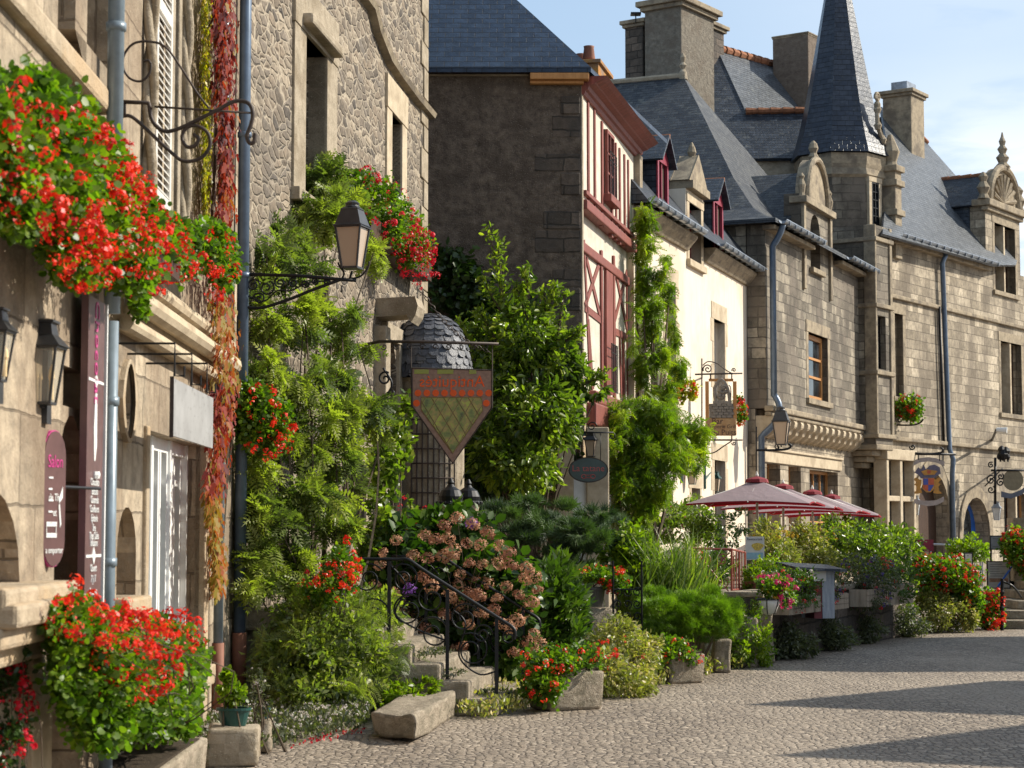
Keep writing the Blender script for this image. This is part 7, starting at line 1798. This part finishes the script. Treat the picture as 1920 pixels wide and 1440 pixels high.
# --- daisies and ground cover
def cover(name, label, poly_px, n, size, mat, flm=None, nf=0, fs=.012, h=.10, tp=OVAL, wr=.5, dmax=None):
    r = None; us = [p[0] for p in poly_px]; vs = [p[1] for p in poly_px]; pts = []
    while len(pts) < n+nf:
        u = rng.uniform(min(us), max(us)); v = rng.uniform(min(vs), max(vs))
        if inpoly((u, v), poly_px): pts.append(ground(u, v))
    P = np.array([tuple(p) for p in pts]); hh = h*(.5+.9*np.abs(np.sin(P[:, 0]*5.1+P[:, 1]*3.3))*.7+.3*rng.random(len(P))); P[:, 2] = hh*rng.random(len(P))**.6
    off = tuple(P.mean(0)*np.array([1, 1, 0])); m = n; A = unit(m); A[:, 2] = abs(A[:, 2])+.4
    o = bake(name, mat, None, off, [(tp, P[:n], A, unit(m), size*(.6+.8*rng.random(m)), np.full(m, wr), rng.random(m))]); o.location = off
    tag(o, label, 'ground cover', None, 'stuff')
    if nf:
        Q = P[n:].copy(); Q[:, 2] = hh[n:]*1.05
        o2 = bake(name.split('_')[0]+'_flowers', flm, None, off, heads_at(Q, fs, BALL)); o2.location = off; tag(o2, label.replace('mat', 'blossoms over the mat'), 'ground cover', None, 'stuff')
cover('daisy_mat', 'mat of tiny white daisies along the wall foot left of the bench', [(370, 1445), (390, 1360), (500, 1330), (640, 1300), (705, 1330), (690, 1370), (560, 1400), (480, 1420)], 9000, .045, 'lf_grey', 'fl_white', 900, .014, .16)
cover('weed_mat', 'low green weeds growing at the foot of the steps and troughs', [(830, 1335), (980, 1290), (1130, 1300), (1240, 1290), (1320, 1270), (1400, 1255), (1400, 1245), (1430, 1240), (1440, 1225), (1350, 1240), (1240, 1262), (1130, 1290), (1020, 1330), (940, 1348), (880, 1352)], 5200, .05, 'lf_var', 'fl_white', 120, .013, .14)
# petals fallen by the bench
cover('fallen_petals', 'scatter of fallen red leaves on the cobbles left of the bench', [(540, 1405), (600, 1378), (690, 1366), (690, 1376), (610, 1392)], 90, .022, 'fl_crim', None, 0, h=.01, wr=.8)
# --- geraniums (crimson) under window of B
geranium('crimson_geranium_cascade', 'crimson geraniums cascading from the rubble house window down to the stone hood', [(700, 370, 23.5, 45, 40, .3), (735, 420, 24.6, 35, 50, .3), (770, 460, 25.4, 40, 48, .3), (665, 345, 22.8, 32, 26, .22)],
    (-1.75, 24.2, 5.0), 6000, 190, .038, .042, flm='fl_crim', stem=14, fb=[(715, 385, 23.4, 48, 50, .3), (745, 430, 24.4, 40, 50, .3), (778, 480, 25.2, 42, 58, .3), (675, 335, 22.8, 40, 20, .2), (785, 500, 25.2, 34, 45, .25), (775, 455, 25, 35, 40, .3), (780, 480, 25, 40, 50, .2)])
B2 = root('window_box', 'window box hidden under the crimson geraniums of the rubble house', 'flower box', FB.p(FB.S(690, 400), 4.9, .2)); MB().fbox(FB, FB.S(650, 380), FB.S(770, 470), FB.Z(740, 500)-.05, FB.Z(740, 500)+.2, .02, .3).build('box_body', 'darkwood', B2)
geranium('geranium_trailer', 'bright scarlet geranium on the left of the stair rail before the climber', [(640, 1070, 18.3, 30, 45, .2), (600, 1110, 18.2, 36, 30, .2)], (at(630, 1140, 18.4).x, 18.4, .8), 1600, 60, .034, .034, stem=8, fb=[(650, 1065, 18.1, 24, 50, .15), (610, 1095, 18.1, 46, 34, .2), (655, 1080, 18.0, 16, 42, .1)])
# --- ivy on the pier
def ivy(name, label, bl, n, size, mat='lf_dark', base=None, cat='ivy', tp=IVY, gr=None):
    B_ = blobs_px(bl); c = B_[0][0]; base = base or (c[0], c[1]+.1, 0); r = plant(name, label, cat, base, gr)
    bake('foliage', mat, r, tuple(base), [leaves(B_, n, size, tp, 1.0, .2, .2, droop=.5, out=.5)]); stems([Vector(base)]*6, [b[0] for b in (B_*6)[:6]], .015, 'stems', 'bark', r, .05); return r
ivy('ivy', 'glossy ivy climbing the door pier behind the stair railing', [(720, 900, 21.8, 34, 70, .2), (750, 840, 22.4, 26, 60, .2), (710, 980, 21.6, 30, 60, .2), (760, 780, 22.8, 16, 40, .15), (700, 1040, 21.4, 24, 50, .2)], 2400, .065, 'lf_tree')
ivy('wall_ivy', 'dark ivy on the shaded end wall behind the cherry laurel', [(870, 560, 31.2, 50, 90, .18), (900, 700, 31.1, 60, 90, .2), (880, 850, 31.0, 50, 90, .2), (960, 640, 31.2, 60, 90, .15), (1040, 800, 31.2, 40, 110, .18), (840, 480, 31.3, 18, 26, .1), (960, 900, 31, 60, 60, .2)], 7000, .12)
# --- shrub tree by the dark wall
tb = (at(985, 1000, 29.3).x, 29.3, 0)
r = plant('shrub_tree', 'tall glossy leaved cherry laurel with upright shoots before the dark end wall', 'tree', tb)
tbl = blobs_px([(985, 640, 29.1, 70, 80, .7), (930, 720, 29.1, 55, 70, .6), (1050, 690, 29.2, 50, 75, .6), (1000, 780, 28.8, 90, 80, .9), (930, 850, 28.6, 60, 70, .7), (1050, 790, 29.0, 50, 60, .6), (980, 880, 28.6, 80, 55, .8), (1090, 700, 29.4, 26, 40, .4), (1120, 735, 29.4, 22, 20, .3), (900, 640, 29.4, 40, 50, .4)])
sets = [leaves([(c_, r_*.9) for c_, r_ in tbl], 9500, .125, OVAL, .45, .14, .2, droop=.35, flat=.6, tmix=.7)]
shoots = [((960, 640), (915, 425)), ((950, 600), (935, 450)), ((990, 600), (968, 535)), ((1020, 600), (1045, 535)), ((1045, 650), (1060, 545)), ((990, 560), (985, 500)), ((1020, 640), (1020, 545)), ((960, 620), (900, 520)), ((930, 640), (895, 580)), ((1060, 640), (1090, 620)), ((1090, 720), (1138, 705)), ((900, 700), (862, 600))]
sp_, st_ = [], []
for a_, b_ in shoots:
    p0, p1 = at(a_[0], a_[1], 29.1), at(b_[0], b_[1], 29.0); st_.append((p0, p1)); n = 120; t = rng.random(n)**.8; pp = np.array(p0)[None]*(1-t[:, None])+np.array(p1)[None]*t[:, None]+rng.normal(size=(n, 3))*.045
    ax = unit(n); ax[:, 2] += .5; sets.append((OVAL, pp, ax, unit(n)+np.array([0, 0, .5]), .10*(.7+.6*rng.random(n)), np.full(n, .42), .35+.65*rng.random(n)))
bake('crown', 'lf_tree', r, tb, sets); stems([Vector(tb)+Vector((rng.normal()*.15, rng.normal()*.15, 0)) for _ in range(12)]+[a for a, b in st_], [b[0] for b in tbl]+[b[0] for b in tbl[:2]]+[b for a, b in st_], .03, 'trunk', 'bark', r, .05, 7)
# --- hydrangea
hb = (at(860, 1250, 21).x, 21.6, 0); r = plant('hydrangea', 'large hydrangea bush with faded brown pink flower heads behind the stair railing', 'hydrangea', hb)
hbl = blobs_px([(830, 1060, 21.6, 110, 80, .6), (920, 1110, 21.6, 85, 90, .6), (780, 1110, 21.4, 80, 80, .5), (860, 1000, 22.0, 70, 45, .5), (960, 1160, 21.4, 50, 80, .5), (870, 1180, 21.4, 110, 70, .5), (740, 1030, 21.7, 55, 45, .4), (960, 1230, 21.2, 45, 40, .35)])
bake('foliage', 'lf_hyd', r, hb, [leaves(hbl, 6500, .13, OVAL, .75, .16, .35, droop=.15, flat=.7)])
hs = [(745, 1015), (795, 1010), (830, 985), (858, 975), (885, 985), (915, 1000), (940, 1020), (840, 1010), (870, 1015), (900, 1025), (770, 1040), (800, 1042), (825, 1040), (850, 1050), (880, 1058), (905, 1060), (935, 1050), (960, 1058), (985, 1062), (1000, 1085), (1010, 1110), (720, 1035), (712, 1055), (890, 1090), (915, 1095), (930, 1120), (905, 1115), (868, 1080), (860, 1095),
    (875, 1110), (890, 1120), (945, 1100), (980, 1115), (985, 1145), (970, 1160), (925, 1145), (860, 1140), (835, 1120), (790, 1090), (760, 1080), (810, 1100), (750, 1145), (775, 1160), (740, 1110), (800, 1180), (805, 1195), (855, 1220), (870, 1215), (1000, 1190), (1012, 1205), (985, 1200), (960, 1180), (940, 1170), (960, 1225), (1005, 1225), (850, 1030), (820, 1020), (700, 1100), (1000, 1130), (830, 1150), (880, 1170), (900, 1150), (955, 1035), (985, 1085)]
hp = [at(u+rng.normal()*3, v+rng.normal()*3, 20.5+rng.random()*.5) for u, v in hs]
hm = [bake('flower_head', 'fl_hyd', r, hb, [st for st in heads_at([hb], .09, [HYD[k % 2]], .03, (0, -.5, .8))][:1]) for k in range(3)]
for o_ in hm:   # keep one head per mesh, centred on its own origin
    me_ = o_.data
for k, p_ in enumerate(hp):
    c = hm[k] if k < 3 else hm[k % 3].copy()
    if k >= 3: scene.collection.objects.link(c)
    c.parent = r; c.location = p_-Vector(hb); c.rotation_euler = (rng.normal()*.3, rng.normal()*.3, rng.random()*6); f_ = .8+.4*rng.random(); c.scale = (f_, f_, f_*.9)
[bake('flower_head', 'fl_viol', r, hb, heads_at([p_], .085, [HYD[0]], .1), label='fresh violet flower head') for p_ in (at(768, 1107, 20.3), at(740, 1155, 20.4), at(884, 982, 20.6))]; stems([Vector(hb)+Vector((rng.normal()*.2, 0, 0)) for _ in range(18)], hp[::3][:18], .009, 'stems', 'bark', r, .06)
s_ = plant('red_salvia', 'crimson flowers above the left shoulder of the hydrangea', 'flowers', (at(775, 1000, 23).x, 23, 0)); B_ = blobs_px([(780, 985, 22.6, 30, 26, .2), (755, 950, 22.8, 12, 24, .1), (800, 960, 22.8, 14, 12, .1)]); bake('foliage', 'lf_tree', s_, tuple(s_.location), [leaves(B_, 250, .06, OVAL, .6)]); q1, P = heads(B_, 26, .03, LOOSE+HEADS, .8); bake('flowers', 'fl_crim', s_, tuple(s_.location), q1); stems([Vector(s_.location)]*6, P[:6], .006, 'stems', 'bark', s_)
# --- conifers
def conifer(name, label, bl, n, size, mat, base, spiky=1.0, trunk=True):
    B_ = blobs_px(bl); r = plant(name, label, 'conifer', base); P, O, T = scatter(B_, n, .10, .6, nclump=max(12, int(n/len(B_)/110))); m = len(P); A = O*.9+unit(m)*.45; A[:, 2] += .25
    bake('foliage', mat, r, tuple(base), [(TUFT, P, A, unit(m), size*(.6+.8*rng.random(m)), np.full(m, 2.2), T*.85+rng.random(m)*.15)])
    stems([Vector(base)]*7, [b[0] for b in (B_*7)[:7]], .03, 'trunk', 'bark', r, .05); return r
conifer('juniper', 'spreading dark blue green juniper behind the hydrangea', [(960, 975, 25.5, 60, 30, .7), (1040, 985, 25.4, 75, 38, .8), (1100, 1010, 25.3, 70, 42, .8), (1000, 1030, 25.2, 80, 40, .7), (1150, 990, 25.6, 40, 30, .5), (925, 962, 25.6, 34, 9, .3), (990, 945, 25.4, 40, 8, .2), (1110, 965, 25.2, 34, 10, .25), (965, 1000, 24.9, 40, 10, .3), (1090, 1000, 24.6, 44, 10, .3), (1080, 1060, 25, 60, 35, .6), (985, 940, 25.6, 22, 10, .2)], 15000, .10, 'lf_jun', (at(1050, 1000, 25.5).x, 25.5, 0))
conifer('cushion_conifer', 'rounded bright green clipped conifer cushion beside the iron gate', [(1260, 1155, 23.8, 66, 45, .6), (1320, 1150, 24.0, 60, 45, .6), (1230, 1140, 24.2, 40, 35, .5), (1350, 1160, 24.0, 34, 40, .45), (1285, 1180, 23.7, 70, 28, .5)], 30000, .05, 'lf_cush', (at(1300, 1250, 24).x, 24, 0))
# --- oleander-like lance leaf shrub between hydrangea and pillar
def shrub(name, label, bl, n, size, tp, wr, mat, cat='shrub', droop=.1, out=.8, fl=None, clump=.16, inner=.35, d=None, group=None, flat=.5, stemn=8, gz=.02, bz=0):
    B_ = blobs_px(bl); c = B_[0][0]; base = (float(c[0]), float(c[1]), bz); r = plant(name, label, cat, base, group)
    bake('foliage', mat, r, base, [leaves(B_, n, size, tp, wr, clump, inner, droop=droop, out=out, flat=flat, ground_z=gz)])
    if fl:
        for fm, nf, fs, fbl in fl:
            q_, P = heads(blobs_px(fbl) if fbl else B_, nf, fs, HEADS+LOOSE, .85); bake('flowers', fm, r, base, q_)
    stems([Vector(base)+Vector((rng.normal()*.08, rng.normal()*.08, 0)) for _ in range(stemn)], [b[0] for b in (B_*stemn)[:stemn]], .010, 'stems', 'bark', r); return r
shrub('lance_leaf_shrub', 'dark upright shrub with long narrow leaves right of the hydrangea', [(1030, 1110, 22.4, 45, 60, .4), (1060, 1150, 22.4, 40, 60, .4), (1020, 1180, 22.2, 40, 60, .4), (1050, 1080, 22.6, 30, 30, .3), (1075, 1210, 22, 25, 40, .3)], 3400, .14, LANCE, .3, 'lf_ole', out=1.0, droop=-.35)
shrub('variegated_shrub', 'cream and green variegated shrub above the granite troughs', [(1150, 1200, 21.6, 50, 40, .4), (1190, 1240, 21.8, 45, 50, .4), (1130, 1260, 20.8, 40, 40, .3), (1170, 1280, 21.0, 55, 30, .35), (1210, 1220, 22.3, 30, 30, .3)], 6000, .05, OVAL, .6, 'lf_var', fl=[('fl_coral', 12, .022, [(1150, 1230, 20.9, 60, 40, .3)])])
shrub('leafy_shrub', 'light green leafy shrub between juniper and long grass', [(1180, 1030, 25.2, 36, 45, .4), (1200, 1070, 25, 40, 36, .4), (1150, 1050, 25, 26, 30, .3)], 2600, .075, OVAL, .6, 'lf_wist')
# trough flowers
geranium('trough_geraniums', 'red and coral geraniums filling the granite trough by the stair foot', [(1030, 1250, 19.3, 45, 34, .25), (1020, 1290, 19.1, 34, 34, .2), (1080, 1240, 19.6, 40, 28, .25)], (at(1062, 1270, 19.5).x, 19.5, .36), 5000, 70, .034, .034, stem=8, fb=[(1030, 1240, 19.1, 48, 30, .2), (1015, 1280, 18.9, 34, 36, .15), (1085, 1235, 19.4, 50, 22, .2), (1130, 1225, 19.9, 30, 20, .2)])
geranium('trough_geraniums', 'red geraniums in the second granite trough beneath the conifer cushion', [(1250, 1220, 22.7, 45, 24, .25), (1220, 1235, 22.6, 26, 30, .2), (1290, 1235, 22.9, 26, 18, .2)], (at(1275, 1240, 22.9).x, 22.9, .32), 3400, 55, .034, .032, stem=6)
geranium('pot_flowers', 'red and coral flowers spreading from the grey pot on the pillar', [(1110, 1078, 23.5, 42, 14, .25), (1150, 1090, 23.5, 28, 20, .2)], (at(1112, 1085, 23.6).x, 23.6, 1.05), 2400, 55, .034, .032, stem=6, fb=[(1085, 1070, 23.4, 22, 10, .15), (1150, 1088, 23.4, 32, 28, .2), (1120, 1072, 23.4, 50, 10, .2)])
shrub('lettuce_plant', 'small yellow green plant growing in the green pot', [(436, 1305, 14.85, 22, 22, .08), (428, 1275, 14.85, 10, 22, .05)], 1300, .028, ROUND, .9, 'lf_wist', 'potted plant', gz=.36)
shrub('wispy_plant', 'thin wispy plant with pale seed heads beside the pots', [(490, 1310, 15.6, 18, 40, .08), (478, 1270, 15.6, 10, 24, .06)], 400, .035, LANCE, .35, 'lf_grey', 'wild plant', fl=[('fl_white', 40, .010, None)])
shrub('vine_by_steps', 'bright leafy weeds growing left of the middle step', [(790, 1290, 18.6, 30, 14, .15), (750, 1305, 18.4, 40, 18, .2), (700, 1290, 18.6, 40, 30, .2)], 1400, .06, LANCE, .4, 'lf_wist')
shrub('step_weeds', 'small flowering weeds on the upper step edges', [(780, 1222, 19.0, 60, 8, .2), (850, 1262, 18.9, 26, 8, .15), (930, 1300, 19.3, 30, 8, .2)], 900, .03, OVAL, .5, 'lf_grey', fl=[('fl_white', 50, .010, None)])
# long grass
gb = (at(1225, 1100, 25).x, 25.0, .42); r = plant('long_grass', 'tall clump of arching green grass behind the conifer cushion', 'ornamental grass', gb)
n = 900; A = unit(n)*.42; A[:, 2] = 1; P = np.array(gb)+rng.normal(size=(n, 3))*np.array([.16, .16, .1]); A[:, 0] += .12; bake('blades', 'lf_grass', r, gb, [(BLADE, P, A, unit(n), 1.2*(.55+.6*rng.random(n)), np.full(n, .026), rng.random(n)), (BLADE, np.array(gb)+np.array([.12, .3, .1])+rng.normal(size=(n, 3))*np.array([.2, .16, .1]), unit(n)*.5+np.array([.2, 0, 1]), unit(n), 1.0*(.5+.6*rng.random(n)), np.full(n, .026), rng.random(n))])
shrub('crocosmia', 'red orange spiky flowers beside the long grass and red railing', [(1290, 1070, 27.5, 22, 45, .2), (1310, 1090, 27.8, 18, 36, .2)], 420, .12, LANCE, .2, 'lf_grass', 'flowers', fl=[('fl_coral', 46, .026, [(1280, 1045, 27.4, 16, 16, .15), (1318, 1085, 27.6, 10, 30, .1), (1300, 1040, 27.4, 24, 8, .1), (1310, 1060, 27.5, 14, 26, .1)])])
# --- wisteria on C/D corner
wb = (FD.p(.25, 0, .25)); wbt = tuple(wb); r = plant('wisteria', 'long bright green wisteria climbing the corner between red timber and cream house', 'wisteria', wbt)
wbl = blobs_px([(1215, 420, 36.2, 26, 40, .3), (1210, 470, 36.1, 24, 40, .3), (1222, 520, 36.2, 32, 40, .3), (1205, 560, 36.1, 22, 30, .25), (1225, 600, 36.2, 30, 40, .3), (1232, 660, 36.4, 26, 40, .3), (1255, 560, 38.0, 20, 36, .2), (1262, 620, 38.2, 16, 40, .2), (1270, 680, 38.2, 26, 36, .25), (1215, 700, 36.2, 24, 40, .3), (1235, 740, 36.0, 36, 40, .35), (1215, 395, 36.4, 14, 22, .2), (1190, 640, 35.8, 8, 60, .1), (1245, 480, 37.6, 14, 12, .15)])
bake('foliage', 'lf_wist', r, wbt, [leaves([(c_, r_*np.array([.62, .6, .85])) for c_, r_ in wbl], 2500, .17, WIST, 1.0, .2, .2, droop=.7, out=.5, flat=.4, tmix=.7)]); stems([wb]*5+[FD.p(.5, 3, .2)]*3, [b[0] for b in wbl[:8]], .045, 'stem', 'bark', r, .02, 8)
w2b = (at(1190, 1000, 33).x, 33, 0); r = plant('wisteria', 'broad wisteria canopy spreading over the shop front and the cream house door', 'wisteria', w2b)
wbl = blobs_px([(1170, 790, 33.0, 46, 36, .6), (1230, 790, 33.5, 50, 50, .7), (1185, 850, 33.0, 44, 50, .6), (1250, 850, 33.5, 50, 50, .7), (1290, 810, 34.5, 40, 30, .5), (1210, 910, 33.2, 46, 50, .6), (1160, 900, 32.8, 26, 50, .4), (1190, 970, 33, 36, 40, .4), (1300, 860, 35, 26, 26, .4), (1140, 830, 32.5, 22, 22, .3)])
bake('foliage', 'lf_wist', r, w2b, [leaves([(c_, r_*.88) for c_, r_ in wbl], 6600, .16, WIST, 1.0, .16, .3, droop=.5, out=.5, flat=.5, tmix=.75)]); stems([Vector(w2b)]*8, [b[0] for b in wbl[:8]], .05, 'trunk', 'bark', r, .03, 8)
geranium('window_geraniums', 'red and yellow flowers in the cream house window left of the bar sign', [(1262, 732, 39.2, 20, 20, .2), (1285, 735, 39.2, 22, 22, .2)], tuple(FD.p(FD.S(1270, 760), 4.1, .3)), 800, 22, .06, .045, leafm='lf_yel', stem=0, fb=[(1290, 738, 39.0, 20, 22, .2), (1258, 725, 39.0, 14, 14, .1)])
geranium('window_geraniums', 'small red geranium tuft just right of the bar sign', [(1388, 775, 43, 13, 26, .15)], tuple(at(1388, 800, 43)), 500, 60, .05, .045, stem=0)
# --- shrubs in front of D
shrub('rose_bush', 'dark green rose bush before the cream house doorway', [(1300, 965, 38, 36, 30, .5), (1250, 965, 37, 36, 26, .4), (1290, 1000, 36.8, 50, 28, .5), (1340, 1000, 38, 30, 28, .4)], 3800, .07, OVAL, .6, 'lf_tree', fl=[('fl_pink', 8, .04, None)])
shrub('thin_shrub', 'sparse thin branched shrub against the cream wall under the nearest parasol', [(1385, 985, 38, 34, 26, .4), (1360, 1010, 37.5, 30, 26, .3)], 500, .07, OVAL, .55, 'lf_dark')
shrub('railing_shrub', 'green shrub growing inside the red railing', [(1340, 1070, 30.3, 36, 38, .3), (1320, 1100, 30.2, 26, 25, .3)], 2400, .06, OVAL, .6, 'lf_ole', fl=[('fl_pink', 5, .03, None)])
for lab, u, v, d, ru, rv, ng, tt in (('leafy hedge part right of the poster board with yellow flowers', 1450, 1040, 33.5, 40, 50, 3300, 'fl_yellow'), ('second part of the flowering hedge, between the middle parasol poles', 1520, 1040, 35.5, 46, 52, 3300, 'fl_yellow'), ('third part of the flowering hedge before the wooden windows', 1580, 1030, 37.5, 40, 50, 2800, 'fl_yellow')):
    shrub('flowering_shrub', lab, [(u, v, d, ru, rv, .5), (u-15, v-20, d, ru*.6, rv*.8, .4), (u+20, v+15, d-.5, ru*.7, rv*.6, .4)], ng, .075, OVAL, .55, 'lf_tree' if ng < 3000 else 'lf_var', fl=[(tt, 40, .035, [(u, v-rv*.6, d, ru, rv*.3, .3)])], group='flowering terrace shrubs')
# planters
geranium('basket_flowers', 'yellow and magenta flowers overflowing the white bowl planter', [(1448, 1105, 25.7, 26, 20, .17)], tuple(at(1440, 1120, 25.7)), 1100, 40, .03, .03, flm='fl_yellow', stem=0); shrub('petunia_trail', 'magenta petunias trailing right of the white bowl', [(1475, 1115, 25.9, 20, 26, .17), (1445, 1088, 25.9, 22, 8, .12)], 800, .04, OVAL, .6, 'lf_ger', 'flowers', fl=[('fl_pink', 50, .04, [(1450, 1090, 25.6, 28, 12, .15), (1478, 1115, 25.7, 16, 30, .15)])], gz=.4, bz=.8)
def boxflowers(lab, s, w, mats, dark=False, h=.35):
    c = FW.p(s, .9, .2); q = (c.x/c.y*FPX+960); vv = 1000-(c.z+.0-CAMH)/c.y*FPX; ru = w*.5*FPX/c.y*.55; rv = h*FPX/c.y*.6
    shrub('box_flowers', lab, [(q-ru*.5, vv-rv*.5, c.y, ru*.7, rv, .3), (q+ru*.5, vv-rv*.3, c.y+.1, ru*.7, rv*1.1, .3), (q, vv+rv*.8, c.y-.25, ru, rv*.5, .15)], 2300, .05, OVAL, .5, 'lf_grey' if dark else 'lf_ole', 'flowers', fl=[(m_, n_*2, .036, None) for m_, n_ in mats], gz=.45, bz=.84, group='flowers in the wooden boxes')
boxflowers('grey green mix of red and white flowers in the first wooden box', .8, 1.2, [('fl_white', 18), ('fl_coral', 12)])
boxflowers('dark red and purple flowers in the long wooden box', 2.1, 1.2, [('fl_crim', 26), ('fl_purple', 16)], True, .3)
boxflowers('purple spikes and dark red flowers in the third wooden box', 4.7, 1.4, [('fl_purple', 26), ('fl_crim', 18), ('fl_coral', 3)], True, .5)
boxflowers('mixed green plants in the deepest wooden box', 6.2, 1.4, [('fl_crim', 8)], False, .4)
shrub('potted_flowers', 'bushy potted flowers beneath the poster board', [(1425, 1085, 28.5, 30, 24, .3), (1450, 1065, 28.8, 28, 26, .3), (1405, 1100, 28.5, 16, 26, .2)], 2400, .05, OVAL, .55, 'lf_wist', fl=[('fl_coral', 24, .03, None), ('fl_purple', 10, .03, None)], bz=.8)
tp_ = root('terracotta_pot', 'terracotta pot under the poster board beside the white bowl', 'flower pot', at(1418, 1128, 28.4)); mb = MB(); mb.lathe(at(1418, 1128, 28.4), [(.11, 0), (.16, .25), (.17, .25), (.17, .29), (.14, .29)], 14); mb.build('pot_body', 'terracotta', tp_)
# rough vegetation on the terrace wall foot
for k, (u, d, ru, rv, mt, lab) in enumerate(((1410, 25.6, 26, 46, 'lf_wist', 'yellow green vine climbing the rough wall end'), (1470, 27.3, 34, 26, 'lf_grey', 'grey green plant at the near foot of the terrace wall'), (1540, 29.2, 40, 24, 'lf_grey', 'grey green plant under the board hut'), (1600, 31, 34, 24, 'lf_grey', 'grey green tuft under the deepest flower boxes'), (1672, 33, 40, 26, 'lf_grey', 'round grey green mound at the far end of the terrace wall'))):
    vb = 1000+CAMH/d*FPX; shrub('wall_foot_plant', lab, [(u, vb-rv*1.1, d, ru*1.1, rv*1.35, .4), (u+ru*.8, vb-rv*.7, d, ru*.9, rv*.9, .3), (u-ru*.8, vb-rv*.6, d-.2, ru*.8, rv*.8, .3)]+([(1400, 1170, 25.6, 14, 40, .2)] if k == 0 else []), 4200 if k else 2800, .055, OVAL, .5, mt, group='plants along the terrace wall')
# rose and climbers right
r = shrub('rose_shrub', 'large loose rose shrub with arching branches and a few white blooms', [(1640, 1050, 34.5, 46, 46, .6), (1690, 1030, 35, 36, 30, .5), (1660, 1110, 34, 50, 45, .6), (1610, 1020, 35, 30, 30, .4), (1680, 1140, 33.8, 40, 36, .5), (1640, 1150, 33.8, 30, 30, .4)], 6800, .075, OVAL, .6, 'lf_tree', fl=[('fl_white', 6, .05, None)], clump=.2, stemn=16)
geranium('geranium_mound', 'big mound of orange red geraniums before the arched door', [(1750, 1080, 34.6, 40, 34, .5), (1790, 1090, 34.8, 45, 40, .5), (1810, 1130, 34.8, 28, 35, .4), (1730, 1060, 35, 22, 20, .3)], (at(1780, 1180, 34.8).x, 34.8, 0), 8500, 300, .05, .045, stem=12, finner=.95)
shrub('grey_green_bush', 'pale grey green trailing bush under the geranium mound', [(1760, 1150, 34.4, 34, 40, .4), (1800, 1155, 34.6, 26, 34, .35), (1740, 1120, 34.6, 34, 36, .4), (1815, 1160, 34.6, 14, 26, .3)], 4600, .06, OVAL, .6, 'lf_var')
geranium('geranium_bush', 'round red geranium bush at the far end of the flower border', [(1850, 1145, 35.5, 24, 34, .35), (1865, 1155, 35.6, 16, 26, .3)], (at(1850, 1182, 35.6).x, 35.6, 0), 3600, 120, .05, .045, stem=6, fb=[(1862, 1150, 35.2, 20, 40, .3), (1850, 1135, 35.3, 22, 24, .25)])
geranium('geranium_bush', 'red geranium bush at the right picture edge over the entrance steps', [(1905, 1030, 38, 24, 36, .35), (1925, 1050, 38, 20, 36, .3), (1890, 1015, 38, 14, 16, .2)], (at(1905, 1060, 38).x, 38, .9), 3400, 130, .05, .048, stem=6)
geranium('balcony_geraniums', 'orange red geranium basket on the golden manor beside the stair tower', [(1705, 768, 56.2, 24, 26, .4)], tuple(at(1700, 795, 56.3)), 1800, 80, .07, .055, stem=0)
bk = root('iron_flower_shelf', 'curled iron flower shelf under the geranium basket on the manor', 'bracket', at(1700, 798, 56.3)); mb = MB(); mb.tube(smoothpath([at(1680, 797, 56.4), at(1712, 797, 56), at(1726, 792, 55.8), at(1731, 786, 55.7)], 5), .025, 5); mb.tube(scroll(at(1688, 788, 56.3), Xv, Zv, .1, 1.2, 0, 1, 14), .02, 5); mb.build('scrolled_shelf', 'iron', bk)
shrub('fern_tuft', 'small yellow green fern tuft on the ledge of the stair tower', [(1662, 796, 56, 14, 9, .2)], 260, .09, LANCE, .4, 'lf_wist', 'fern', gz=1, stemn=0)
shrub('yellow_shrub', 'yellow green shrub below the blue arched window', [(1830, 1030, 42, 26, 22, .4), (1800, 1030, 42, 20, 20, .3)], 1500, .09, OVAL, .5, 'lf_wist')
shrub('herb_bush', 'mixed green bush behind the railing left of the arched door', [(1660, 1010, 43, 50, 26, .6), (1600, 1000, 43, 30, 26, .5)], 2200, .09, OVAL, .55, 'lf_tree')
